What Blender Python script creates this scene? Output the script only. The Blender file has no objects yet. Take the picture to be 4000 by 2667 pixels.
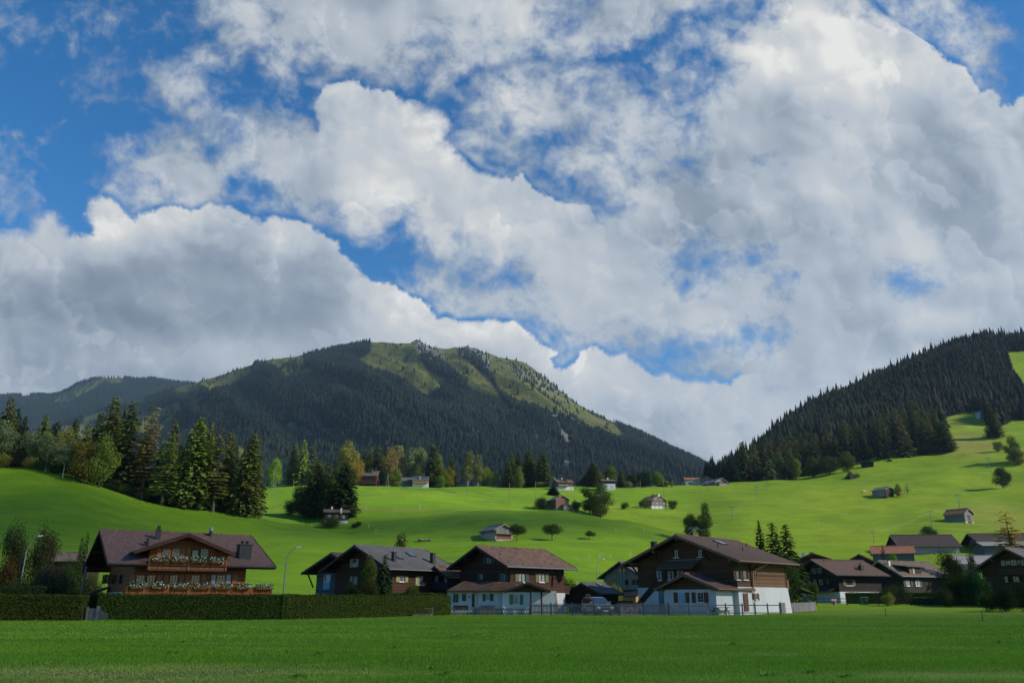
# Alpine village meadow: procedural scene (bpy, Blender 4.5)
import bpy, math, random
import numpy as np
from mathutils import Vector, Matrix
R = math.radians
SC = bpy.context.scene
COL = SC.collection

# ------------------------------------------------------------------ camera
FPX = 3111.0                       # focal length in photo pixels (4000 wide)
CAMH = 1.6
PITCH = math.atan((2335 - 1333.5) / FPX)
SP, CP = math.sin(PITCH), math.cos(PITCH)
cam = bpy.data.cameras.new("camera")
cam.sensor_width = 36.0
cam.lens = FPX / 4000 * 36.0
cam.clip_start = 0.5
cam.clip_end = 90000
camo = bpy.data.objects.new("camera", cam)
COL.objects.link(camo)
camo.location = (0, 0, CAMH)
camo.rotation_euler = (math.pi / 2 + PITCH, 0, 0)
SC.camera = camo
# ------------------------------------------------------------------ world, sun, exposure
SUN_EL, SUN_AZ = 31.0, 104.0       # azimuth clockwise from +Y
SKY_STRENGTH = 0.105
SUN_STRENGTH = 4.6
EXPOSURE = 0.32
HAZE = 0.000042
w = bpy.data.worlds.new("World")
SC.world = w
w.use_nodes = True
wn = w.node_tree
bg = wn.nodes["Background"]
sky = wn.nodes.new("ShaderNodeTexSky")
sky.sky_type = 'NISHITA'
sky.sun_disc = False
sky.sun_elevation = R(SUN_EL)
sky.sun_rotation = R(SUN_AZ)
sky.altitude = 1100
sky.air_density = 1.0
sky.dust_density = 0.3
sky.ozone_density = 2.5
hs = wn.nodes.new("ShaderNodeHueSaturation")
hs.inputs['Saturation'].default_value = 1.38
hs.inputs['Value'].default_value = 1.12
wn.links.new(sky.outputs[0], hs.inputs['Color'])
wn.links.new(hs.outputs[0], bg.inputs[0])
bg.inputs[1].default_value = SKY_STRENGTH
sl = bpy.data.lights.new("sun", 'SUN')
sl.energy = SUN_STRENGTH
sl.angle = R(0.6)
sl.color = (1.0, 0.93, 0.80)
so = bpy.data.objects.new("sun", sl)
COL.objects.link(so)
SUNV = Vector((math.sin(R(SUN_AZ)) * math.cos(R(SUN_EL)), math.cos(R(SUN_AZ)) * math.cos(R(SUN_EL)), math.sin(R(SUN_EL))))
so.rotation_euler = SUNV.to_track_quat('Z', 'Y').to_euler()
so.location = (200, -100, 300)
SC.view_settings.view_transform = 'Standard'
SC.view_settings.look = 'None'
SC.view_settings.gamma = 1.0
SC.view_settings.exposure = EXPOSURE
SC.render.engine = 'CYCLES'
SC.cycles.max_bounces = 6
SC.cycles.transparent_max_bounces = 16
SC.cycles.volume_bounces = 0
SC.cycles.use_denoising = True
SC.cycles.caustics_reflective = False
SC.cycles.caustics_refractive = False

# ------------------------------------------------------------------ camera maths
def ray(px, py):
    a = (px - 2000) / FPX
    b = (1333.5 - py) / FPX
    return a, CP - b * SP, SP + b * CP
def at(px, py, D):
    """world point seen at photo pixel (px,py) at forward distance y=D"""
    a, y, z = ray(px, py)
    t = D / y
    return Vector((a * t, D, CAMH + z * t))
def to_px(x, y, z):
    z = z - CAMH
    zc = y * CP + z * SP
    yc = -y * SP + z * CP
    zc = np.maximum(zc, 1e-3)
    return 2000 + FPX * x / zc, 1333.5 - FPX * yc / zc

# ------------------------------------------------------------------ numpy noise
def _lattice(seed, n=256):
    return np.random.RandomState(seed).rand(n, n)
_LAT = {}
def vnoise(x, y, seed=0):
    if seed not in _LAT:
        _LAT[seed] = _lattice(seed)
    L = _LAT[seed]
    xi = np.floor(x).astype(int)
    yi = np.floor(y).astype(int)
    fx = x - xi
    fy = y - yi
    fx = fx * fx * (3 - 2 * fx)
    fy = fy * fy * (3 - 2 * fy)
    a = L[xi % 256, yi % 256]
    b = L[(xi + 1) % 256, yi % 256]
    c = L[xi % 256, (yi + 1) % 256]
    d = L[(xi + 1) % 256, (yi + 1) % 256]
    return (a * (1 - fx) + b * fx) * (1 - fy) + (c * (1 - fx) + d * fx) * fy
def fbm(x, y, seed=0, octv=4, gain=0.5):
    s = 0
    amp = 1
    tot = 0
    for i in range(octv):
        s = s + amp * (vnoise(x * 2 ** i + 17.3 * i, y * 2 ** i - 9.1 * i, seed + i) - 0.5)
        tot += amp
        amp *= gain
    return s / tot * 2
def inpoly(x, y, poly):
    ins = np.zeros(np.shape(x), bool)
    n = len(poly)
    for i in range(n):
        x0, y0 = poly[i]
        x1, y1 = poly[(i + 1) % n]
        c = ((y0 > y) != (y1 > y))
        with np.errstate(divide='ignore', invalid='ignore'):
            xx = (x1 - x0) * (y - y0) / ((y1 - y0) if y1 != y0 else 1e-9) + x0
        ins ^= c & (x < xx)
    return ins
def segdist(x, y, pts, closed=True):
    d = np.full(np.shape(x), 1e9)
    n = len(pts)
    for i in range(n if closed else n - 1):
        x0, y0 = pts[i]
        x1, y1 = pts[(i + 1) % n]
        dx, dy = x1 - x0, y1 - y0
        t = np.clip(((x - x0) * dx + (y - y0) * dy) / (dx * dx + dy * dy + 1e-9), 0, 1)
        d = np.minimum(d, np.hypot(x - x0 - t * dx, y - y0 - t * dy))
    return d
def sdf(x, y, poly):
    d = segdist(x, y, poly)
    return np.where(inpoly(x, y, poly), d, -d)

# ------------------------------------------------------------------ objects
def link(o, parent=None):
    COL.objects.link(o)
    if parent is not None:
        o.parent = parent
    return o
def tag(o, label=None, cat=None, group=None, kind=None):
    if label: o['label'] = label
    if cat: o['category'] = cat
    if group: o['group'] = group
    if kind: o['kind'] = kind
    return o
def empty(name, loc, rz=0.0):
    o = bpy.data.objects.new(name, None)
    o.empty_display_size = 0.5
    o.location = loc
    o.rotation_euler = (0, 0, rz)
    return link(o)
def fast_mesh(name, V, F, mat=None, smooth=False):
    """V (n,3) array, F (m,k) array of constant k"""
    V = np.asarray(V, dtype=np.float32)
    F = np.asarray(F, dtype=np.int32)
    me = bpy.data.meshes.new(name)
    m, k = F.shape
    me.vertices.add(len(V))
    me.vertices.foreach_set("co", V.ravel())
    me.loops.add(m * k)
    me.loops.foreach_set("vertex_index", F.ravel())
    me.polygons.add(m)
    me.polygons.foreach_set("loop_start", np.arange(0, m * k, k, dtype=np.int32))
    me.update(calc_edges=True)
    if smooth:
        me.polygons.foreach_set("use_smooth", np.ones(m, bool))
    if mat: me.materials.append(mat)
    return me
class MB:
    def __init__(s):
        s.v = []
        s.f = []
    def add(s, vs, fs):
        n = len(s.v)
        s.v += [tuple(p) for p in vs]
        s.f += [tuple(i + n for i in f) for f in fs]
        return s
    def box(s, x0, x1, y0, y1, z0, z1):
        vs = [(x0, y0, z0), (x1, y0, z0), (x1, y1, z0), (x0, y1, z0), (x0, y0, z1), (x1, y0, z1), (x1, y1, z1), (x0, y1, z1)]
        return s.add(vs, [(0, 3, 2, 1), (4, 5, 6, 7), (0, 1, 5, 4), (1, 2, 6, 5), (2, 3, 7, 6), (3, 0, 4, 7)])
    def bar(s, p, q, wd, h=None, up=(0, 0, 1)):
        """rectangular bar from p to q"""
        h = wd if h is None else h
        p = Vector(p); q = Vector(q)
        d = (q - p)
        if d.length < 1e-6: return s
        d.normalize()
        u = Vector(up)
        if abs(d.dot(u)) > 0.98: u = Vector((1, 0, 0))
        a = d.cross(u).normalized() * (wd / 2)
        b = a.cross(d).normalized() * (h / 2)
        vs = [p - a - b, p + a - b, p + a + b, p - a + b, q - a - b, q + a - b, q + a + b, q - a + b]
        return s.add(vs, [(0, 1, 2, 3), (7, 6, 5, 4), (0, 4, 5, 1), (1, 5, 6, 2), (2, 6, 7, 3), (3, 7, 4, 0)])
    def tube(s, pts, rs, n=8, cap=True):
        base = len(s.v)
        pts = [Vector(p) for p in pts]
        for i, p in enumerate(pts):
            d = (pts[min(i + 1, len(pts) - 1)] - pts[max(i - 1, 0)])
            d = d.normalized() if d.length > 1e-6 else Vector((0, 0, 1))
            u = Vector((1, 0, 0)) if abs(d.x) < 0.9 else Vector((0, 1, 0))
            a = d.cross(u).normalized(); b = d.cross(a)
            r = rs[i] if hasattr(rs, '__len__') else rs
            for k in range(n):
                t = 2 * math.pi * k / n
                s.v.append(tuple(p + a * math.cos(t) * r + b * math.sin(t) * r))
        for i in range(len(pts) - 1):
            for k in range(n):
                k2 = (k + 1) % n
                s.f.append((base + i * n + k, base + i * n + k2, base + (i + 1) * n + k2, base + (i + 1) * n + k))
        if cap:
            s.f.append(tuple(base + k for k in range(n))[::-1])
            s.f.append(tuple(base + (len(pts) - 1) * n + k for k in range(n)))
        return s
    def prism(s, poly, axis, a0, a1):
        """extrude 2D poly; axis 'x': poly=(y,z); 'y': poly=(x,z); 'z': poly=(x,y)"""
        def mk(p, a):
            return (a, p[0], p[1]) if axis == 'x' else ((p[0], a, p[1]) if axis == 'y' else (p[0], p[1], a))
        n = len(poly)
        vs = [mk(p, a0) for p in poly] + [mk(p, a1) for p in poly]
        fs = [tuple(range(n))[::-1], tuple(range(n, 2 * n))]
        for i in range(n):
            j = (i + 1) % n
            fs.append((i, j, n + j, n + i))
        return s.add(vs, fs)
    def ball(s, c, r, seg=10, rings=7, sz=1.0):
        c = Vector(c); base = len(s.v)
        for i in range(rings + 1):
            ph = math.pi * i / rings
            for k in range(seg):
                t = 2 * math.pi * k / seg
                s.v.append((c.x + r * math.sin(ph) * math.cos(t), c.y + r * math.sin(ph) * math.sin(t), c.z + r * sz * math.cos(ph)))
        for i in range(rings):
            for k in range(seg):
                k2 = (k + 1) % seg
                s.f.append((base + i * seg + k, base + (i + 1) * seg + k, base + (i + 1) * seg + k2, base + i * seg + k2))
        return s
    def build(s, name, mat, parent=None, smooth=False):
        me = bpy.data.meshes.new(name)
        me.from_pydata(s.v, [], s.f)
        me.update()
        import bmesh
        bm = bmesh.new(); bm.from_mesh(me)
        bmesh.ops.recalc_face_normals(bm, faces=bm.faces)
        bm.to_mesh(me); bm.free()
        if smooth:
            for p in me.polygons: p.use_smooth = True
        me.materials.append(mat)
        return link(bpy.data.objects.new(name, me), parent)

# ------------------------------------------------------------------ materials
def newmat(name):
    m = bpy.data.materials.new(name)
    m.use_nodes = True
    nt = m.node_tree
    b = nt.nodes["Principled BSDF"]
    return m, nt, b
def N(nt, t, **k):
    n = nt.nodes.new(t)
    for a, v in k.items(): setattr(n, a, v)
    return n
def ramp(nt, fac, stops, interp='LINEAR'):
    r = N(nt, 'ShaderNodeValToRGB')
    r.color_ramp.interpolation = interp
    e = r.color_ramp.elements
    while len(e) > 1: e.remove(e[-1])
    for i, (p, c) in enumerate(stops):
        el = e[0] if i == 0 else e.new(p)
        el.position = p
        el.color = (*c, 1) if len(c) == 3 else c
    nt.links.new(fac, r.inputs[0])
    return r.outputs[0]
def noise(nt, vec, scale, detail=4, rough=0.55, dist=0.0):
    n = N(nt, 'ShaderNodeTexNoise')
    n.inputs['Scale'].default_value = scale
    n.inputs['Detail'].default_value = detail
    n.inputs['Roughness'].default_value = rough
    n.inputs['Distortion'].default_value = dist
    nt.links.new(vec, n.inputs['Vector'])
    return n.outputs['Fac']
def mapping(nt, vec, scale=(1, 1, 1), rot=(0, 0, 0)):
    m = N(nt, 'ShaderNodeMapping')
    m.inputs['Scale'].default_value = scale
    m.inputs['Rotation'].default_value = rot
    nt.links.new(vec, m.inputs['Vector'])
    return m.outputs[0]
def math_(nt, op, a, b=None, clamp=False):
    n = N(nt, 'ShaderNodeMath', operation=op)
    n.use_clamp = clamp
    for i, v in enumerate((a, b)):
        if v is None: continue
        if isinstance(v, (int, float)): n.inputs[i].default_value = v
        else: nt.links.new(v, n.inputs[i])
    return n.outputs[0]
def mixc(nt, fac, a, b, mode='MIX'):
    n = N(nt, 'ShaderNodeMix', data_type='RGBA', blend_type=mode)
    for i, v in ((0, fac), (6, a), (7, b)):
        if isinstance(v, (int, float)): n.inputs[i].default_value = v
        elif isinstance(v, tuple): n.inputs[i].default_value = (*v, 1) if len(v) == 3 else v
        else: nt.links.new(v, n.inputs[i])
    return n.outputs[2]
def bump(nt, b, h, strength=0.4, dist=0.05):
    n = N(nt, 'ShaderNodeBump')
    n.inputs['Strength'].default_value = strength
    n.inputs['Distance'].default_value = dist
    nt.links.new(h, n.inputs['Height'])
    nt.links.new(n.outputs[0], b.inputs['Normal'])
def plain(name, col, rough=0.7, var=0.12, scale=1.5, metal=0.0, spec=0.3):
    m, nt, b = newmat(name)
    tc = N(nt, 'ShaderNodeTexCoord').outputs['Object']
    f = noise(nt, tc, scale, 5)
    lo = tuple(c * (1 - var) for c in col); hi = tuple(min(1, c * (1 + var)) for c in col)
    c = ramp(nt, f, [(0.3, lo), (0.7, hi)])
    nt.links.new(c, b.inputs['Base Color'])
    b.inputs['Roughness'].default_value = rough
    b.inputs['Metallic'].default_value = metal
    b.inputs['Specular IOR Level'].default_value = spec
    return m
def wood(name, col, pitch=0.16, vertical=False, var=0.35, rough=0.75, grey=0.0):
    """boards: horizontal (height only) or vertical boards (x+y)"""
    m, nt, b = newmat(name)
    tc = N(nt, 'ShaderNodeTexCoord').outputs['Object']
    sep = N(nt, 'ShaderNodeSeparateXYZ'); nt.links.new(tc, sep.inputs[0])
    if vertical: co = math_(nt, 'ADD', sep.outputs[0], sep.outputs[1])
    else: co = sep.outputs[2]
    s = math_(nt, 'DIVIDE', co, pitch)
    fr = math_(nt, 'FRACT', s)
    idx = math_(nt, 'FLOOR', s)
    wn_ = N(nt, 'ShaderNodeTexWhiteNoise', noise_dimensions='1D'); nt.links.new(idx, wn_.inputs['W'])
    groove = math_(nt, 'LESS_THAN', math_(nt, 'ABSOLUTE', math_(nt, 'SUBTRACT', fr, 0.5)), 0.44)
    st = (0.6, 0.6, 9) if not vertical else (9, 9, 0.6)
    grain = noise(nt, mapping(nt, tc, st), 1.6, 5, 0.6)
    big = noise(nt, tc, 0.35, 4)
    v = math_(nt, 'ADD', math_(nt, 'MULTIPLY', wn_.outputs[0], 0.35), math_(nt, 'ADD', math_(nt, 'MULTIPLY', grain, 0.4), math_(nt, 'MULTIPLY', big, 0.4)))
    lo = tuple(c * (1 - var) for c in col); hi = tuple(c * (1 + var) for c in col)
    c = ramp(nt, v, [(0.3, lo), (0.85, hi)])
    if grey: c = mixc(nt, ramp(nt, big, [(0.42, (0, 0, 0)), (0.62, (grey,) * 3)]), c, (0.22, 0.2, 0.18))
    c = mixc(nt, groove, tuple(x * 0.3 for x in col), c)
    nt.links.new(c, b.inputs['Base Color'])
    b.inputs['Roughness'].default_value = rough
    b.inputs['Specular IOR Level'].default_value = 0.2
    bump(nt, b, groove, 0.6, 0.02)
    return m
def tiles(name, col, col2, row=0.33, wid=0.25, var=0.3, moss=0.0, rough=0.7, lift=0.5):
    """roof tiles in courses: object x along ridge, y down the slope"""
    m, nt, b = newmat(name)
    tc = N(nt, 'ShaderNodeTexCoord').outputs['Object']
    sep = N(nt, 'ShaderNodeSeparateXYZ'); nt.links.new(tc, sep.inputs[0])
    ay = math_(nt, 'ABSOLUTE', sep.outputs[1])
    cmb = N(nt, 'ShaderNodeCombineXYZ'); nt.links.new(sep.outputs[0], cmb.inputs[0]); nt.links.new(ay, cmb.inputs[1])
    br = N(nt, 'ShaderNodeTexBrick')
    nt.links.new(cmb.outputs[0], br.inputs['Vector'])
    br.inputs['Scale'].default_value = 1.0
    br.inputs['Brick Width'].default_value = wid
    br.inputs['Row Height'].default_value = row
    br.inputs['Mortar Size'].default_value = row * 0.07
    br.inputs['Mortar Smooth'].default_value = 0.3
    br.inputs['Color1'].default_value = (*[c * (1 - var) for c in col], 1)
    br.inputs['Color2'].default_value = (*[c * (1 + var) for c in col], 1)
    br.inputs['Mortar'].default_value = (*[c * 0.35 for c in col], 1)
    big = noise(nt, tc, 0.5, 6, 0.65)
    c = mixc(nt, ramp(nt, big, [(0.35, (0, 0, 0)), (0.7, (0.8, 0.8, 0.8))]), br.outputs['Color'], col2)
    c = mixc(nt, 0.45, c, br.outputs['Color'])
    if moss:
        mo = noise(nt, tc, 1.3, 6, 0.7)
        c = mixc(nt, ramp(nt, mo, [(0.5, (0, 0, 0)), (0.66, (moss,) * 3)]), c, (0.05, 0.06, 0.02))
    nt.links.new(c, b.inputs['Base Color'])
    b.inputs['Roughness'].default_value = min(1, rough + .15)
    b.inputs['Specular IOR Level'].default_value = 0.08
    saw = math_(nt, 'FRACT', math_(nt, 'DIVIDE', ay, row))
    bump(nt, b, saw, lift, 0.05)
    return m
def leafmat(name, trans=0.25, hue=0.02):
    """foliage: tint from the object's own colour, varied per clump"""
    m, nt, b = newmat(name)
    nt.nodes.remove(b)
    out = nt.nodes["Material Output"]
    oi = N(nt, 'ShaderNodeObjectInfo')
    tc = N(nt, 'ShaderNodeTexCoord').outputs['Object']
    g = N(nt, 'ShaderNodeNewGeometry')
    f = noise(nt, tc, 9.0, 3)
    f2 = math_(nt, 'ADD', math_(nt, 'MULTIPLY', f, 0.9), math_(nt, 'MULTIPLY', g.outputs['Random Per Island'], 0.55))
    v = ramp(nt, f2, [(0.3, (0.45,) * 3), (0.7, (1.0,) * 3), (1.1, (1.6,) * 3)])
    c = mixc(nt, 1.0, oi.outputs['Color'], v, 'MULTIPLY')
    h = N(nt, 'ShaderNodeHueSaturation')
    hv = math_(nt, 'ADD', 0.5 - hue, math_(nt, 'MULTIPLY', g.outputs['Random Per Island'], hue * 2))
    nt.links.new(hv, h.inputs['Hue'])
    nt.links.new(c, h.inputs['Color'])
    d = N(nt, 'ShaderNodeBsdfDiffuse'); t = N(nt, 'ShaderNodeBsdfTranslucent')
    nt.links.new(h.outputs[0], d.inputs[0]); nt.links.new(h.outputs[0], t.inputs[0])
    mx = N(nt, 'ShaderNodeMixShader'); mx.inputs[0].default_value = trans
    nt.links.new(d.outputs[0], mx.inputs[1]); nt.links.new(t.outputs[0], mx.inputs[2])
    nt.links.new(mx.outputs[0], out.inputs[0])
    return m
# clouds: outlines of the main cloud masses
CLOUD_GAIN = 1.0
CLOUD_STOPS = [(0.10, (0.150, 0.185, 0.240)), (0.36, (0.245, 0.290, 0.345)), (0.60, (0.385, 0.425, 0.470)), (0.85, (0.52, 0.53, 0.53)), (1.0, (0.67, 0.66, 0.635))]
Z4 = lambda pts: [(2000 + a * .8503, 700 + b * .8503) for a, b in pts]
Z3 = lambda pts: [(a * .8503, 700 + b * .8503) for a, b in pts]
Z2 = lambda pts: [(2000 + a * .8503, b * .8503) for a, b in pts]
Z1 = lambda pts: [(a * .8503, b * .8503) for a, b in pts]
bank_top = [(-900, 1050), (-300, 900)] + Z3([(0, 245), (60, 240), (140, 235), (145, 175), (240, 160), (320, 210), (325, 250), (430, 260), (430, 215), (395, 160), (430, 95), (470, 82), (540, 110), (575, 170), (605, 190), (622, 200), (640, 170), (690, 150), (730, 130), (830, 130), (880, 150), (960, 120), (1060, 130), (1110, 160), (1200, 195), (1270, 170), (1380, 185), (1430, 215), (1520, 265), (1550, 290), (1555, 340), (1600, 370), (1650, 415), (1680, 450), (1760, 480), (1800, 475), (1870, 530), (1930, 550), (1980, 600), (2010, 640), (2050, 625), (2100, 650), (2200, 645), (2300, 650)]) + Z4([(0, 650), (60, 690), (100, 715), (130, 750), (180, 780), (205, 800), (180, 825), (195, 860), (230, 870), (290, 830), (330, 790), (380, 765), (450, 800), (520, 805), (580, 840), (640, 890), (700, 900), (780, 915), (850, 925), (900, 935), (1000, 935), (1040, 900)])
mid_top = Z1([(1460, 600), (1445, 480), (1500, 390), (1610, 370), (1700, 410), (1790, 420), (1850, 470), (1920, 480), (1960, 505), (2040, 520), (2070, 600), (2045, 640), (2110, 700), (2200, 780), (2352, 830)]) + Z2([(50, 800), (90, 860), (150, 890), (230, 935)])
right_top = Z2([(1930, 210), (2000, 270), (2080, 310), (2130, 400), (2150, 430), (2200, 410), (2230, 440), (2250, 480), (2300, 480), (2352, 445), (2500, 380), (2900, 300)])
p7 = Z2([(1150, -300), (1150, 0), (1130, 80), (970, 180), (970, 260), (1000, 330), (960, 390), (880, 450), (880, 520), (890, 600), (900, 640), (865, 690)])
clouds = [  # polygon, edge width in px
    (bank_top + [(3600, 1400), (4900, 1300), (4900, 2700), (-900, 2700)], 60),
    (mid_top + [(2300, 800), (2450, 1100), (2300, 1500), (1700, 1100), (1000, 700), (1030, 520)], 70),
    (p7 + [(2300, 830), (1500, 950), (1700, 1300), (3600, 1700), (4900, 1700)] + right_top[::-1], 90),
    (Z1([(730, 330), (790, 340), (900, 370), (1000, 430), (1120, 470), (1250, 490), (1380, 550), (1480, 580), (1600, 900), (1220, 930), (1130, 880), (1130, 800), (1050, 760), (1060, 660), (960, 620), (890, 560), (800, 480), (740, 430)]), 170),
    (Z1([(850, 300), (930, 250), (1000, 240), (1050, 280), (960, 320), (900, 360), (840, 350)]), 200),
    (Z1([(1200, 280), (1270, 260), (1310, 300), (1290, 340), (1230, 350)]), 150),
    (Z1([(540, 700), (640, 650), (770, 600), (900, 600), (880, 670), (850, 690), (950, 750), (1025, 760), (1035, 850), (1040, 930), (960, 960), (850, 940), (700, 930), (590, 910), (490, 860), (560, 850)]), 130),
    (Z1([(960, -300), (960, 0), (940, 80), (1010, 150), (1080, 210), (1170, 200), (1210, 110), (1250, 170), (1290, 220), (1400, 240), (1480, 270), (1500, 350), (1600, 350), (1740, 400), (1850, 370), (1940, 290), (2010, 260), (2000, 400), (2060, 390), (2130, 300), (2230, 260), (2352, 240)]) + Z2([(60, 230), (200, 260), (330, 230), (420, 240), (560, 200), (640, 120), (750, 60), (900, 120), (960, 180), (1130, 0), (1150, -300)]), 140),
    (Z1([(2130, 450), (2200, 370), (2352, 310)]) + Z2([(120, 290), (300, 330), (480, 345), (560, 420), (650, 490), (700, 570), (780, 600), (830, 620), (900, 700), (600, 1000), (280, 900), (270, 800), (210, 720), (280, 600), (230, 560), (150, 590), (130, 650), (0, 740)]) + Z1([(2290, 710), (2280, 640), (2160, 660)]), 130),
    (Z2([(560, 280), (700, 200), (830, 120), (870, 160), (800, 260), (900, 310), (920, 400), (800, 440), (640, 400)]), 230),
    (Z2([(740, 480), (860, 450), (900, 500), (800, 520)]), 150),
    (Z2([(1700, -200), (2080, -60), (2150, 60), (2240, 100), (2230, 180), (2180, 240), (2090, 310), (1960, 260), (1800, 100)]), 150),
    (Z1([(100, -100), (240, 30), (330, 70), (470, 130), (480, 190), (400, 220), (330, 230), (230, 260), (130, 160), (80, 60)]), 420),
    (Z1([(660, -80), (860, -20), (880, 100), (840, 150), (760, 90)]), 420),
    (Z1([(10, 720), (80, 695), (135, 740), (120, 790), (40, 800)]), 200),
    (Z1([(-200, 780), (20, 830), (110, 860), (190, 920), (150, 1010), (30, 980), (-200, 960)]), 150),
]
holes = [
    (Z3([(1040, 20), (1050, 60), (1130, 75), (1220, 100), (1330, 115), (1450, 150), (1560, 210), (1650, 260), (1740, 270), (1760, 200), (1830, 178), (1890, 250), (1960, 310), (2100, 370), (2352, 420), (2380, 470), (2200, 470), (2040, 440), (1960, 470), (1990, 540), (2030, 590), (2100, 612), (2352, 620), (2352, 660), (2200, 655), (2100, 655), (2050, 625), (2010, 640), (1980, 600), (1870, 530), (1800, 475), (1680, 450), (1600, 370), (1555, 340), (1550, 290), (1430, 215), (1270, 170), (1110, 155), (1060, 110)]), 90),
    (Z4([(0, 600), (100, 640), (250, 705), (350, 745), (500, 725), (600, 735), (700, 755), (830, 785), (920, 730), (1050, 710), (1170, 705), (1250, 760), (1200, 785), (1050, 790), (950, 775), (770, 840), (850, 895), (980, 925), (900, 945), (780, 920), (640, 890), (580, 840), (450, 800), (380, 765), (330, 790), (230, 875), (180, 850), (205, 800), (130, 750), (60, 690), (0, 650)]), 80),
    (Z4([(740, 350), (850, 305), (920, 350), (1000, 370), (1110, 350), (1100, 375), (970, 420), (900, 430), (830, 400), (780, 360)]), 110),
    (Z4([(780, 445), (840, 445), (850, 465), (800, 480)]), 60),
    (Z4([(1175, 515), (1240, 450), (1305, 455), (1250, 525), (1190, 535)]), 60),
    (Z4([(1730, 425), (1800, 445), (1920, 490), (1850, 505), (1770, 530), (1745, 480)]), 80),
    (Z4([(60, -20), (260, -40), (420, 30), (400, 80), (240, 125), (200, 90), (100, 45)]), 90),
    (Z2([(-200, 730), (-60, 745), (0, 760), (110, 650), (150, 590), (230, 565), (280, 600), (210, 720), (270, 800), (270, 890), (240, 940), (150, 880), (90, 850), (50, 795), (-10, 815), (-140, 790), (-230, 700)]), 80),
    (Z1([(890, 640), (960, 630), (1050, 670), (1060, 700), (1020, 755), (950, 740), (860, 690)]), 100),
    (Z2([(1560, -60), (1620, 22), (1700, 8), (1720, -60)]), 60),
    (Z2([(490, 130), (640, 140), (600, 230), (620, 300), (560, 330), (420, 240), (440, 210), (520, 220)]), 110),
    (Z2([(790, 60), (890, 40), (960, 90), (900, 130), (820, 100), (700, 130), (700, 90)]), 110),
    (Z2([(180, 60), (280, 30), (360, 60), (300, 110), (200, 110)]), 160),
    (Z2([(300, 440), (420, 400), (520, 440), (580, 520), (500, 560), (400, 520)]), 330),
    (Z2([(1140, 740), (1160, 750), (1150, 775)]), 90),
]
TONES = [
    (1640, 560, 260, 170, .27), (1500, 760, 320, 120, .14), (1250, 640, 120, 260, -.12), (3150, 180, 420, 190, .28), (3450, 330, 260, 150, .22), (3300, 60, 300, 90, .1),
    (3850, 480, 130, 80, .2), (2050, 380, 170, 90, .14), (2450, 520, 200, 90, .08), (2600, 640, 150, 80, .1), (3080, 440, 170, 100, -.17), (3640, 500, 210, 150, -.14),
    (3760, 760, 240, 130, -.22), (3250, 620, 200, 100, .05), (3180, 740, 100, 60, .14), (2800, 700, 300, 100, -.16), (2950, 900, 420, 70, -.16), (2300, 940, 260, 110, -.05),
    (2200, 1150, 420, 90, .10), (2000, 860, 260, 110, .10), (3500, 1180, 130, 60, .16), (3680, 1240, 120, 60, .2), (3620, 1330, 300, 60, -.10), (3150, 1230, 300, 60, -.06), (3850, 1000, 250, 130, -.06),
    (300, 1200, 480, 150, -.26), (560, 1060, 200, 90, -.14), (830, 1020, 170, 150, -.17), (1240, 1100, 180, 110, -.16), (1080, 1230, 300, 90, -.18), (700, 1270, 260, 70, -.14),
    (180, 1000, 140, 90, .14), (430, 900, 110, 90, .2), (680, 860, 130, 50, .12), (1130, 930, 170, 60, .12), (1560, 1230, 120, 90, .22), (1850, 1300, 200, 60, .18),
    (900, 1350, 350, 60, .05), (400, 1430, 700, 110, -.12), (250, 1500, 500, 50, .02), (600, 1480, 250, 60, -.12), (2320, 1450, 130, 90, .15), (2650, 1560, 160, 70, .05),
    (2450, 1640, 260, 110, -.08), (2560, 1740, 130, 50, .12), (2830, 1780, 60, 70, .08), (3000, 1500, 300, 120, -.02), (1250, 60, 400, 150, -.03), (1600, 180, 260, 100, .08), (700, 700, 140, 90, .06), (2050, 60, 200, 80, .08)]
# ------------------------------------------------------------------ sky: cloud layer on a far dome (cloud field computed here)
def pnoise(x, y, seed):
    """gradient noise, about -0.7..0.7"""
    key = ('g', seed)
    if key not in _LAT:
        a = np.random.RandomState(seed).rand(256, 256) * 6.2832
        _LAT[key] = (np.cos(a), np.sin(a))
    gx, gy = _LAT[key]
    xi = np.floor(x).astype(int); yi = np.floor(y).astype(int)
    fx = x - xi; fy = y - yi
    u = fx ** 3 * (fx * (fx * 6 - 15) + 10); v = fy ** 3 * (fy * (fy * 6 - 15) + 10)
    x0, x1, y0, y1 = xi & 255, (xi + 1) & 255, yi & 255, (yi + 1) & 255
    a = gx[x0, y0] * fx + gy[x0, y0] * fy
    b = gx[x1, y0] * (fx - 1) + gy[x1, y0] * fy
    c = gx[x0, y1] * fx + gy[x0, y1] * (fy - 1)
    d = gx[x1, y1] * (fx - 1) + gy[x1, y1] * (fy - 1)
    return (a * (1 - u) + b * u) * (1 - v) + (c * (1 - u) + d * u) * v
def pf(x, y, sc, seed, octv=6, gain=0.5, kind='fbm'):
    s = 0.0; amp = 1.0; tot = 0.0; f = 1.0 / sc
    for i in range(octv):
        ca, sa = math.cos(i * 1.1 + seed), math.sin(i * 1.1 + seed)
        X = (x * ca - y * sa) * f + 31.7 * i; Y = (x * sa + y * ca) * f - 17.9 * i
        n = pnoise(X, Y, seed + i)
        if kind == 'puff': n = 0.42 - np.abs(n) * 2.0     # rounded tops, sharp creases
        else: n = n * 1.5
        s = s + n * amp; tot += amp; amp *= gain; f *= 2.03
    return s / tot
def sstep(a, b, x):
    t = np.clip((x - a) / (b - a), 0, 1)
    return t * t * (3 - 2 * t)
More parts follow.
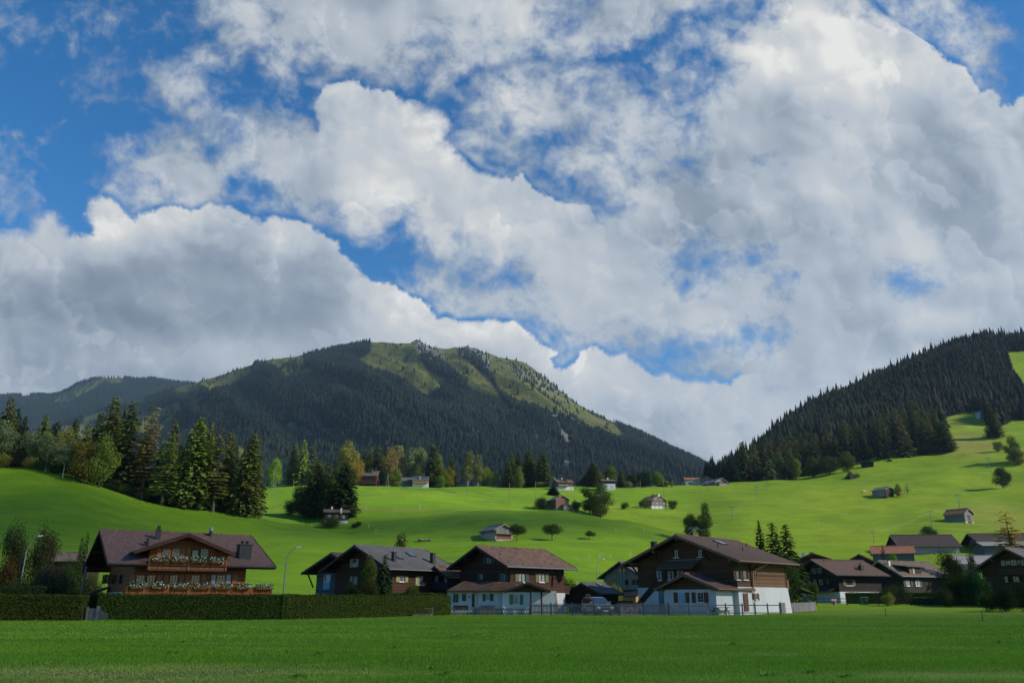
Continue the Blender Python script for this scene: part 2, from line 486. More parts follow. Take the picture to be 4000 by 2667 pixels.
def cloud_field(X, Y):
    wx = X + 46 * pf(X, Y, 330, 401, 4); wy = Y + 46 * pf(X, Y, 330, 411, 4)
    cover = np.full(X.shape, -2.0)
    for poly, wd in clouds: q = sdf(wx, wy, poly); cover = np.maximum(cover, np.clip(np.where(q < 0, q / (wd * .55), q / wd), -2, 1.5 if wd < 240 else -.80) - (.25 if 140 < wd < 240 else 0))
    hc = np.full(X.shape, 9.0)
    for poly, wd in holes: hc = np.minimum(hc, np.clip(-sdf(wx, wy, poly) / wd, -2, 1.5))
    cover = np.minimum(cover, hc)
    # crisp cumulus heads
    cr = np.zeros(X.shape); h = np.zeros(X.shape); rim = np.zeros(X.shape); acr = np.zeros(X.shape)
    puff = pf(X, Y, 150, 421, 5, .55, 'puff'); fine = pf(X, Y, 40, 431, 4, .55, 'puff')
    for line, poly, wd in ((bank_top, clouds[0][0], 1), (mid_top, clouds[1][0], 1), (right_top, clouds[2][0], 1)):
        d = segdist(X, Y, line, False)
        sd = np.where(inpoly(X, Y, poly), d, -d) + 38 * puff + 15 * fine + 6 * pf(X, Y, 14, 441, 3)
        sofn = sstep(-.1, .5, pf(X, Y, 420, 447, 2))
        c_ = np.exp(-(d / np.where(sd > 0, 170.0, 16.0)) ** 2)
        if line is mid_top: c_ = c_ * sstep(1180, 1290, X)
        a_ = sstep(-7 - 26 * sofn, 13 + 40 * sofn, sd + 14 * sofn * pf(X, Y, 60, 449, 4))
        acr = np.where(c_ > cr, a_, acr); cr = np.maximum(cr, c_)
        rim = np.maximum(rim, (.55 + 1.1 * np.clip(puff + .25, 0, .7)) * np.exp(-(np.maximum(sd, 0) / 75.0) ** 1.4) * a_ * np.clip(c_ * 1.6, 0, 1))
    # wispy layers
    streak = pf(wx * .8 + wy * .25, wy * 1.1 - wx * .2, 260, 451, 8, .62)
    det = pf(wx, wy, 70, 461, 6, .62)
    dens = cover + 1.75 * streak + 1.05 * det + 0.22
    asoft = sstep(-0.85, 1.15, dens) ** .9
    alpha = asoft * (1 - cr) + acr * cr
    # tone
    t = np.full(X.shape, .61)
    for cx, cy, rx, ry, v in TONES: t += 1.12 * v * np.exp(-((X - cx) / rx) ** 2 - ((Y - cy) / ry) ** 2)
    # relief lit from the upper right
    def relief(sc, seed, amp, octv=4, kind='puff', gain=.5):
        e = sc * .10
        n0 = pf(wx, wy, sc, seed, octv, gain, kind); n1 = pf(wx + e, wy - e * 1.1, sc, seed, octv, gain, kind)
        return (n0 - n1) * amp
    calm = 1 - .45 * np.exp(-((X - 1900) / 2400) ** 2 - ((Y - 1500) / 330) ** 2)
    rl = relief(620, 471, .55, 3, 'fbm', .45) + relief(260, 475, .34, 3, 'fbm', .45) + (relief(110, 491, .10, 4, 'puff', .45)) * (.12 + cr)
    rl = rl + .26 * cr * (pf(wx, wy, 150, 421, 5, .55, 'puff') - .1) + .10 * (pf(wx * .9, wy * 1.15, 240, 433, 5, .55, 'puff') - .1) + .05 * (pf(wx + 90, wy, 420, 427, 4, .5, 'puff') - .1)
    rl = rl * calm
    for sc, sd_, am in ((560, 521, .15), (250, 531, .09), (120, 541, .02)):   # overlapping cumulus lobes, bright on their sunny upper edge
        L = pf(wx, wy, sc, sd_, 7, .52); L2 = pf(wx + sc * .09, wy - sc * .11, sc, sd_, 7, .52)
        rl = rl + am * sstep(-.012, .03, L) * np.exp(-np.maximum(L, 0) / .20) * sstep(-.02, .09, L - L2) * (.5 + .5 * asoft) - am * .25
    mott = .11 * pf(wx, wy, 300, 501, 6, .52)
    thin = -.10 * (1 - np.clip(dens, 0, 1))
    v = t + np.clip(rl, -.22, .22) + mott + rim * .20 + thin * (1 - cr)
    # light passing through thin edges keeps some blue
    return alpha, v

_gx = np.concatenate([np.arange(-1600, -200, 28.0), np.arange(-200, 4201, 4.0), np.arange(4228, 5700, 28.0)])
_gy = np.concatenate([np.arange(-1200, -150, 26.0), np.arange(-150, 1900, 4.0), np.arange(1912, 2600, 40.0)])
GX, GY = np.meshgrid(_gx, _gy)
c_alpha, c_tone = cloud_field(GX, GY)
edge_fade = np.clip((GX + 1600) / 500, 0, 1) * np.clip((5680 - GX) / 500, 0, 1) * np.clip((GY + 1200) / 500, 0, 1)
c_alpha = c_alpha * edge_fade
a_ = (GX - 2000) / FPX
b_ = (1333.5 - GY) / FPX
dv = np.stack([a_, CP - b_ * SP, SP + b_ * CP], -1)
dv /= np.linalg.norm(dv, axis=-1, keepdims=True)
RD = 40000.0
ny_, nx_ = GX.shape
idx = np.arange(nx_ * ny_).reshape(ny_, nx_)
Fq = np.stack([idx[:-1, :-1], idx[1:, :-1], idx[1:, 1:], idx[:-1, 1:]], -1).reshape(-1, 4)
def attr(nt, n):
    a = N(nt, 'ShaderNodeAttribute'); a.attribute_name = n
    return a.outputs['Fac']
m, nt, b = newmat("cloud_layer")
nt.nodes.remove(b)
out = nt.nodes["Material Output"]
ccol = ramp(nt, attr(nt, 'tone'), CLOUD_STOPS)
em = N(nt, 'ShaderNodeEmission'); nt.links.new(ccol, em.inputs[0]); em.inputs[1].default_value = CLOUD_GAIN
tr = N(nt, 'ShaderNodeBsdfTransparent')
ms = N(nt, 'ShaderNodeMixShader')
nt.links.new(attr(nt, 'cover'), ms.inputs[0]); nt.links.new(tr.outputs[0], ms.inputs[1]); nt.links.new(em.outputs[0], ms.inputs[2])
nt.links.new(ms.outputs[0], out.inputs[0])
m.cycles.emission_sampling = 'NONE'
me = fast_mesh("sky", (dv * RD).reshape(-1, 3), Fq, m, True)
for nme, arr in (("cover", c_alpha), ("tone", c_tone)):
    at_ = me.attributes.new(nme, 'FLOAT', 'POINT')
    at_.data.foreach_set("value", arr.astype(np.float32).ravel())
skyo = link(bpy.data.objects.new("sky", me))
tag(skyo, "blue sky with broken white and grey clouds", None, None, "structure")

# unseen cumulus added outside the frame, towards the sun, to shade field and meadows
def shade_cloud_mat(op=0.8):
    m, nt, b = newmat("shade_cloud")
    nt.nodes.remove(b)
    out = nt.nodes["Material Output"]
    g = N(nt, 'ShaderNodeTexCoord')
    ge = N(nt, 'ShaderNodeVectorMath', operation='LENGTH'); nt.links.new(g.outputs['Object'], ge.inputs[0])
    n = noise(nt, g.outputs['Object'], 2.2, 5)
    v = math_(nt, 'ADD', ge.outputs['Value'], math_(nt, 'MULTIPLY', math_(nt, 'SUBTRACT', n, .5), 0.7))
    fac = ramp(nt, v, [(0.45, (op,) * 3), (0.98, (0, 0, 0))])
    d = N(nt, 'ShaderNodeBsdfTranslucent'); d.inputs[0].default_value = (.9, .9, .9, 1)
    tr = N(nt, 'ShaderNodeBsdfTransparent')
    ms = N(nt, 'ShaderNodeMixShader')
    nt.links.new(fac, ms.inputs[0]); nt.links.new(tr.outputs[0], ms.inputs[1]); nt.links.new(d.outputs[0], ms.inputs[2])
    nt.links.new(ms.outputs[0], out.inputs[0])
    return m
def shade_cloud(gx, gy, gz, rx, ry, rz, rot, op, label, alt=1750.0):
    k = (alt - gz) / SUNV.z
    c = Vector((gx, gy, gz)) + SUNV * k
    nU, nV = 48, 24
    V = []; F = []
    for i in range(nV + 1):
        ph = math.pi * i / nV
        for j in range(nU):
            t = 2 * math.pi * j / nU
            V.append((math.sin(ph) * math.cos(t), math.sin(ph) * math.sin(t), math.cos(ph)))
    V = np.array(V)
    bumpy = 1 + 0.16 * fbm(V[:, 0] * 2.3 + 5, V[:, 1] * 2.3 + V[:, 2] * 1.7, 91, 4)
    V = V * bumpy[:, None]
    V[:, 2] = np.where(V[:, 2] < 0, V[:, 2] * 0.35, V[:, 2])
    for i in range(nV):
        for j in range(nU):
            F.append((i * nU + j, (i + 1) * nU + j, (i + 1) * nU + (j + 1) % nU, i * nU + (j + 1) % nU))
    me = fast_mesh("cloud", V, np.array(F), shade_cloud_mat(op), True)
    o = link(bpy.data.objects.new("cloud", me))
    o.location = c; o.scale = (rx, ry, rz); o.rotation_euler = (0, 0, R(rot))
    tag(o, label, "cloud", None, "stuff")
    return o
shade_cloud(25, 35, 0, 330, 86, 40, 0, 0.82, "unseen cumulus added towards the sun to shade the village field")
shade_cloud(-128, 178, 25, 122, 70, 25, -25, 0.88, "small unseen cumulus added to shade the left slope", 1820.0)
shade_cloud(-22, 243, 28, 105, 50, 25, 0, 0.78, "thin unseen cumulus added to shade the middle meadow", 1780.0)
shade_cloud(345, 455, 75, 62, 20, 20, 5, 0.85, "unseen scrap of cumulus added to shade the right meadow", 1800.0)
# ------------------------------------------------------------------ terrain
def ue(px, py):
    a, y, z = ray(px, py)
    return a / y, z / y
UG = np.linspace(-1.15, 1.15, 461)
def curve(D, pts, flat=None):
    """control curve: terrain seen along these photo points lies at distance D"""
    if flat is not None:
        return D, np.full(UG.shape, float(flat))
    u, e = zip(*[ue(*p) for p in pts])
    return D, CAMH + D * np.interp(UG, u, e)
def smooth_u(z, k):
    ker = np.hanning(k); ker /= ker.sum()
    return np.convolve(np.pad(z, k // 2, mode='edge'), ker, 'same')[k // 2:-(k // 2)]
CURVES = [
    curve(0, None, 0.0), curve(60, None, 0.0), curve(100, None, 0.05),
    curve(118, [(-600, 2330), (0, 2320), (500, 2330), (1000, 2330), (1500, 2350), (2300, 2360), (2900, 2370), (3150, 2363), (4000, 2362), (5000, 2360)]),
    curve(145, [(-600, 2150), (0, 2170), (500, 2215), (1000, 2250), (1500, 2290), (2000, 2240), (2500, 2270), (3000, 2345), (3500, 2350), (4000, 2340), (5000, 2330)]),
    curve(190, [(-700, 1980), (0, 1975), (250, 1990), (500, 2035), (800, 2085), (1100, 2125), (1500, 2160), (1750, 2135), (1940, 2114), (2150, 2108), (2300, 2110), (2600, 2150), (2900, 2215), (3200, 2250), (3500, 2240), (4000, 2230), (5000, 2210)]),
    curve(235, [(-800, 1800), (0, 1828), (130, 1838), (260, 1868), (400, 1912), (600, 1972), (800, 2008), (960, 2030), (1120, 2065), (1350, 2085), (1600, 2060), (1750, 2040), (1950, 2022), (2200, 2030), (2350, 2050), (2500, 2085), (2650, 2110), (2900, 2130), (3200, 2170), (3500, 2195), (3800, 2185), (4000, 2185), (5000, 2160)]),
    curve(265, [(-800, 1790), (0, 1832), (260, 1880), (400, 1925), (600, 1980), (800, 2005), (1000, 2020), (1200, 2040), (1400, 2030), (1650, 2012), (1800, 1994), (1950, 1987), (2180, 1992), (2320, 2014), (2460, 2042), (2630, 2082), (2900, 2085), (3200, 2120), (3500, 2130), (3800, 2115), (4000, 2110), (5000, 2080)]),
    curve(310, [(-800, 1820), (0, 1870), (400, 1960), (800, 2005), (1000, 1985), (1200, 1985), (1500, 1975), (1800, 1985), (2000, 1990), (2200, 2002), (2350, 2030), (2500, 2050), (2650, 2060), (2900, 2035), (3200, 2060), (3500, 2065), (3750, 2042), (4000, 2040), (5000, 1990)]),
    curve(400, [(-800, 1860), (0, 1900), (500, 1960), (900, 1960), (1100, 1935), (1300, 1920), (1600, 1922), (1900, 1938), (2100, 1950), (2200, 1960), (2400, 1982), (2570, 1986), (2700, 2000), (2850, 1975), (3200, 1960), (3500, 1950), (3800, 1945), (4000, 1935), (5000, 1890)]),
    curve(480, [(-800, 1880), (0, 1930), (600, 1960), (900, 1930), (1060, 1906), (1300, 1898), (1600, 1902), (1900, 1908), (2200, 1912), (2500, 1912), (2700, 1908), (2850, 1905), (3000, 1898), (3150, 1893), (3300, 1880), (3500, 1866), (3700, 1850), (4000, 1835), (5000, 1790)]),
    curve(550, [(-800, 1900), (0, 1950), (600, 1960), (900, 1930), (1060, 1903), (1300, 1896), (1600, 1897), (1900, 1901), (2200, 1902), (2500, 1902), (2700, 1899), (2850, 1889), (3000, 1877), (3150, 1864), (3300, 1833), (3400, 1810), (3500, 1797), (3700, 1776), (3800, 1760), (4000, 1735), (5000, 1680)]),
    curve(640, [(-800, 1950), (600, 1990), (1060, 1920), (1600, 1916), (2200, 1918), (2600, 1915), (2800, 1900), (2900, 1885), (3000, 1855), (3150, 1820), (3300, 1780), (3500, 1725), (3700, 1690), (4000, 1672), (5000, 1600)]),
    curve(760, [(-800, 1980), (600, 2020), (1060, 1960), (1600, 1950), (2200, 1960), (2600, 1960), (2750, 1925), (2850, 1880), (3000, 1808), (3150, 1762), (3300, 1712), (3500, 1655), (3650, 1638), (3780, 1620), (3900, 1608), (4000, 1600), (5000, 1520)]),
    curve(1080, [(-800, 2000), (600, 2060), (1600, 2020), (2400, 2030), (2650, 1990), (2800, 1900), (2900, 1830), (2976, 1762), (3084, 1668), (3182, 1592), (3334, 1535), (3475, 1465), (3605, 1415), (3735, 1382), (3767, 1372), (3850, 1362), (3941, 1358), (4000, 1344), (4300, 1310), (5000, 1280)]),
    curve(1350, [(-800, 2050), (600, 2090), (2400, 2080), (2700, 2000), (2900, 1900), (3182, 1720), (3475, 1590), (4000, 1450), (5000, 1380)]),
    curve(2100, [(-800, 2150), (2400, 2150), (2900, 2080), (4000, 1900), (5000, 1800)]),
]
CD = np.array([c[0] for c in CURVES], float)
CZ = np.array([smooth_u(c[1], 9) if c[0] > 60 else c[1] for c in CURVES])
def pchip_slopes(D, Z):
    h = np.diff(D)[:, None]
    d = np.diff(Z, axis=0) / h
    m = np.zeros_like(Z)
    w1 = 2 * h[1:] + h[:-1]; w2 = h[1:] + 2 * h[:-1]
    same = (d[:-1] * d[1:]) > 0
    with np.errstate(divide='ignore', invalid='ignore'):
        hm = (w1 + w2) / (w1 / d[:-1] + w2 / d[1:])
    m[1:-1] = np.where(same, hm, 0)
    m[0] = d[0]; m[-1] = d[-1]
    return m
CM = pchip_slopes(CD, CZ)
def ground_z(x, y):
    x = np.asarray(x, float); y = np.asarray(y, float)
    D = np.clip(y, 0, 2099)
    u = np.clip(x / np.maximum(y, 20), -1.14, 1.14)
    k = np.clip(np.searchsorted(CD, D, side='right') - 1, 0, len(CD) - 2)
    fu = (u - UG[0]) / (UG[1] - UG[0])
    i = np.clip(fu.astype(int), 0, len(UG) - 2); f = fu - i
    def g(T, kk): return T[kk, i] * (1 - f) + T[kk, i + 1] * f
    h = CD[k + 1] - CD[k]; t = (D - CD[k]) / h
    z0, z1, m0, m1 = g(CZ, k), g(CZ, k + 1), g(CM, k), g(CM, k + 1)
    z = (2 * t ** 3 - 3 * t ** 2 + 1) * z0 + (t ** 3 - 2 * t ** 2 + t) * h * m0 + (-2 * t ** 3 + 3 * t ** 2) * z1 + (t ** 3 - t ** 2) * h * m1
    k1 = np.clip((D - 125) / 60, 0, 1)
    k2 = np.clip((D - 620) / 200, 0, 1)
    z = z + k1 * (2.6 * fbm(x / 42, y / 34, 3, 3) + 0.5 * fbm(x / 10, y / 8, 8, 3) + 0.55 * fbm(x / 60 + y / 90, y / 9, 18, 3)) + k2 * 10 * fbm(x / 130, y / 130, 12, 3)
    z = z + 0.06 * fbm(x / 11, y / 5, 14, 2) * np.clip((D - 8) / 10, 0, 1)
    return z
def gz(x, y):
    return float(ground_z(np.array([x]), np.array([y]))[0])
def hit(px, py, Dmin=15, Dmax=1400):
    """first ground point along the ray through a photo pixel"""
    a, yy, z = ray(px, py)
    D = np.exp(np.linspace(math.log(Dmin), math.log(Dmax), 1500))
    t = D / yy
    X = a * t; Z = CAMH + z * t
    d = Z - ground_z(X, D)
    neg = np.nonzero(d <= 0)[0]
    k = neg[0] if len(neg) else np.argmin(d)
    return Vector((float(X[k]), float(D[k]), gz(X[k], D[k])))
# the sheet
ys = np.concatenate([np.linspace(-260, 12, 14), np.exp(np.linspace(math.log(14), math.log(2090), 430))])
tt = np.linspace(-1, 1, 601)
XW = np.maximum(420, 1.14 * ys)
GXm = XW[:, None] * np.sign(tt)[None] * np.abs(tt)[None] ** 1.15
GYm = np.repeat(ys[:, None], len(tt), 1)
GZm = ground_z(GXm, GYm)
nr, nc = GXm.shape
idx = np.arange(nr * nc).reshape(nr, nc)
Fg = np.stack([idx[:-1, :-1], idx[:-1, 1:], idx[1:, 1:], idx[1:, :-1]], -1).reshape(-1, 4)

def grass_mat():
    m, nt, b = newmat("meadow_grass")
    tc = N(nt, 'ShaderNodeTexCoord').outputs['Object']
    big = noise(nt, mapping(nt, tc, (1, 1, 0.4)), 0.018, 4, 0.6)
    mid = noise(nt, mapping(nt, tc, (0.5, 1.5, 1)), 0.14, 5, 0.6)
    fine = noise(nt, mapping(nt, tc, (1.0, 2.2, 1.5)), 1.3, 6, 0.7)
    med = noise(nt, mapping(nt, tc, (0.55, 1.6, 1.2), (0, 0, .25)), 0.55, 6, 0.68)
    dry = attr(nt, 'dry')  # dry grass, and the sunlit band of the right field
    v = math_(nt, 'ADD', math_(nt, 'MULTIPLY', big, 0.5), math_(nt, 'ADD', math_(nt, 'ADD', math_(nt, 'MULTIPLY', mid, 0.42), math_(nt, 'MULTIPLY', med, 0.30)), math_(nt, 'MULTIPLY', fine, 0.28)))
    c = ramp(nt, v, [(0.50, (0.070, 0.165, 0.006)), (0.74, (0.165, 0.305, 0.010)), (1.0, (0.290, 0.420, 0.020))])
    rough_past = attr(nt, 'pasture')
    c = mixc(nt, rough_past, c, ramp(nt, v, [(0.50, (0.095, 0.170, 0.006)), (0.76, (0.200, 0.305, 0.010)), (1.0, (0.35, 0.39, 0.020))]))
    df = math_(nt, 'MULTIPLY', dry, ramp(nt, math_(nt, 'ADD', mid, math_(nt, 'MULTIPLY', fine, 0.5)), [(0.5, (0.25,) * 3), (0.95, (1,) * 3)]), clamp=True)
    c = mixc(nt, df, c, (0.36, 0.28, 0.075))
    pt = N(nt, 'ShaderNodeSeparateXYZ')
    nt.links.new(c, b.inputs['Base Color'])
    b.inputs['Roughness'].default_value = 0.85
    b.inputs['Specular IOR Level'].default_value = 0.12
    f2 = noise(nt, mapping(nt, tc, (1, 1.6, 1)), 3.5, 6, 0.7)
    bump(nt, b, math_(nt, 'ADD', math_(nt, 'MULTIPLY', fine, 1.5), f2), 1.0, 0.35)
    return m
M_GRASS = grass_mat()
me = fast_mesh("ground", np.stack([GXm, GYm, GZm], -1).reshape(-1, 3), Fg, M_GRASS, True)
PXg, PYg = to_px(GXm, GYm, GZm)
dry = np.zeros(GXm.shape)  # dry grass, and the sunlit band of the right field
for cx, cy, rx, ry, v in [(3780, 1735, 120, 45, 1.1), (3650, 1640, 110, 22, .7), (3960, 2040, 140, 45, .6), (3780, 2000, 60, 25, .3), (3860, 1990, 120, 30, .3), (1550, 1992, 400, 4, .4)]:
    dry += v * np.exp(-((PXg - cx) / rx) ** 2 - ((PYg - cy) / ry) ** 2) * (GYm > 140)
dry += 1.1 * np.exp(-((GXm + 8.6) / 5.0) ** 2 - ((GYm - 18.9) / 2.0) ** 2) + 1.1 * np.exp(-((GXm - 10.4) / 4.0) ** 2 - ((GYm - 18.2) / 1.3) ** 2)
for ln, wd_l, v in (([(1370, 1990), (1480, 1986), (1560, 1987), (1670, 1990)], 2.2, .9), ([(3420, 1880), (3400, 1910), (3378, 1940), (3362, 2000), (3350, 2060)], 3.0, .5), ([(1300, 1975), (1100, 1990), (1040, 1965)], 2.5, .5), ([(3540, 1940), (3620, 1945), (3690, 1970)], 3.5, .3), ([(1900, 1921), (2200, 1926), (2440, 1940)], 3.0, .35)):
    dry += v * np.exp(-(segdist(PXg, PYg, ln, False) / wd_l) ** 2) * (GYm > 140)
dry += 0.35 * np.exp(-((PYg - 2400) / 12) ** 2) * (PXg > 3150) * (GYm < 130)  # lighter band where some sun reaches the right field, put into the tint
past = np.clip((PXg - 2350) / 500, 0, .85) * (GYm > 140) + 0.4 * np.exp(-((PXg - 3800) / 500) ** 2 - ((PYg - 1950) / 60) ** 2)
past = np.maximum(past, 0.9 * (GYm > 280) * (GYm < 415) * np.exp(-((PXg - 2500) / 220) ** 4))
for nme, arr in (("dry", np.clip(dry, 0, 1)), ("pasture", np.clip(past, 0, 1))):
    a2 = me.attributes.new(nme, 'FLOAT', 'POINT')
    a2.data.foreach_set("value", arr.astype(np.float32).ravel())
ground = link(bpy.data.objects.new("ground", me))
tag(ground, "green meadow rolling up from the field to the hills", None, None, "structure")

# ---- the big mountain behind and the cloud-topped hill to its left
SKY_M = [(-900, 1850), (-300, 1800), (0, 1740), (150, 1700), (250, 1655), (400, 1600), (500, 1578), (600, 1548), (700, 1514), (810, 1482), (900, 1452), (1000, 1420), (1065, 1402), (1150, 1394), (1200, 1384), (1290, 1366), (1380, 1350), (1440, 1335), (1500, 1338), (1580, 1341), (1625, 1332), (1655, 1340), (1680, 1354), (1740, 1362), (1790, 1358), (1830, 1352), (1860, 1366), (1900, 1380), (1960, 1399), (2030, 1411), (2060, 1425), (2100, 1455), (2180, 1518), (2260, 1580), (2330, 1617), (2400, 1648), (2480, 1680), (2600, 1738), (2700, 1785), (2820, 1850), (2900, 1890), (3100, 1960), (3600, 2050), (4900, 2100)]
MU = np.linspace(-1.05, 1.05, 1101)
MDs = np.concatenate([np.linspace(1350, 3350, 300), np.linspace(3365, 4200, 25)])
su, se = zip(*[ue(*p) for p in SKY_M])
DR = 3350.0
ridge_z = CAMH + DR * np.interp(MU, su, se)
fu_, fe_ = ue(2000, 2010)
foot = CAMH + 1350 * np.interp(MU, [-1, 0.3, 1], [ue(0, 2030)[1], ue(2300, 2000)[1], ue(4000, 2060)[1]])
def mountain_grid():
    MX = MU[None] * MDs[:, None]; MY = np.repeat(MDs[:, None], len(MU), 1)
    t = np.clip((MY - 1350) / (DR - 1350), 0, 1)
    prof = t ** 0.93
    Z = foot[None] * (1 - prof) + ridge_z[None] * prof
    back = np.clip((MY - DR) / 850, 0, 1)
    Z = Z - back * 420
    # spurs and gullies running down to the right
    q = MX + 0.55 * (MY - DR)
    r1 = 1 - np.abs(fbm(q / 420, MY / 2300, 21, 3)) * 2
    r2 = 1 - np.abs(fbm(q / 120, MY / 800, 33, 3)) * 2
    env = np.sin(np.pi * np.clip(t, 0, 1) ** 0.8) ** 0.7
    Z = Z + env * (r1 * 75 + r2 * 24 - 50) * np.clip((ridge_z[None] - foot[None]) / 500, 0.1, 1)
    Z = Z + np.clip(t, 0, 1) * (1 - back) * 5 * fbm(MX / 25, MY / 25, 44, 4)
    # crags on the summit ridge
    pxr = to_px(MX, np.full(MX.shape, DR), np.repeat(ridge_z[None], len(MDs), 0))[0]
    crag = np.exp(-((pxr - 1640) / 45) ** 2) + np.exp(-((pxr - 1840) / 50) ** 2) + .5 * np.exp(-((pxr - 2000) / 130) ** 2)
    Z = Z + crag * np.clip((t - 0.84) / 0.16, 0, 1) * (1 - back) * 17 * fbm(MX / 14, MY / 14, 55, 3)
    return MX, MY, Z
MX, MY, MZ = mountain_grid()
G_POLY = [[(a * .6803 + 700, b * .6803 + 1250) for a, b in P] for P in [
    [(460, 240), (535, 180), (700, 160), (715, 262), (775, 295), (680, 312), (590, 310), (550, 262)],
    [(-20, 420), (-20, 360), (160, 290), (240, 250), (330, 240), (415, 230), (415, 312), (300, 370), (190, 398), (40, 425)],
    [(1030, 225), (1100, 190), (1105, 120), (1200, 115), (1350, 110), (1390, 230), (1420, 280), (1520, 340), (1545, 375), (1480, 398), (1430, 438), (1390, 422), (1310, 342), (1240, 310), (1180, 290), (1080, 262)],
    [(1440, 120), (1580, 140), (1640, 225), (1720, 290), (1790, 360), (1830, 430), (1900, 515), (1870, 535), (1740, 435), (1650, 372), (1600, 300), (1530, 240), (1450, 190)],
    [(1700, 140), (1850, 190), (1950, 205), (2060, 280), (2200, 390), (2352, 500), (2500, 600), (2560, 670), (2400, 640), (2250, 565), (2100, 505), (1950, 475), (1850, 410), (1800, 310), (1730, 230)]]]
G_POLY += [[(a * .4783, 1300 + b * .4783) for a, b in P] for P in [
    [(480, 770), (830, 725), (1150, 685), (1380, 585), (1450, 560), (1480, 620), (1410, 690), (1390, 790), (1300, 800), (1100, 830), (620, 880), (560, 900)],
    [(1010, 550), (1180, 495), (1170, 560), (1040, 590)], [(680, 690), (860, 640), (870, 670), (700, 740)],
    [(1500, 460), (1850, 350), (2050, 300), (2040, 340), (1900, 430), (1700, 440), (1560, 470)],
    [(1935, 920), (2010, 960), (2010, 1010), (1940, 1030)]]]
ROCK = [[(a * .6803 + 700, b * .6803 + 1250) for a, b in P] for P in [
    [(1345, 118), (1400, 120), (1500, 170), (1520, 230), (1440, 225), (1370, 180)],
    [(1590, 150), (1660, 140), (1720, 180), (1790, 215), (1780, 280), (1700, 240), (1620, 200)],
    [(1900, 240), (2100, 330), (2240, 440), (2220, 455), (2060, 390), (1900, 290)],
    [(600, 610), (640, 590), (740, 620), (770, 680), (660, 660)]]] + [
    [(1800 + a * .5102, 1300 + b * .5102) for a, b in P] for P in [
        [(680, 590), (740, 600), (770, 740), (850, 790), (820, 900), (830, 1000), (880, 1110), (820, 1110), (795, 1000), (800, 850), (740, 720)],
        [(0, 760), (100, 780), (60, 830)], [(560, 760), (600, 780), (590, 860)]]]
GRAV = ROCK[4]
def mountain_mat():
    m, nt, b = newmat("mountain_slope")
    tc = N(nt, 'ShaderNodeTexCoord').outputs['Object']
    n_ = noise(nt, tc, 0.012, 6, 0.6)
    f = noise(nt, tc, 0.08, 6, 0.7)
    v = math_(nt, 'ADD', math_(nt, 'MULTIPLY', n_, 0.6), math_(nt, 'MULTIPLY', f, 0.45))
    g = ramp(nt, v, [(0.35, (0.050, 0.070, 0.018)), (0.55, (0.110, 0.118, 0.028)), (0.75, (0.21, 0.18, 0.055))])  # grass tones lowered to stand in for cloud shade
    rk = ramp(nt, noise(nt, mapping(nt, tc, (1, 1, 0.35)), 0.07, 8, 0.75), [(0.38, (0.07, 0.075, 0.07)), (0.5, (0.17, 0.165, 0.15)), (0.64, (0.34, 0.33, 0.30))])
    fl = ramp(nt, f, [(0.4, (0.012, 0.022, 0.012)), (0.7, (0.03, 0.045, 0.018))])
    c = mixc(nt, attr(nt, 'grassy'), fl, g)
    c = mixc(nt, attr(nt, 'rock'), c, rk)
    nt.links.new(c, b.inputs['Base Color'])
    b.inputs['Roughness'].default_value = 0.95
    b.inputs['Specular IOR Level'].default_value = 0.05
    bump(nt, b, math_(nt, 'ADD', f, noise(nt, tc, 0.02, 6, .6)), 0.9, 8.0)
    return m
M_MOUNT = mountain_mat()
PXm, PYm = to_px(MX, MY, MZ)
wob = 9 * fbm(MX / 60, MY / 60, 61, 3)
front = MY < DR + 30
grassy = np.zeros(MX.shape); rock = np.zeros(MX.shape)
for P in G_POLY: grassy = np.maximum(grassy, np.clip((sdf(PXm + wob, PYm + wob, P) + 4) / 8, 0, 1))
for P in ROCK: rock = np.maximum(rock, np.clip((sdf(PXm + wob, PYm + wob, P) + 5) / 10, 0, 1))
rock = rock * np.clip(0.75 + 1.8 * fbm(MX / 40, MY / 40, 71, 4), 0, 1)
rock = rock * np.where(inpoly(PXm, PYm, ROCK[2]), .45, 1)
rock = np.where(inpoly(PXm, PYm, GRAV), 0.75, rock)
nr, nc = MX.shape
idx = np.arange(nr * nc).reshape(nr, nc)
Fm = np.stack([idx[:-1, :-1], idx[:-1, 1:], idx[1:, 1:], idx[1:, :-1]], -1).reshape(-1, 4)
me = fast_mesh("mountain", np.stack([MX, MY, MZ], -1).reshape(-1, 3), Fm, M_MOUNT, True)
for nme, arr in (("grassy", grassy), ("rock", rock)):
    a2 = me.attributes.new(nme, 'FLOAT', 'POINT')
    a2.data.foreach_set("value", arr.astype(np.float32).ravel())
mountain = link(bpy.data.objects.new("mountain", me))
tag(mountain, "broad mountain with forested flank and bare grassy summit ridge", None, None, "structure")

SKY_H = [(-1200, 1600), (-300, 1560), (0, 1546), (110, 1543), (200, 1545), (240, 1535), (270, 1520), (300, 1500), (350, 1484), (400, 1474), (470, 1474), (520, 1482), (600, 1480), (660, 1490), (760, 1500), (900, 1560), (1300, 1650), (1800, 1700)]
HU = np.linspace(-1.0, 0.1, 420)
HDs = np.linspace(3300, 6200, 150)
hu, he = zip(*[ue(*p) for p in SKY_H])
HR = 5200.0
hr = CAMH + HR * np.interp(HU, hu, he)
HX = HU[None] * HDs[:, None]; HY = np.repeat(HDs[:, None], len(HU), 1)
t = np.clip((HY - 3300) / (HR - 3300), 0, 1)
HZ = 560 * (1 - t) + hr[None] * t - np.clip((HY - HR) / 1000, 0, 1) * 300
HZ = HZ + np.sin(np.pi * t) * 70 * fbm((HX + .3 * HY) / 500, HY / 1400, 81, 3) + 5 * fbm(HX / 30, HY / 30, 83, 3)
PXh, PYh = to_px(HX, HY, HZ)
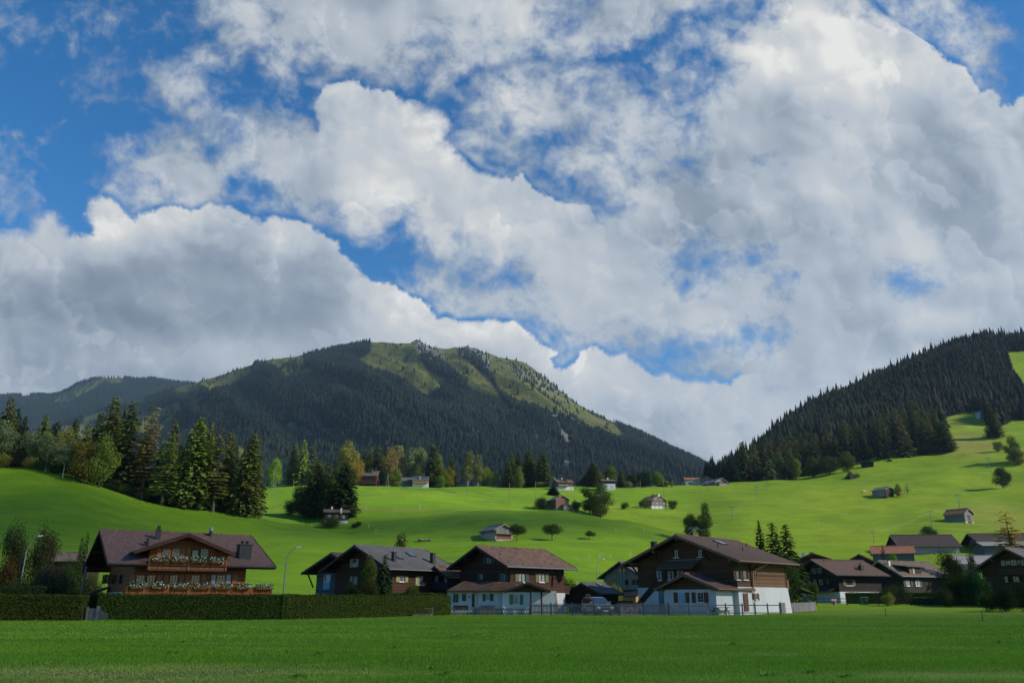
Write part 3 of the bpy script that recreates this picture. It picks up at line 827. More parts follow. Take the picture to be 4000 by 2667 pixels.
HG = [[(a * .4783, 1300 + b * .4783) for a, b in P] for P in [[(440, 560), (520, 490), (640, 430), (860, 360), (900, 370), (800, 450), (740, 480), (640, 540), (560, 590), (450, 590)], [(860, 355), (1010, 360), (1000, 420), (900, 430), (830, 400)], [(160, 510), (250, 505), (240, 535), (180, 540)]]]
hg = np.zeros(HX.shape)
for P in HG: hg = np.maximum(hg, np.clip((sdf(PXh, PYh, P) + 3) / 6, 0, 1))
nr, nc = HX.shape
idx = np.arange(nr * nc).reshape(nr, nc)
Fh = np.stack([idx[:-1, :-1], idx[:-1, 1:], idx[1:, 1:], idx[1:, :-1]], -1).reshape(-1, 4)
me = fast_mesh("hill", np.stack([HX, HY, HZ], -1).reshape(-1, 3), Fh, M_MOUNT, True)
a2 = me.attributes.new("grassy", 'FLOAT', 'POINT'); a2.data.foreach_set("value", (hg * .9).astype(np.float32).ravel())
a2 = me.attributes.new("rock", 'FLOAT', 'POINT'); a2.data.foreach_set("value", np.zeros(hg.size, np.float32))
hill = link(bpy.data.objects.new("hill", me))
tag(hill, "distant dark hill under the low cloud at the left", None, None, "structure")

# ------------------------------------------------------------------ forests: masses of small spruces
def tree_protos(kind, nvar, seed):
    out = []
    rs = random.Random(seed)
    for v in range(nvar):
        V = []; F = []
        tiers, sides = (3, 5) if kind == 'far' else (6, 9)
        for t in range(tiers):
            z0 = 0.04 + 0.8 * t / tiers; z1 = min(1.0, z0 + 1.7 / tiers if t < tiers - 1 else 1.0)
            r0 = 0.17 * (1 - z0) ** 0.8 * rs.uniform(.85, 1.1)
            r1 = r0 * 0.12
            b0 = len(V); ph = rs.uniform(0, 6)
            for k in range(sides):
                a = 2 * math.pi * k / sides + ph
                rr = r0 * rs.uniform(.65, 1.2)
                V.append((rr * math.cos(a), rr * math.sin(a), z0 - rs.uniform(0, .04)))
            V.append((r1 * rs.uniform(-1, 1), r1 * rs.uniform(-1, 1), z1))
            for k in range(sides):
                F.append((b0 + k, b0 + (k + 1) % sides, b0 + sides))
        out.append((np.array(V), np.array(F)))
    return out
def forest_mat(name, lo, mid, hi):
    m, nt, b = newmat(name)
    tc = N(nt, 'ShaderNodeTexCoord').outputs['Object']
    g = N(nt, 'ShaderNodeNewGeometry')
    big = noise(nt, tc, 0.0035, 5, .62)  # broad patches also imitate sunlit and shaded stretches of forest
    v = math_(nt, 'ADD', math_(nt, 'MULTIPLY', g.outputs['Random Per Island'], 0.36), math_(nt, 'MULTIPLY', big, 1.0))
    c = ramp(nt, v, [(0.3, lo), (0.6, mid), (0.95, hi)])
    nt.links.new(c, b.inputs['Base Color'])
    b.inputs['Roughness'].default_value = 0.9
    b.inputs['Specular IOR Level'].default_value = 0.05
    return m
def forest(name, P, H, protos, mat, label, seed=1, wide=1.0):
    rs = np.random.RandomState(seed)
    n = len(P)
    which = rs.randint(0, len(protos), n)
    Vs = []; Fs = []; off = 0
    for k, (V, F) in enumerate(protos):
        sel = np.nonzero(which == k)[0]
        if not len(sel): continue
        a = rs.uniform(0, 6.28, len(sel)); s = H[sel]; wd = s * rs.uniform(.8, 1.25, len(sel)) * wide
        x = V[None, :, 0] * np.cos(a)[:, None] - V[None, :, 1] * np.sin(a)[:, None]
        y = V[None, :, 0] * np.sin(a)[:, None] + V[None, :, 1] * np.cos(a)[:, None]
        W = np.stack([x * wd[:, None] + P[sel, 0:1], y * wd[:, None] + P[sel, 1:2], V[None, :, 2] * s[:, None] + P[sel, 2:3]], -1)
        Vs.append(W.reshape(-1, 3))
        Fs.append((F[None] + (np.arange(len(sel)) * len(V))[:, None, None] + off).reshape(-1, 3))
        off += len(sel) * len(V)
    me = fast_mesh(name, np.concatenate(Vs), np.concatenate(Fs), mat)
    o = link(bpy.data.objects.new(name, me))
    return tag(o, label, "forest", None, "stuff")
def grid_sample(Zt, Ug, Dg, x, y):
    u = (x / y - Ug[0]) / (Ug[1] - Ug[0])
    i = np.clip(u.astype(int), 0, len(Ug) - 2); fu = np.clip(u - i, 0, 1)
    k = np.clip(np.searchsorted(Dg, y, side='right') - 1, 0, len(Dg) - 2)
    fd = (y - Dg[k]) / (Dg[k + 1] - Dg[k])
    return (Zt[k, i] * (1 - fu) + Zt[k, i + 1] * fu) * (1 - fd) + (Zt[k + 1, i] * (1 - fu) + Zt[k + 1, i + 1] * fu) * fd
rs = np.random.RandomState(5)
FAR = tree_protos('far', 6, 3)
M_FAR = forest_mat("far_forest", (0.004, 0.009, 0.009), (0.008, 0.016, 0.013), (0.024, 0.034, 0.018))  # darkened so the colour carries the cloud shade on the mountain
n = 190000
y = rs.uniform(1400, 3420, n); x = rs.uniform(-.78, .42, n) * y
z = grid_sample(MZ, MU, MDs, x, y)
px, py = to_px(x, y, z)
keep = (px > -80) & (px < 3050) & (py < 1960)
inside = np.zeros(n, bool); inr = np.zeros(n, bool)
wj = 10 * fbm(x / 50, y / 50, 62, 3)
for P in G_POLY: inside |= (sdf(px + wj, py + wj, P) > -7)
for P in ROCK: inr |= inpoly(px + wj, py + wj, P)
dens = np.where(inside, 0.012 + 0.22 * (fbm(x / 70, y / 160, 64, 3) > 0.42), 1.0)
dens = np.where(inr, 0.12, dens)
dens = np.where(inpoly(px + wj * .5, py + wj * .5, GRAV) | inpoly(px, py, ROCK[3]), 0.03, dens)
dens = np.where(~inside & ~inr & (fbm(x / 120, y / 120, 66, 3) > 0.5), 0.35, dens)
# avenue density falls with sparsity on the left shoulder
keep &= rs.rand(n) < dens * np.clip(0.45 + y / 5000, 0, 1) * 0.62
crest = (y > 3300) & (px > 1400) & (px < 2300)
keep &= ~(crest & (rs.rand(n) < 0.93))
P_ = np.stack([x, y, z - 1.5], -1)[keep]
H_ = rs.uniform(11, 24, len(P_))
forest("forest", P_, H_, FAR, M_FAR, "dark spruce forest covering the mountain flank", 11, 1.25)
n = 60000
y = rs.uniform(3900, 5250, n); x = rs.uniform(-.70, -.30, n) * y
z = grid_sample(HZ, HU, HDs, x, y)
px, py = to_px(x, y, z)
ing = np.zeros(n, bool)
for P in HG: ing |= inpoly(px, py, P)
keep = (rs.rand(n) < np.where(ing, .03, .55))
P_ = np.stack([x, y, z - 1.5], -1)[keep]
forest("forest", P_, rs.uniform(16, 30, len(P_)), FAR, M_FAR, "far dark forest on the hill at the left under the clouds", 12, 1.3)
# ------------------------------------------------------------------ trees one can tell apart
M_LEAF = leafmat("leaves", 0.28, 0.02)
M_NEEDLE = leafmat("needles", 0.25, 0.012)
M_BARK = plain("bark", (0.10, 0.075, 0.055), 0.9, 0.35, 6)
M_BIRCH = plain("pale_bark", (0.42, 0.39, 0.34), 0.85, 0.4, 5)
def quads_mesh(name, Q, mat):
    Q = np.asarray(Q, float)
    return fast_mesh(name, Q.reshape(-1, 3), np.arange(len(Q) * 4).reshape(-1, 4), mat)
def trunk_mesh(name, rs, h, r, mat, limbs=(), bend=0.02, n=7):
    mb = MB()
    pts = [(0, 0, -0.02)]
    for i in range(1, 7):
        t = i / 6
        pts.append((rs.uniform(-1, 1) * bend * t, rs.uniform(-1, 1) * bend * t, h * t))
    mb.tube(pts, [r * 1.5] + [r * (1 - 0.85 * (i / 6)) for i in range(1, 7)], n)
    for (z, az, L, up) in limbs:
        base = Vector((0, 0, z))
        d = Vector((math.cos(az), math.sin(az), up)).normalized()
        mid = base + d * L * .55 + Vector((0, 0, .02))
        end = base + d * L + Vector((0, 0, .06 * L))
        mb.tube([base, mid, end], [r * .5, r * .3, r * .1], 5)
    me_o = mb.build(name, mat)
    me = me_o.data
    bpy.data.objects.remove(me_o)
    return me
def conifer(seed, rad=0.17, tiers=26, per=9, droop=0.35, dens=1.0, start=0.07, card=0.030, power=0.85, gaps=0.0, ragged=.25, bark=None):
    rs = random.Random(seed)
    Q = []
    for t in range(tiers):
        f = t / (tiers - 1)
        z0 = start + (0.985 - start) * f ** 0.92
        prof = (1 - z0) ** power / (1 - start) ** power
        if f < 0.12: prof *= 0.75 + 2 * f
        if rs.random() < gaps: continue
        nb = max(4, int(per * (0.45 + 0.6 * prof)))
        ph = rs.uniform(0, 6.28)
        for k in range(nb):
            if rs.random() < gaps * .6: continue
            az = ph + 2 * math.pi * k / nb + rs.uniform(-.25, .25)
            L = rad * prof * rs.uniform(1 - ragged, 1 + ragged * .55) + 0.008
            ca, sa = math.cos(az), math.sin(az)
            m_ = max(2, int(7 * dens * (0.35 + prof)))
            for j in range(m_):
                s = (j + rs.uniform(.2, 1)) / m_
                rr = L * s
                zz = z0 + 0.05 * s * (1 - prof) - droop * L * s * s + rs.uniform(-.006, .006)
                side = rs.uniform(-1, 1) * 0.28 * rr
                cx = ca * rr - sa * side; cy = sa * rr + ca * side
                w_ = card * rs.uniform(.6, 1.3) * (0.55 + 0.6 * prof) ; l_ = w_ * rs.uniform(1.1, 2.0)
                tw = az + rs.uniform(-.7, .7)
                dx, dy = math.cos(tw), math.sin(tw)
                dz = -droop * rs.uniform(.6, 2.0) - .1
                nx, ny = -dy, dx
                nz = rs.uniform(-.5, .5)
                a = (cx - nx * w_ * .5, cy - ny * w_ * .5, zz - nz * w_ * .5)
                b = (cx + nx * w_ * .5, cy + ny * w_ * .5, zz + nz * w_ * .5)
                c = (b[0] + dx * l_ - nx * w_ * .28, b[1] + dy * l_ - ny * w_ * .28, b[2] + dz * l_)
                d = (a[0] + dx * l_ + nx * w_ * .28, a[1] + dy * l_ + ny * w_ * .28, a[2] + dz * l_)
                Q.append((a, b, c, d))
    # leader
    for k in range(4):
        a = rs.uniform(0, 6); w_ = .006
        Q.append(((-w_ * math.cos(a), -w_ * math.sin(a), .95), (w_ * math.cos(a), w_ * math.sin(a), .95), (0, 0, 1.0), (0, 0, .999)))
    crown = quads_mesh("crown", Q, M_NEEDLE)
    limbs = [(rs.uniform(start, .8), rs.uniform(0, 6.28), rad * .5, -.1) for _ in range(10)]
    tr_ = trunk_mesh("trunk", rs, .94, .0135, bark or M_BARK, limbs, .004, 6)
    return crown, tr_
def broadleaf(seed, rx=0.38, z0=0.22, z1=1.0, lobes=16, cards=3200, card=0.030, flat=1.0, trunk_r=.022, bark=None, hollow=.55, lobe_r=.17, spiky=0.0, shape='round'):
    rs = random.Random(seed)
    L = []
    zc, hz = (z0 + z1) / 2, (z1 - z0) / 2
    for i in range(lobes):
        for _ in range(60):
            p = Vector((rs.uniform(-1, 1), rs.uniform(-1, 1), rs.uniform(-1, 1)))
            if p.length <= 1 and p.length > .35: break
        lr = lobe_r * rs.uniform(.7, 1.25)
        sx = rx - lr * .75
        k = 1.0
        if shape == 'umbrella': k = 1.1 if p.z < .3 else .9
        if shape == 'poplar': k = .75 + .35 * (1 - abs(p.z))
        L.append((Vector((p.x * sx * k, p.y * sx * k, zc + p.z * (hz - lr * .7))), lr))
    Q = []
    tot = sum(l[1] ** 2 for l in L)
    for c, lr in L:
        n = int(cards * lr * lr / tot)
        for _ in range(n):
            d = Vector((rs.gauss(0, 1), rs.gauss(0, 1), rs.gauss(0, 1))).normalized()
            q = c + Vector((d.x, d.y, d.z * .82)) * lr * (rs.uniform(hollow, 1.0) + rs.uniform(0, spiky) * (rs.random() < .3))
            w_ = card * rs.uniform(.5, 1.2)
            nrm = (d + Vector((rs.uniform(-.9, .9), rs.uniform(-.9, .9), rs.uniform(-.5, .9)))).normalized()
            u = nrm.cross(Vector((rs.uniform(-1, 1), rs.uniform(-1, 1), .3))).normalized()
            v = nrm.cross(u)
            a, b_2 = u * w_ * .5, v * w_ * .4
            Q.append((q - a, q - b_2, q + a, q + b_2))
    A3 = np.array([[tuple(p) for p in q] for q in Q])
    lo_, hi_ = np.percentile(A3[..., 2], .3), np.percentile(A3[..., 2], 99.8)
    A3[..., 2] = z0 + (A3[..., 2] - lo_) / (hi_ - lo_) * (z1 - z0)
    A3[..., :2] *= rx / np.percentile(np.hypot(A3[..., 0], A3[..., 1]), 97)
    crown = quads_mesh("crown", A3, M_LEAF)
    limbs = [(rs.uniform(z0 * .7, z0 + hz * .6), rs.uniform(0, 6.28), rx * rs.uniform(.5, .85), rs.uniform(.5, 1.2)) for _ in range(9)]
    tr_ = trunk_mesh("trunk", rs, zc + hz * .5, trunk_r, bark or M_BARK, limbs, .025, 7)
    return crown, tr_
PROTO = {
    'spruce': [conifer(s, .155, 27, 10, .38, 1.15, .06, .031) for s in (1, 2, 3, 4)],
    'spruce_slim': [conifer(s, .115, 26, 8, .45, 1.1, .06, .027, .8, .04) for s in (11, 12, 13)],
    'spruce_full': [conifer(s, .20, 30, 12, .30, 1.3, .045, .033, .62, 0, .22) for s in (21, 22, 23)],
    'larch': [conifer(s, .13, 24, 8, .15, .95, .12, .028, .62, .10, .4) for s in (31, 32, 33)],
    'larch_thin': [conifer(s, .17, 16, 7, .05, .8, .16, .020, .75, .05, .4) for s in (36, 37)],
    'woods': [conifer(s, .16, 15, 7, .4, .75, .05, .050, .75) for s in (41, 42, 43, 44)],
    'round': [broadleaf(s, .42, .07, 1.0, 17, 7500, .034, lobe_r=.19, spiky=.35, hollow=.4) for s in (51, 52, 53)],
    'oval': [broadleaf(s, .28, .04, 1.0, 18, 7500, .028, lobe_r=.145, spiky=.35, hollow=.4) for s in (61, 62, 63)],
    'birch': [broadleaf(s, .28, .30, 1.0, 16, 5200, .024, trunk_r=.013, bark=M_BIRCH, lobe_r=.15, hollow=.3) for s in (71, 72)],
    'poplar': [broadleaf(s, .16, .12, 1.0, 20, 4200, .026, lobe_r=.11, shape='poplar', bark=M_BIRCH, trunk_r=.012) for s in (76, 77)],
    'apple': [broadleaf(s, .56, .34, 1.0, 18, 4500, .042, lobe_r=.24, trunk_r=.03, shape='umbrella', spiky=.4) for s in (81, 82)],
    'bush': [broadleaf(s, .60, .0, 1.0, 17, 7500, .038, lobe_r=.27, trunk_r=.012, spiky=.6, hollow=.35) for s in (91, 92, 93)],
    'shaggy': [broadleaf(s, .42, .0, 1.0, 24, 8500, .030, lobe_r=.21, trunk_r=.015, hollow=.3, spiky=.45) for s in (96, 97)],
}
RAD = {'spruce': .155, 'spruce_slim': .115, 'spruce_full': .20, 'larch': .13, 'larch_thin': .17, 'woods': .16, 'round': .42, 'oval': .28, 'birch': .28, 'poplar': .16, 'apple': .56, 'bush': .60, 'shaggy': .42}
COLS = {  # sunlit foliage albedo
    'dark': (0.036, 0.058, 0.017), 'dark2': (0.085, 0.110, 0.024), 'green': (0.145, 0.190, 0.030), 'lime': (0.150, 0.260, 0.022), 'bright': (0.095, 0.170, 0.018),
    'olive': (0.180, 0.185, 0.042), 'rust': (0.250, 0.190, 0.060), 'gold': (0.210, 0.205, 0.050), 'orange': (0.25, 0.175, 0.030), 'pale': (0.150, 0.170, 0.050), 'grey': (0.14, 0.175, 0.075), 'purple': (0.05, 0.022, 0.02), 'larchgreen': (0.190, 0.260, 0.045), 'warm': (0.125, 0.140, 0.030), 'bluegreen': (0.03, 0.058, 0.022)}
KNAME = {'spruce': 'spruce_tree', 'spruce_slim': 'spruce_tree', 'spruce_full': 'spruce_tree', 'larch': 'larch_tree', 'larch_thin': 'larch_tree', 'woods': 'spruce_tree', 'round': 'broadleaf_tree', 'oval': 'broadleaf_tree', 'birch': 'birch_tree', 'poplar': 'poplar_tree', 'apple': 'apple_tree', 'bush': 'bush', 'shaggy': 'bush'}
_tn = 0
TRS = random.Random(99)
def plant(kind, x, y, h, width, col, label, group=None, name=None, cat=None, lean=0.0):
    global _tn
    _tn += 1
    pr = PROTO[kind][_tn % len(PROTO[kind])]
    nm = name or KNAME[kind]
    z = gz(x, y)
    e = empty(nm, (x, y, z - 0.05 * 1), TRS.uniform(0, 6.28))
    if lean: e.rotation_euler[1] = lean; e.rotation_euler[2] = 0
    sxy = width / 2 / RAD[kind]
    e.scale = (sxy, sxy, h)
    tag(e, label, cat or ('bush' if nm == 'bush' else 'tree'), group)
    c = COLS[col] if isinstance(col, str) else col
    j = TRS.uniform(.88, 1.12)
    for nme, me in (("crown", pr[0]), ("trunk", pr[1])):
        o = bpy.data.objects.new(nme, me)
        o.color = (c[0] * j, c[1] * j, c[2] * j, 1)
        link(o, e)
    return e
def tree_px(kind, px, top, D, wpx, col, label, group=None, **k):
    """tree whose tip shows at photo pixel (px, top), standing on the ground at distance D"""
    if D < 0: D = hit(px, -D, 110, 900).y
    t = at(px, top, D)
    z = gz(t.x, D)
    h = max(1.0, t.z - z)
    return plant(kind, t.x, D, h, wpx / FPX * D * (1.2 if kind[:3] in ('spr', 'lar', 'woo') else 1.05), col, label, group, **k)
G1 = "trees along the crest of the left slope"
T = tree_px
for a in [
    ('spruce', 48, 1558, 236, 100, 'warm', 'tall dark spruce at the far left end of the tree row'),
    ('birch', 22, 1640, 226, 120, 'grey', 'grey-green birch with leaning pale trunk at the far left edge'),
    ('spruce', 103, 1628, 240, 70, 'dark', 'dark spruce behind the birches left of the first gap'),
    ('birch', 142, 1683, 228, 85, 'grey', 'birch with a slender white trunk, left of the two-trunk gap'),
    ('spruce', 182, 1625, 234, 80, 'green', 'lighter green spruce rising behind the slender birches'),
    ('birch', 203, 1690, 226, 85, 'grey', 'birch with straight pale trunk below the lighter green spruce'),
    ('round', 262, 1670, 238, 66, 'olive', 'small dull olive tree among the birches'),
    ('birch', 270, 1712, 224, 80, 'grey', 'birch with curved pale trunk standing nearest the meadow edge'),
    ('spruce', 349, 1662, 236, 66, 'green', 'small green spruce behind the reddish maple'),
    ('round', 350, 1720, 224, 115, (0.125, 0.105, 0.020), 'maple turning red on top at the crest of the slope'),
    ('round', 418, 1694, 226, 110, 'green', 'leafy green maple right beside the reddish one'),
    ('spruce', 454, 1558, 240, 118, 'warm', 'tallest dark spruce left of the pair with bare upper trunks'),
    ('spruce_slim', 526, 1576, 236, 108, 'warm', 'tall spruce with a bare grey upper trunk'),
    ('larch', 603, 1583, 234, 80, 'rust', 'rust-brown larch between the tall dark spruces'),
    ('spruce', 689, 1640, 246, 78, 'warm', 'dark spruce behind the bright green larch'),
    ('larch', 668, 1696, 232, 92, 'larchgreen', 'bright yellow-green larch in the middle of the row'),
    ('spruce_full', 787, 1638, 236, 128, 'green', 'broad bushy spruce with sunlit branches'),
    ('spruce', 830, 1655, 248, 74, 'warm', 'darker spruce peeping behind the broad bushy one'),
    ('larch', 868, 1664, 236, 84, 'olive', 'olive brown larch right of the broad bushy spruce'),
    ('spruce', 905, 1700, 244, 82, 'warm', 'dark spruce right of the olive brown larch'),
    ('spruce_full', 995, 1698, 240, 108, 'warm', 'dark spruce standing alone at the right end of the row'),
    ('spruce', 575, 1700, 244, 80, 'dark', 'shaded spruce low between the tall spruce and the rust larch'),
    ('spruce', 735, 1720, 248, 70, 'dark', 'shaded spruce low behind the bright green larch'),
    ('spruce', 955, 1760, 250, 56, 'dark', 'low dark spruce between the last two spruces of the row'),
]:
    T(*a, group=G1)
for px, top, D, w_, c in ((75, 1600, 256, 80, 'dark'), (225, 1650, 258, 80, 'dark'), (300, 1640, 256, 84, 'dark2'), (395, 1620, 258, 84, 'dark'), (490, 1600, 256, 88, 'dark'), (560, 1720, 258, 80, 'dark2'), (640, 1740, 256, 84, 'dark'), (710, 1740, 258, 80, 'dark'), (760, 1700, 260, 80, 'dark2'), (838, 1700, 262, 84, 'dark'), (925, 1740, 262, 80, 'dark')):
    T('spruce', px, top, D, w_, c, "dark spruce half hidden in the back row of the left tree belt", group="hidden spruces at the back of the left tree belt")
for i, (px, top, D, w_, c, l) in enumerate([
    (20, 1765, 226, 90, 'olive', 'olive undergrowth bush below the leaning birch'), (80, 1758, 228, 90, (0.06, 0.055, 0.02), 'brownish bush under the dark spruce at the row\'s left'),
    (128, 1780, 226, 70, 'olive', 'low olive bush beside the slender birch trunk'), (165, 1790, 226, 66, 'dark2', 'rounded dark bush between two birch trunks'),
    (232, 1800, 226, 80, 'dark', 'dark bush between the straight and the curved birch'), (310, 1830, 228, 66, 'dark', 'dark bush at the foot of the reddish maple'),
    (440, 1868, 232, 90, 'dark', 'dark bush below the green maple'), (500, 1880, 234, 80, 'dark2', 'shrub under the tallest dark spruce'),
    (560, 1900, 236, 80, 'olive', 'scrubby shrub under the bare-trunked spruce'), (640, 1925, 236, 70, 'dark2', 'low shrub between rust larch and bright green larch'), (700, 1945, 236, 60, 'bluegreen', 'small blue-green bush below the bright green larch')]):
    T('bush', px, top, D, w_, c, l, group="bushes under the left tree row")
# clump round the small chalet
G2 = "trees in the clump beside the small chalet"
for a in [
    ('spruce_full', 1246, 1800, 286, 92, 'dark2', 'tall dark spruce at the left of the clump by the small chalet'),
    ('spruce', 1290, 1812, 284, 70, 'dark2', 'dark spruce in the middle of the clump by the small chalet'),
    ('spruce', 1312, 1803, 294, 50, 'dark', 'slender spruce tip behind the clump by the small chalet'),
    ('spruce_full', 1352, 1808, 279, 104, 'dark', 'broad near-black spruce rising right above the small chalet'),
    ('larch', 1290, 1878, 278, 46, 'olive', 'olive larch between the dark spruces of the clump'),
    ('round', 1192, 1888, 286, 76, 'dark', 'dark round tree at the left side of the clump')]:
    T(*a, group=G2)
for a in [('bush', 1145, 1942, -2012, 84, 'dark', 'large dark bush at the far left foot of the clump'), ('bush', 1205, 1950, -2022, 90, 'dark', 'dark bush below the round tree of the clump'),
          ('bush', 1297, 2008, -2062, 94, (0.065, 0.085, 0.015), 'broad green bush in front of the small chalet'), ('bush', 1386, 2040, -2062, 34, 'dark', 'clipped round bush right of the small chalet'),
          ('bush', 1402, 2033, -2056, 22, 'dark', 'smaller clipped bush tucked behind the first')]:
    T(*a)
# ridge
G3 = "trees on the ridge behind the meadow"
for a in [
    ('round', 1080, 1790, 500, 52, 'lime', 'lime green round tree beside the two poles on the ridge'),
    ('spruce', 1155, 1728, 520, 58, 'green', 'green spruce left of the pair on the ridge'),
    ('spruce_slim', 1192, 1720, 516, 52, 'larchgreen', 'pointed light green spruce, the taller of the ridge pair'),
    ('larch', 1228, 1724, 520, 44, 'pale', 'pale bare-trunked larch on the ridge'),
    ('larch', 1252, 1796, 512, 44, 'olive', 'low olive larch right of the pale larch'),
    ('oval', 1366, 1724, 520, 82, 'gold', 'golden brown tree left of the brown ridge house'),
    ('round', 1394, 1796, 508, 62, 'orange', 'orange maple just left of the brown ridge house'),
    ('oval', 1352, 1810, 516, 60, 'olive', 'olive tree below the golden brown one'),
    ('spruce', 1424, 1748, 530, 50, 'dark2', 'left spruce of the trio behind the brown ridge house'),
    ('spruce', 1452, 1750, 530, 50, 'green', 'middle spruce of the trio behind the brown ridge house'),
    ('spruce', 1482, 1741, 530, 54, 'dark2', 'right spruce of the trio behind the brown ridge house'),
    ('oval', 1524, 1745, 512, 66, (0.20, 0.155, 0.055), 'reddish brown tree between the two ridge houses'),
    ('poplar', 1561, 1740, 524, 54, (0.24, 0.20, 0.08), 'tall tawny poplar between the two ridge houses'),
    ('oval', 1545, 1830, 506, 54, 'green', 'green tree at the foot of the tawny poplar'),
    ('round', 1622, 1745, 524, 88, 'grey', 'broad grey-green willow behind the solar roof house'),
    ('oval', 1632, 1812, 514, 56, 'dark2', 'shaded tree below the grey-green willow'),
    ('spruce_full', 1695, 1738, 518, 62, 'dark2', 'tall dark spruce right behind the solar roof house'),
    ('round', 1716, 1778, 526, 40, 'green', 'green tree peeping out right of the tall dark spruce'),
    ('spruce', 1765, 1768, 520, 46, 'dark2', 'dark spruce above the yellow maple'),
    ('round', 1754, 1822, 508, 54, (0.20, 0.19, 0.02), 'yellow maple right of the solar roof house'),
    ('round', 1720, 1856, 500, 50, 'bright', 'low bright green tree beside the solar roof house'),
    ('poplar', 1832, 1764, 512, 50, 'pale', 'pale silvery larch, the taller of two on the open ridge'),
    ('poplar', 1868, 1776, 514, 38, 'pale', 'pale silvery larch, the thinner of two on the open ridge'),
    ('round', 1896, 1822, 520, 38, 'green', 'green tree right of the silvery larches'),
    ('round', 1927, 1840, 508, 42, 'green', 'small round tree left of the dark spruce group'),
    ('spruce', 1984, 1790, 506, 48, 'dark2', 'left outer spruce of the dark group on the ridge'),
    ('spruce', 2001, 1768, 520, 48, 'dark2', 'second spruce of the dark group on the ridge'),
    ('spruce', 2024, 1766, 522, 50, 'dark', 'third spruce of the dark group on the ridge'),
    ('oval', 2028, 1822, 500, 40, 'green', 'green leafy tree in front of the dark spruce group'),
    ('spruce_full', 2066, 1758, 512, 66, 'dark2', 'fourth, widest spruce of the dark group on the ridge'),
    ('spruce_full', 2120, 1769, 506, 62, 'dark2', 'right outer spruce of the dark group beside the balcony house'),
    ('spruce_full', 2315, 1806, 500, 62, 'dark2', 'spruce left of the white house on the ridge'),
    ('oval', 2340, 1840, 516, 40, 'dark2', 'dark tree just behind the spruce by the white house'),
    ('round', 2384, 1814, 520, 54, (0.09, .12, .02), 'round tree above the roof of the white house'),
    ('spruce', 2425, 1832, 506, 36, 'dark2', 'narrow spruce right of the white house'),
    ('round', 2464, 1850, 512, 48, 'dark', 'dark round tree right of the narrow spruce'),
    ('round', 2512, 1838, 514, 62, 'dark', 'broad dark tree left of the bright round one on the ridge'),
    ('round', 2565, 1840, 508, 56, 'bright', 'bright green round tree at the ridge fence'),
    ('oval', 2603, 1876, 505, 22, 'green', 'small green tree right of the bright round one'),
    ('oval', 2624, 1874, 505, 16, 'green', 'tiny sapling left of the red roofed barn'),
    ('spruce', 2852, 1786, 540, 58, 'bluegreen', 'solitary spruce right of the grey wooden barn on the ridge'),
    ('spruce', 2913, 1820, 548, 46, 'grey', 'greyish spruce at the left corner of the wooded hill'),
    ('spruce', 2936, 1836, 550, 40, 'green', 'smaller green spruce beside the greyish one'),
]:
    T(*a, group=G3)
for a in [('bush', 2118, 1880, 498, 50, 'green', 'green bush below the right outer spruce'), ('bush', 2457, 1876, 500, 34, 'grey', 'greyish bush left of the ridge fence'),
          ('spruce_full', 2160, 1899, -1934, 42, 'bluegreen', 'small spreading pine below the balcony house'), ('bush', 2112, 1938, -1988, 58, 'dark', 'dark bush left of the weathered field barn'),
          ('bush', 2188, 1958, 398, 24, 'green', 'small bush at the front of the weathered field barn'),
          ('oval', 2300, 1904, -2010, 84, (0.055, .07, .014), 'broad dark olive tree, left of the touching pair in mid meadow'), ('oval', 2343, 1882, -2018, 96, 'dark2', 'taller dark tree, right of the touching pair in mid meadow'),
          ('bush', 2250, 1950, -1996, 40, 'dark', 'dark shrub right of the weathered field barn'), ('bush', 2440, 1958, -1988, 34, (0.06, .075, .015), 'solitary shrub left of the timber farmhouse'),
          ('bush', 2520, 1940, -1986, 36, 'dark2', 'dark shrub at the left wall of the timber farmhouse'), ('oval', 2551, 1928, 412, 26, 'gold', 'small golden tree behind the timber farmhouse'),
          ('round', 2626, 1952, -1990, 36, 'dark2', 'shrub at the right wall of the timber farmhouse'),
          ('oval', 2742, 1962, -2110, 62, 'dark2', 'tall dark ivy-clad tree above the big chalet roof'), ('oval', 2698, 2004, -2106, 60, 'dark2', 'lower dark tree joined to the ivy-clad one'),
          ('apple', 2019, 2040, -2112, 66, (0.035, .05, .012), 'apple tree right beside the grey hay barn'), ('apple', 2156, 2042, -2110, 78, (0.04, .058, .014), 'spreading apple tree alone in the meadow'),
          ('apple', 2303, 2069, -2106, 46, (0.06, .07, .018), 'smallest apple tree of the three in the meadow'),
          ('oval', 1566, 2082, 120, 88, 'dark2', 'round dark tree rising behind the grey roof'),
          ]:
    T(*a)
# spruces right of the big chalet
for a in [('spruce', 2963, 2038, 118, 66, 'dark', 'leftmost and lightest of three spruces beside the big chalet'), ('spruce', 3014, 2046, 117, 104, 'dark', 'middle one of three dark spruces beside the big chalet'),
          ('spruce', 3066, 2054, 119, 116, 'dark', 'rightmost of three dark spruces beside the big chalet')]:
    T(*a, group="dark spruces right of the big chalet")
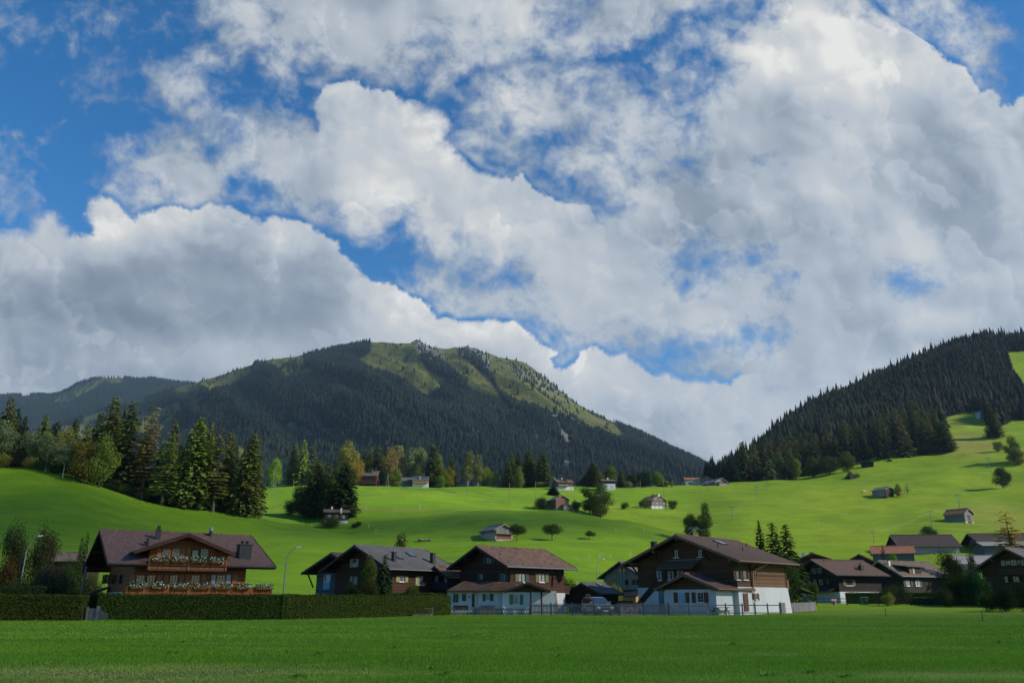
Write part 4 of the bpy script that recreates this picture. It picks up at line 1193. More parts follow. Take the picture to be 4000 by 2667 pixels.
# wooded hill: foremost trees, one by one
G4 = "spruces along the front of the wooded hill"
for a in [
    ('woods', 3003, 1795, 532, 52, 'grey', 'greyish spruce, first at the left end of the front row below the wooded hill'), ('oval', 3035, 1768, 540, 52, (0.06, .085, .03), 'tall leafy tree, second at the left end below the wooded hill'),
    ('oval', 3078, 1762, 542, 58, (0.07, .10, .03), 'tallest leafy tree at the left foot of the wooded hill'), ('woods', 3072, 1790, 530, 40, (0.045, .055, .02), 'brownish spruce in front of the leafy trees'),
    ('oval', 3104, 1792, 538, 42, 'green', 'green leafy tree right of the brownish spruce'), ('oval', 3170, 1780, 528, 62, (0.06, .075, .02), 'olive leafy tree left of the round crown at the wood edge'),
    ('round', 3232, 1780, -1855, 82, (0.045, .07, .018), 'broad round crown at the edge of the wood'), ('oval', 3300, 1762, 524, 62, 'dark2', 'leafy tree above the meadow edge right of the round crown'),
    ('spruce_full', 3676, 1648, 556, 68, 'dark2', 'large spruce at the right corner of the wood above the meadow'), ('spruce', 3866, 1590, -1712, 58, 'dark2', 'big spruce standing alone on the high meadow'),
    ('spruce', 3600, 1635, 560, 60, 'dark2', 'spruce beside the large corner spruce of the wood'),
    ('round', 3893, 1722, -1766, 34, 'green', 'small round tree below the lone spruce on the high meadow'), ('oval', 3943, 1705, -1808, 64, 'dark2', 'dark tree of the pair at the right edge of the high meadow'),
    ('round', 3968, 1748, -1818, 62, 'olive', 'olive tree in front of the dark one at the right edge'), ('round', 3904, 1822, -1908, 64, (0.05, .065, .015), 'gnarled tree above the long cloud of shadow on the meadow'),
    ('oval', 3503, 1888, -1938, 30, 'olive', 'small tree leaning over the upper meadow hut'), ('larch_thin', 3540, 1888, -1925, 26, 'grey', 'nearly bare sapling right of the upper meadow hut'),
    ('oval', 3317, 1832, -1868, 22, 'green', 'small green tree left of the tiny hut'), ('bush', 3348, 1846, -1866, 20, 'green', 'bush right of the tiny hut'), ('bush', 3477, 1790, 545, 26, 'olive', 'olive bush at the meadow edge below the wood'),
    ('woods', 3960, 1560, 720, 60, 'dark2', 'spruce with a pale trunk at the far right above the meadow'), ('woods', 3998, 1580, 720, 56, 'dark2', 'spruce at the right frame edge above the meadow'),
    ('larch', 3924, 2000, 150, 112, 'orange', 'tall thin orange larch before the long barn'), ('round', 3620, 2052, -2112, 62, (0.07, .10, .025), 'round tree above the grey hipped barn roof'),
    ('spruce_slim', 3446, 2130, 185, 30, 'dark', 'small dark spruce in front of the orange barn roof'), ('round', 3482, 2162, 183, 30, 'lime', 'lime green shrub in front of the orange barn roof'),
    ('shaggy', 3700, 2146, 126, 92, (0.030, .035, .012), 'tall dark shaggy tree right of the dormer house'), ('oval', 3780, 2160, 132, 56, (0.045, .055, .02), 'olive tree behind the shaggy one'),
    ('shaggy', 3735, 2230, 120, 110, 'dark', 'dark lower tree between the dormer house and the right chalet'), ('round', 3800, 2226, 112, 96, (0.022, .06, .018), 'deep green tree left of the right chalet'),
    ('bush', 3490, 2275, 118, 120, (0.035, .05, .018), 'spreading dark bush behind the far hedge'), ('bush', 3460, 2310, 114, 50, 'olive', 'low yellowish bush beside the spreading dark one'),
    ('bush', 3915, 2285, 98, 90, (0.018, .035, .014), 'dark bush in front of the right chalet'), ('bush', 3985, 2262, 100, 100, (0.018, .03, .012), 'dark bush at the right frame edge'), ('bush', 3860, 2300, 100, 70, 'dark', 'low dark bush left of the right chalet wall'),
    ('round', 3172, 2270, 124, 36, 'dark2', 'small tree before the dark chalet wall'),
    ('bush', 3690, 2290, 112, 70, (0.05, .06, .02), 'low mixed shrub at the end of the dormer house hedge'),
    ('shaggy', 3050, 2175, 112, 110, 'dark', 'wide dark tree filling the gap between the two right chalets'),
    # left foreground
    ('shaggy', 84, 2036, 88, 100, (0.034, .045, .018), 'tall dark shaggy tree behind the street lamp at the left'), ('shaggy', 196, 2050, 90, 98, (0.040, .044, .018), 'tall brownish shaggy tree left of the left chalet'),
    ('bush', 22, 2160, 84, 100, (0.075, .045, .014), 'reddish brown bush at the left frame edge'), ('bush', 205, 2196, 78, 130, (0.060, .070, .038), 'round grey-green bush behind the hedge'),
    ('spruce', 323, 2102, 96, 40, 'dark', 'left of two small spruces beside the left chalet'), ('spruce_slim', 345, 2080, 98, 36, 'dark', 'right, taller of two small spruces beside the left chalet'),
    ('bush', 268, 2170, 92, 80, 'dark', 'dark bush before the small brown roof'), ('bush', 372, 2230, 96, 70, (0.06, .075, .022), 'yellow-green bush seen under the left chalet eaves'), ('bush', 300, 2215, 88, 80, 'dark', 'black-green bush left of the leaning pole'),
    ('bush', 120, 2235, 80, 110, 'dark', 'dark bush below the tall shaggy trees'), ('bush', 60, 2260, 78, 90, 'dark', 'dark bush beside the street lamp foot'),
    ('oval', 1444, 2166, 89, 64, 'dark2', 'upright green tree against the grey roofed house'), ('spruce', 1505, 2170, 87, 70, 'dark', 'dark spruce in front of the grey roofed house'),
    ('round', 1440, 2250, 84, 76, (0.055, .06, .016), 'yellowish bush in front of the grey roofed house'), ('bush', 1375, 2262, 85, 56, 'dark', 'dark bush left of the yellowish one'), ('round', 1612, 2280, 89, 54, (0.06, .10, .018), 'light green bush by the yellow shutters'),
    ('bush', 2222, 2245, 100, 80, (0.035, .045, .014), 'dark bush behind the brown house corner'), ('bush', 2405, 2268, 108, 50, 'olive', 'olive bush between the shed and the timber house'), ('bush', 2190, 2265, 108, 60, 'dark2', 'bush behind the satellite dish'),
    ('bush', 1985, 2352, 88.5, 36, 'dark2', 'garden shrub before the white wall at the crossed fence'), ('bush', 1868, 2352, 88, 26, 'dark', 'small dark shrub under the wall lamp'),
]:
    T(*a)
# further individual spruces of the wood front; nothing tells them apart
rs2 = np.random.RandomState(8)
EDGE = [(2927, 1895), (2987, 1879), (3090, 1871), (3198, 1857), (3274, 1835), (3350, 1811), (3442, 1803), (3588, 1784), (3708, 1776)]
ex, ey = zip(*EDGE)
cnt = 0
placed = []
while cnt < 125:
    px = rs2.uniform(2900, 3700)
    Dd = rs2.uniform(545, 650)
    q = at(px, 1850, Dd)
    zz = gz(q.x, Dd)
    bx, by = to_px(np.array([q.x]), np.array([Dd]), np.array([zz]))
    if by[0] > np.interp(px, ex, ey) - 4: continue
    if any((q.x - a) ** 2 + (Dd - b) ** 2 < 36 for a, b in placed): continue
    placed.append((q.x, Dd))
    hh = rs2.uniform(19, 30)
    plant('woods', q.x, Dd, hh, hh * .36, [(0.045, .055, .019), (0.065, .072, .024), (0.040, .052, .018), (.085, .085, .032)][cnt % 4], 'dark spruce in the dense front rows of the wood on the right hill', G4)
    cnt += 1
rs = np.random.RandomState(15)
NEAR = tree_protos('near', 8, 4)
M_HILLF = forest_mat("hill_forest", (0.002, 0.004, 0.004), (0.005, 0.009, 0.008), (0.034, 0.042, 0.020))  # near-black: cloud shade on the back slope is put into the colour
n = 52000
y = rs.uniform(560, 1230, n); x = rs.uniform(.24, .80, n) * y
z = ground_z(x, y)
px, py = to_px(x, y, z)
ok = inpoly(px, py, [(2880, 1905), (2987, 1882), (3090, 1873), (3198, 1859), (3274, 1837), (3350, 1813), (3442, 1805), (3588, 1786), (3700, 1778), (3716, 1727), (3672, 1640), (3702, 1626), (3767, 1612), (3830, 1606), (3860, 1655), (3900, 1665), (3960, 1640), (4080, 1640), (4080, 1530), (3985, 1520), (3945, 1440), (3932, 1376), (4080, 1366), (4080, 1200), (3200, 1100), (2700, 1700), (2700, 1905)])
front_band = (y < 655) & (px < 3705)
crest = (px > 3745) & (px < 3800) & (y > 980)
ok &= ~front_band & (rs.rand(n) < .8)
P_ = np.stack([x, y, z - 1.0], -1)[ok]
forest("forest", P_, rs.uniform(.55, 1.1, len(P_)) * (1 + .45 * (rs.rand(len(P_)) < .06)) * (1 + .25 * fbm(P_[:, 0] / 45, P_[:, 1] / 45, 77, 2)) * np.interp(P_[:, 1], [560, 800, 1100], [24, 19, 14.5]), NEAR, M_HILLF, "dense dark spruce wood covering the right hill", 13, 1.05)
# undergrowth strip along the front of the left tree row
# ------------------------------------------------------------------ houses
M_GLASS = None
def glassmat():
    m, nt, b = newmat("window_glass")
    tc = N(nt, 'ShaderNodeTexCoord').outputs['Object']
    f = noise(nt, tc, 1.2, 2)
    nt.links.new(ramp(nt, f, [(0.4, (0.008, 0.010, 0.012)), (0.7, (0.035, 0.04, 0.045))]), b.inputs['Base Color'])
    b.inputs['Roughness'].default_value = 0.06
    b.inputs['Specular IOR Level'].default_value = 0.6
    return m
M_GLASS = glassmat()
W_ORANGE = wood("honey_wood", (0.250, 0.082, 0.024), 0.17, var=0.35)
W_ORANGE_V = wood("honey_boards", (0.31, 0.092, 0.026), 0.15, True, 0.4)
W_DARK = wood("dark_timber", (0.040, 0.024, 0.016), 0.18, var=0.4)
W_DARKRED = wood("red_brown_timber", (0.070, 0.030, 0.018), 0.17, var=0.4)
W_BROWN = wood("brown_timber", (0.085, 0.046, 0.022), 0.17, var=0.35)
W_TAN = wood("tan_timber", (0.155, 0.085, 0.040), 0.17, var=0.35)
W_BLACK = wood("black_timber", (0.022, 0.016, 0.013), 0.18, var=0.4)
W_GREY = wood("weathered_boards", (0.20, 0.19, 0.18), 0.22, True, 0.45)
W_GREYH = wood("weathered_logs", (0.17, 0.155, 0.14), 0.22, False, 0.4)
W_GREYD = wood("grey_panelling", (0.085, 0.095, 0.105), 0.2, False, 0.35)
W_HAY = wood("sun_bleached_boards", (0.30, 0.25, 0.17), 0.2, True, 0.35)
W_FRESH = wood("fresh_boards", (0.42, 0.23, 0.09), 0.18, True, 0.3)
W_BOARD = plain("barge_board", (0.075, 0.042, 0.020), 0.7, 0.3, 3)
W_BOARDL = plain("light_barge_board", (0.24, 0.20, 0.15), 0.7, 0.25, 3)
W_BOARDD = plain("dark_barge_board", (0.028, 0.022, 0.018), 0.7, 0.3, 3)
def stucco(name, col, var=.12):
    m, nt, b = newmat(name)
    tc = N(nt, 'ShaderNodeTexCoord').outputs['Object']
    big = noise(nt, mapping(nt, tc, (1, 1, .5)), 0.9, 6, .65)
    nt.links.new(ramp(nt, big, [(0.3, tuple(c * (1 - var) for c in col)), (0.65, col)]), b.inputs['Base Color'])
    b.inputs['Roughness'].default_value = 0.9
    bump(nt, b, noise(nt, tc, 14, 4), .4, .02)
    return m
S_WHITE = stucco("white_render", (0.54, 0.545, 0.54))
S_GREY = stucco("grey_render", (0.26, 0.25, 0.235))
S_PINK = stucco("pinkish_brickwork", (0.30, 0.19, 0.16))
S_STONE = plain("field_stone", (0.34, 0.29, 0.22), 0.95, 0.5, 2.5)
T_PURPLE = tiles("purple_brown_tiles", (0.170, 0.102, 0.082), (0.125, 0.082, 0.068), .20, .18, .28)
T_BROWN = tiles("brown_concrete_tiles", (0.120, 0.078, 0.062), (0.100, 0.070, 0.058), .30, .28, .16)
T_GREY = tiles("grey_slates", (0.108, 0.102, 0.096), (0.155, 0.150, 0.140), .34, .30, .14, 0, .75, .35)
T_RED = tiles("old_clay_tiles", (0.195, 0.118, 0.082), (0.135, 0.088, 0.064), .36, .24, .40, .35)
T_MOSS = tiles("mossy_clay_tiles", (0.135, 0.075, 0.055), (0.060, 0.045, 0.03), .36, .24, .40, .8)
T_DARK = tiles("dark_brown_tiles", (0.075, 0.055, 0.050), (0.06, 0.048, 0.045), .3, .25, .22)
T_WORN = tiles("worn_brown_tiles", (0.17, 0.125, 0.095), (0.10, 0.08, 0.065), .34, .26, .3, .35)
T_ORANGE = tiles("orange_tiles", (0.33, 0.15, 0.09), (0.25, 0.12, 0.08), .34, .26, .25)
T_SHING = tiles("weathered_shingles", (0.20, 0.19, 0.19), (0.13, 0.13, 0.135), .3, .16, .35)
T_LGREY = tiles("light_grey_roofing", (0.27, 0.25, 0.245), (0.23, 0.215, 0.21), .5, 1.2, .08)
M_COPPER = plain("copper_gutter", (0.30, 0.16, 0.09), 0.45, 0.2, 3, 0.6)
M_ZINC = plain("zinc", (0.22, 0.23, 0.24), 0.45, 0.2, 3, 0.5)
M_DMETAL = plain("dark_sheet_metal", (0.035, 0.034, 0.034), 0.5, 0.25, 3, 0.3)
M_WHITE = plain("white_paint", (0.72, 0.72, 0.70), 0.55, 0.06, 3)
M_WFRAME = plain('off_white_frame', (0.36, 0.36, 0.35), .6, .1, 3)
M_FRAMEW = plain("wooden_window_frame", (0.20, 0.09, 0.035), 0.6, 0.2, 4)
M_SHG = plain("green_shutter", (0.035, 0.075, 0.055), 0.6, 0.2, 5)
M_SHO = plain("olive_shutter", (0.13, 0.15, 0.065), 0.65, 0.2, 5)
M_SHY = plain("yellow_green_shutter", (0.26, 0.29, 0.08), 0.6, 0.15, 5)
M_SHW = plain("pale_shutter", (0.30, 0.32, 0.28), 0.65, 0.15, 5)
M_SHB = plain("brown_shutter", (0.13, 0.045, 0.022), 0.6, 0.2, 5)
M_SHH = plain("honey_shutter", (0.27, 0.095, 0.028), 0.6, 0.2, 5)
M_CURT = plain("curtain", (0.42, 0.40, 0.38), 0.9, 0.1, 5)
M_CREAM = plain("cream_shutter", (0.42, 0.37, 0.24), 0.65, 0.15, 5)
M_DOORB = plain("pale_blue_door", (0.30, 0.40, 0.50), 0.5, 0.1, 3)
M_CHIMB = plain("dark_brick_chimney", (0.045, 0.038, 0.034), 0.85, 0.3, 6)
M_CHIMW = plain("white_chimney", (0.62, 0.58, 0.52), 0.8, 0.15, 4)

class House:
    def __init__(s, name, label, cx, cy, yaw, hl, hw, zr, ze, roof, wall, base=0.0, og=1.2, oe=1.0, ph=0.0, plinth=None, th=0.22,
                 board=None, gutter=None, purlins=5, cat='house', xr=None, group=None, floor=-0.6):
        s.yaw = R(yaw)
        s.o = empty(name, (cx, cy, base), s.yaw)
        tag(s.o, label, cat, group)
        s.c = Vector((cx, cy, base))
        s.hl, s.hw, s.zr, s.ze = hl, hw, zr - base, ze - base
        s.L, s.W, s.th = hl - og, hw - oe, th
        s.xr = s.L if xr is None else xr
        s.tan = (s.zr - s.ze) / hw
        s.wallm = wall
        board = board or W_BOARD
        th = s.th
        zw = s.zr - s.W * s.tan - th; za = s.zr - th
        s.zw = zw
        s.ph = ph
        mb = MB().prism([(-s.W, ph), (s.W, ph), (s.W, zw), (0, za), (-s.W, zw)], 'x', -s.L, s.xr)
        s.wall = mb.build('wall', wall, s.o)
        if plinth is not None:
            mb = MB().box(-s.L - .05, s.xr + .05, -s.W - .05, s.W + .05, floor, ph - .002)
            mb.build('plinth', plinth, s.o)
        t2 = th * .55
        h_ = hw
        roofp = MB().prism([(-h_, s.ze), (0, s.zr), (h_, s.ze), (h_, s.ze - t2), (0, s.zr - t2), (-h_, s.ze - t2)], 'x', -hl, hl)
        s.roof = roofp.build('roof', roof, s.o)
        e = .06
        MB().prism([(-h_ + e, s.ze - t2 - .003 + e * s.tan), (0, s.zr - t2 - .003), (h_ - e, s.ze - t2 - .003 + e * s.tan), (h_ - e, s.ze - th + e * s.tan), (0, s.zr - th), (-h_ + e, s.ze - th + e * s.tan)], 'x', -hl + e, hl - e).build('soffit', W_BOARDD if wall is W_BLACK else W_DARK, s.o)
        # ridge cap and barge boards
        mb = MB()
        n = max(4, int(2 * hl / .42))
        for i in range(n):
            x0 = -hl + 2 * hl * i / n
            mb.tube([(x0, 0, s.zr + .01), (x0 + 2 * hl / n * 1.05, 0, s.zr + .03)], [.11, .13], 6)
        mb.build('ridge_cap', roof, s.o)
        for x in (-hl - .03, hl + .03):
            mb = MB()
            for sy in (-1, 1):
                mb.prism([(0, s.zr + .03), (sy * (h_ + .03), s.ze + .02), (sy * (h_ + .03), s.ze - .26), (0, s.zr - .26)], 'x', x - .03, x + .03)
            mb.build('barge_board', board, s.o)
        if gutter is not None:
            for sy in (-1, 1):
                MB().tube([(-hl, sy * (h_ + .07), s.ze - .07), (hl, sy * (h_ + .07), s.ze - .10)], .075, 6).build('gutter', gutter, s.o)
        if purlins:
            ys_ = [0] if purlins < 3 else ([-s.W, 0, s.W] if purlins < 5 else [-s.W, -s.W * .5, 0, s.W * .5, s.W])
            for y in ys_:
                z = s.zr - abs(y) * s.tan - th - .12
                MB().box(-hl + .12, -s.L - .003, y - .1, y + .1, z - .14, z + .1).build('purlin', board, s.o)
                MB().box(s.xr + .003, hl - .12, y - .1, y + .1, z - .14, z + .1).build('purlin', board, s.o)
    def inv(s, P):
        d = Vector(P) - s.c
        ca, sa = math.cos(s.yaw), math.sin(s.yaw)
        return Vector((d.x * ca + d.y * sa, -d.x * sa + d.y * ca, d.z))
    def rayl(s, px, py):
        a, y, z = ray(px, py)
        o = s.inv((0, 0, CAMH)); q = s.inv(Vector((a, y, z + CAMH)))
        return o, q - o
    def plane(s, px, py, axis, val):
        o, d = s.rayl(px, py)
        t = (val - o[axis]) / d[axis]
        return o + d * t
    def onroof(s, px, py, side=-1):
        """point on a roof slope under a photo pixel; side -1 = the slope towards local -y"""
        o, d = s.rayl(px, py)
        # z = zr - |y| tan ; with y = side*|y|  ->  z + side*tan*y = zr
        k = side * s.tan
        t = (s.zr - o.z - k * o.y) / (d.z + k * d.y)
        return o + d * t
    # face frames: (u, z, depth outwards) -> local coordinates
    def F(s, face, off=0.0):
        if face == 'front': return lambda u, z, d: (u, -s.W - off - d, z)
        if face == 'gable': return lambda u, z, d: (-s.L - off - d, -u, z)
        if face == 'end': return lambda u, z, d: (s.xr + off + d, u, z)
        if face == 'back': return lambda u, z, d: (-u, s.W + off + d, z)
    def uz(s, face, px, py, off=0.0):
        if face == 'front':
            p = s.plane(px, py, 1, -s.W - off); return p.x, p.z
        if face == 'gable':
            p = s.plane(px, py, 0, -s.L - off); return -p.y, p.z
        if face == 'end':
            p = s.plane(px, py, 0, s.xr + off); return p.y, p.z
        p = s.plane(px, py, 1, s.W + off); return -p.x, p.z
    def fbox(s, mb, face, u0, u1, z0, z1, d0, d1, off=0.0):
        f = s.F(face, off)
        vs = [f(u0, z0, d0), f(u1, z0, d0), f(u1, z0, d1), f(u0, z0, d1), f(u0, z1, d0), f(u1, z1, d0), f(u1, z1, d1), f(u0, z1, d1)]
        mb.add(vs, [(0, 3, 2, 1), (4, 5, 6, 7), (0, 1, 5, 4), (1, 2, 6, 5), (2, 3, 7, 6), (3, 0, 4, 7)])
    def rect(s, face, x0, x1, y0, y1, off=0.0):
        ym, xm = (y0 + y1) / 2, (x0 + x1) / 2
        u0 = s.uz(face, x0, ym, off)[0]; u1 = s.uz(face, x1, ym, off)[0]
        z1 = s.uz(face, xm, y0, off)[1]; z0 = s.uz(face, xm, y1, off)[1]
        return min(u0, u1), max(u0, u1), z0, z1
    def window(s, face, x0, x1, y0, y1, frame=None, nx=2, nz=2, off=0.0, sill=None, curtain=False, local=False, glass=True):
        u0, u1, z0, z1 = (x0, x1, y0, y1) if local else s.rect(face, x0, x1, y0, y1, off)
        frame = frame or M_WFRAME
        fw = min(.07, (u1 - u0) * .12)
        mb = MB()
        for a in ((u0, u1, z0, z0 + fw), (u0, u1, z1 - fw, z1)): s.fbox(mb, face, *a, .002, .075, off)
        for a in ((u0, u0 + fw, z0 + fw, z1 - fw), (u1 - fw, u1, z0 + fw, z1 - fw)): s.fbox(mb, face, *a, .004, .073, off)
        for i in range(1, nx):
            u = u0 + (u1 - u0) * i / nx
            s.fbox(mb, face, u - .02, u + .02, z0 + fw, z1 - fw, .01, .06, off)
        for i in range(1, nz):
            z = z0 + (z1 - z0) * i / nz
            s.fbox(mb, face, u0 + fw, u1 - fw, z - .015, z + .015, .012, .055, off)
        wdo = mb.build('window', frame, s.o)
        mb = MB(); s.fbox(mb, face, u0 + fw * .5, u1 - fw * .5, z0 + fw * .5, z1 - fw * .5, .005, .022, off)
        mb.build('pane', M_GLASS, wdo)
        if curtain:
            mb = MB()
            wq = (u1 - u0) * .3
            s.fbox(mb, face, u0 + fw, u0 + wq, z0 + fw, z1 - fw, .024, .032, off); s.fbox(mb, face, u1 - wq, u1 - fw, z0 + fw, z1 - fw, .024, .032, off)
            mb.build('curtain', M_CURT, wdo)
        if sill is not None:
            mb = MB(); s.fbox(mb, face, u0 - .06, u1 + .06, z0 - .08, z0 - .002, 0.002, .14, off); mb.build('sill', sill, wdo)
        return wdo
    def shutter(s, face, x0, x1, y0, y1, mat, off=0.0, local=False):
        u0, u1, z0, z1 = (x0, x1, y0, y1) if local else s.rect(face, x0, x1, y0, y1, off)
        mb = MB(); s.fbox(mb, face, u0, u1, z0, z1, .02, .06, off)
        n = 4
        for i in range(n):
            za = z0 + (z1 - z0) * (i + .15) / n; zb = z0 + (z1 - z0) * (i + .85) / n
            s.fbox(mb, face, u0 + .05, u1 - .05, za, zb, .06, .075, off)
        return mb.build('shutter', mat, s.o)
    def door(s, face, x0, x1, y0, y1, mat, off=0.0):
        u0, u1, z0, z1 = s.rect(face, x0, x1, y0, y1, off)
        mb = MB(); s.fbox(mb, face, u0, u1, z0, z1, .004, .07, off)
        w_ = (u1 - u0)
        s.fbox(mb, face, u0 + w_ * .15, u1 - w_ * .15, z0 + .2, z0 + (z1 - z0) * .45, .07, .085, off)
        s.fbox(mb, face, u0 + w_ * .15, u1 - w_ * .15, z0 + (z1 - z0) * .52, z1 - .15, .07, .085, off)
        d = mb.build('door', mat, s.o)
        mb = MB(); s.fbox(mb, face, u1 - .16, u1 - .08, z0 + .98, z0 + 1.04, .085, .14, off); mb.build('handle', M_ZINC, d)
        return d
    def chimney(s, px, ytop, ybot, wpx, mat, cap=True, side=-1, round_=False, pots=0):
        p = s.onroof(px, ybot, side)
        wv = s.c + Vector((p.x * math.cos(s.yaw) - p.y * math.sin(s.yaw), p.x * math.sin(s.yaw) + p.y * math.cos(s.yaw), p.z))
        zt = at(px, ytop, wv.y).z - s.c.z
        w_ = wpx / FPX * wv.y * .8
        mb = MB()
        if round_: mb.tube([(p.x, p.y, p.z - .4), (p.x, p.y, zt)], w_ / 2, 12)
        else: mb.box(p.x - w_ / 2, p.x + w_ / 2, p.y - w_ / 2, p.y + w_ / 2, p.z - .5, zt)
        ch = mb.build('chimney', mat, s.o)
        if cap:
            mb = MB()
            if round_: mb.tube([(p.x, p.y, zt - .25), (p.x, p.y, zt + .08)], w_ / 2 * 1.12, 12)
            else: mb.box(p.x - w_ * .56, p.x + w_ * .56, p.y - w_ * .56, p.y + w_ * .56, zt + .003, zt + .09)
            mb.build('cap', M_DMETAL if not round_ else M_ZINC, ch)
        for i in range(pots):
            dx = (i - (pots - 1) / 2) * w_ * .4
            MB().tube([(p.x + dx, p.y, zt + .09), (p.x + dx, p.y, zt + .4)], [.14, .17], 8).build('pot', M_DMETAL, ch)
        return ch
    def skylight(s, x0, x1, y0, y1, side=-1, mat=None):
        a = s.onroof((x0 + x1) / 2, y0, side); b = s.onroof((x0 + x1) / 2, y1, side)
        l = s.onroof(x0, (y0 + y1) / 2, side); r = s.onroof(x1, (y0 + y1) / 2, side)
        hwid = max(.35, min(.7, abs(r.x - l.x) / 2 * .6)); c = (a + b) / 2
        ln = max(.5, abs(a.y - b.y) / 2)
        n = Vector((0, side * s.tan, 1)).normalized(); t = Vector((0, side, -s.tan)).normalized(); x = Vector((1, 0, 0))
        def q(hx, ht, z0, z1):
            vs = []
            for zz in (z0, z1):
                for sx, st in ((-1, -1), (1, -1), (1, 1), (-1, 1)):
                    vs.append(tuple(c + x * hx * sx + t * ht * st + n * zz))
            return vs
        fs = [(0, 3, 2, 1), (4, 5, 6, 7), (0, 1, 5, 4), (1, 2, 6, 5), (2, 3, 7, 6), (3, 0, 4, 7)]
        k = MB().add(q(hwid, ln, -.05, .10), fs).build('skylight', M_DMETAL, s.o)
        MB().add(q(hwid * .85, ln * .88, .10, .12), fs).build('pane', mat or M_SKYL, k)
    def pipe(s, px, ytop, ybot, r=.05, mat=None, side=-1):
        p = s.onroof(px, ybot, side)
        wv = s.c + Vector((p.x * math.cos(s.yaw) - p.y * math.sin(s.yaw), p.x * math.sin(s.yaw) + p.y * math.cos(s.yaw), p.z))
        zt = at(px, ytop, wv.y).z - s.c.z
        MB().tube([(p.x, p.y, p.z - .1), (p.x, p.y, zt)], r, 8).tube([(p.x, p.y, zt), (p.x, p.y, zt + .06)], r * 1.5, 8).build('vent_pipe', mat or M_DMETAL, s.o)
def skyl():
    m, nt, b = newmat("skylight_glass")
    b.inputs['Base Color'].default_value = (.10, .15, .2, 1); b.inputs['Roughness'].default_value = .08
    b.inputs['Metallic'].default_value = .6; b.inputs['Specular IOR Level'].default_value = .9
    return m
M_SKYL = skyl()
def balcony(H, face, x0, x1, ytop, ybot, depth, mat, off=0.0, local=None, posts=True, name='balcony', pix_off=None):
    """a boarded balcony: rail front placed by pixels on the plane `depth` in front of the wall"""
    po = off + depth
    u0, u1, z0, z1 = local or H.rect(face, x0, x1, ytop, ybot, po)
    mb = MB()
    H.fbox(mb, face, u0, u1, z0 - .16, z0, 0.01, depth + .02, off)
    b = mb.build(name, W_BOARD, H.o)
    mb = MB()
    n = int((u1 - u0) / .15)
    for i in range(n):
        a = u0 + (u1 - u0) * i / n
        H.fbox(mb, face, a + .006, a + (u1 - u0) / n - .006, z0 + .003, z1 - .09, depth - .03, depth + .01, off)
    for uu in (u0, u1 - .05):
        H.fbox(mb, face, uu, uu + .05, z0 + .003, z1 - .09, .02, depth - .035, off)
    mb.build('railing', mat, b)
    mb = MB()
    H.fbox(mb, face, u0 - .03, u1 + .03, z1 - .085, z1, depth - .07, depth + .06, off)
    H.fbox(mb, face, u0, u1, z0 + (z1 - z0) * .28, z0 + (z1 - z0) * .36, depth + .012, depth + .04, off)
    if posts:
        k = max(2, int((u1 - u0) / 2.2) + 1)
        for i in range(k):
            a = u0 + (u1 - u0 - .14) * i / (k - 1)
            H.fbox(mb, face, a, a + .14, z0 - .1, z1 + .0, depth + .013, depth + .09, off)
    mb.build('handrail', mat, b)
    return u0, u1, z0, z1
M_FLEAF = leafmat("flower_foliage", .2)
M_PETAL = plain("white_petals", (0.85, 0.85, 0.82), .6, .08, 20)
def flower_box(H, face, u0, u1, z, d, label, group, cols=(M_PETAL,)):
    f = H.F(face)
    c = H.o.matrix_basis
    e = bpy.data.objects.new('flower_box', None); link(e)
    e.location = H.c; e.rotation_euler = (0, 0, H.yaw)
    tag(e, label, 'flower box', group)
    mb = MB(); H.fbox(mb, face, u0, u1, z - .2, z, d + .1, d + .3); mb.build('box', W_ORANGE, e)
    rr = random.Random(int(u0 * 100) + int(z * 31))
    Q = []; Pq = []
    for i in range(260):
        u = rr.uniform(u0 - .12, u1 + .12); k = abs(rr.gauss(0, 1))
        dd = d + .2 + rr.gauss(0, .12); zz = z + .02 + rr.uniform(-.22, .26)
        c_ = Vector(f(u, zz, dd)); a = Vector((rr.uniform(-1, 1), rr.uniform(-1, 1), rr.uniform(-1, 1))).normalized() * .07
        b_ = a.cross(Vector((rr.uniform(-1, 1), 1, rr.uniform(-1, 1)))).normalized() * .05
        Q.append([tuple(c_ - a), tuple(c_ - b_), tuple(c_ + a), tuple(c_ + b_)])
    for i in range(62):
        u = rr.uniform(u0 - .1, u1 + .1); dd = d + .22 + rr.uniform(-.05, .2); zz = z + rr.gauss(.10, .12)
        c_ = Vector(f(u, zz, dd)); s_ = rr.uniform(.020, .044)
        a = Vector((rr.uniform(-1, 1), rr.uniform(-1, 1), rr.uniform(-.5, 1))).normalized()
        t1 = a.cross(Vector((.3, .2, 1))).normalized() * s_; t2 = a.cross(t1).normalized() * s_
        Pq.append([tuple(c_ - t1), tuple(c_ - t2), tuple(c_ + t1), tuple(c_ + t2)])
        Pq.append([tuple(c_ - t1 + a * s_), tuple(c_ + t2), tuple(c_ + t1 - a * s_), tuple(c_ - t2)])
    o = bpy.data.objects.new('foliage', quads_mesh('foliage', Q, M_FLEAF)); o.color = (.05, .11, .02, 1); link(o, e)
    o = bpy.data.objects.new('blossoms', quads_mesh('blossoms', Pq, cols[0])); link(o, e)

# ---- left chalet ---------------------------------------------------------
A = lambda x, y: (300 + x * .34864, 2030 + y * .34864)
def rectA(x0, x1, y0, y1, Z=A):
    a = Z(x0, y0); b = Z(x1, y1)
    return a[0], b[0], a[1], b[1]
H = House('chalet', "orange-brown timber chalet with two flowered balconies behind the left hedge", -32.56, 80.0, 33.2, 7.04, 8.82, 7.62, 4.38, T_PURPLE, W_ORANGE,
          og=2.3, oe=1.35, ph=2.15, plinth=S_WHITE, board=W_DARKRED, gutter=M_DMETAL, th=.3)
left = H
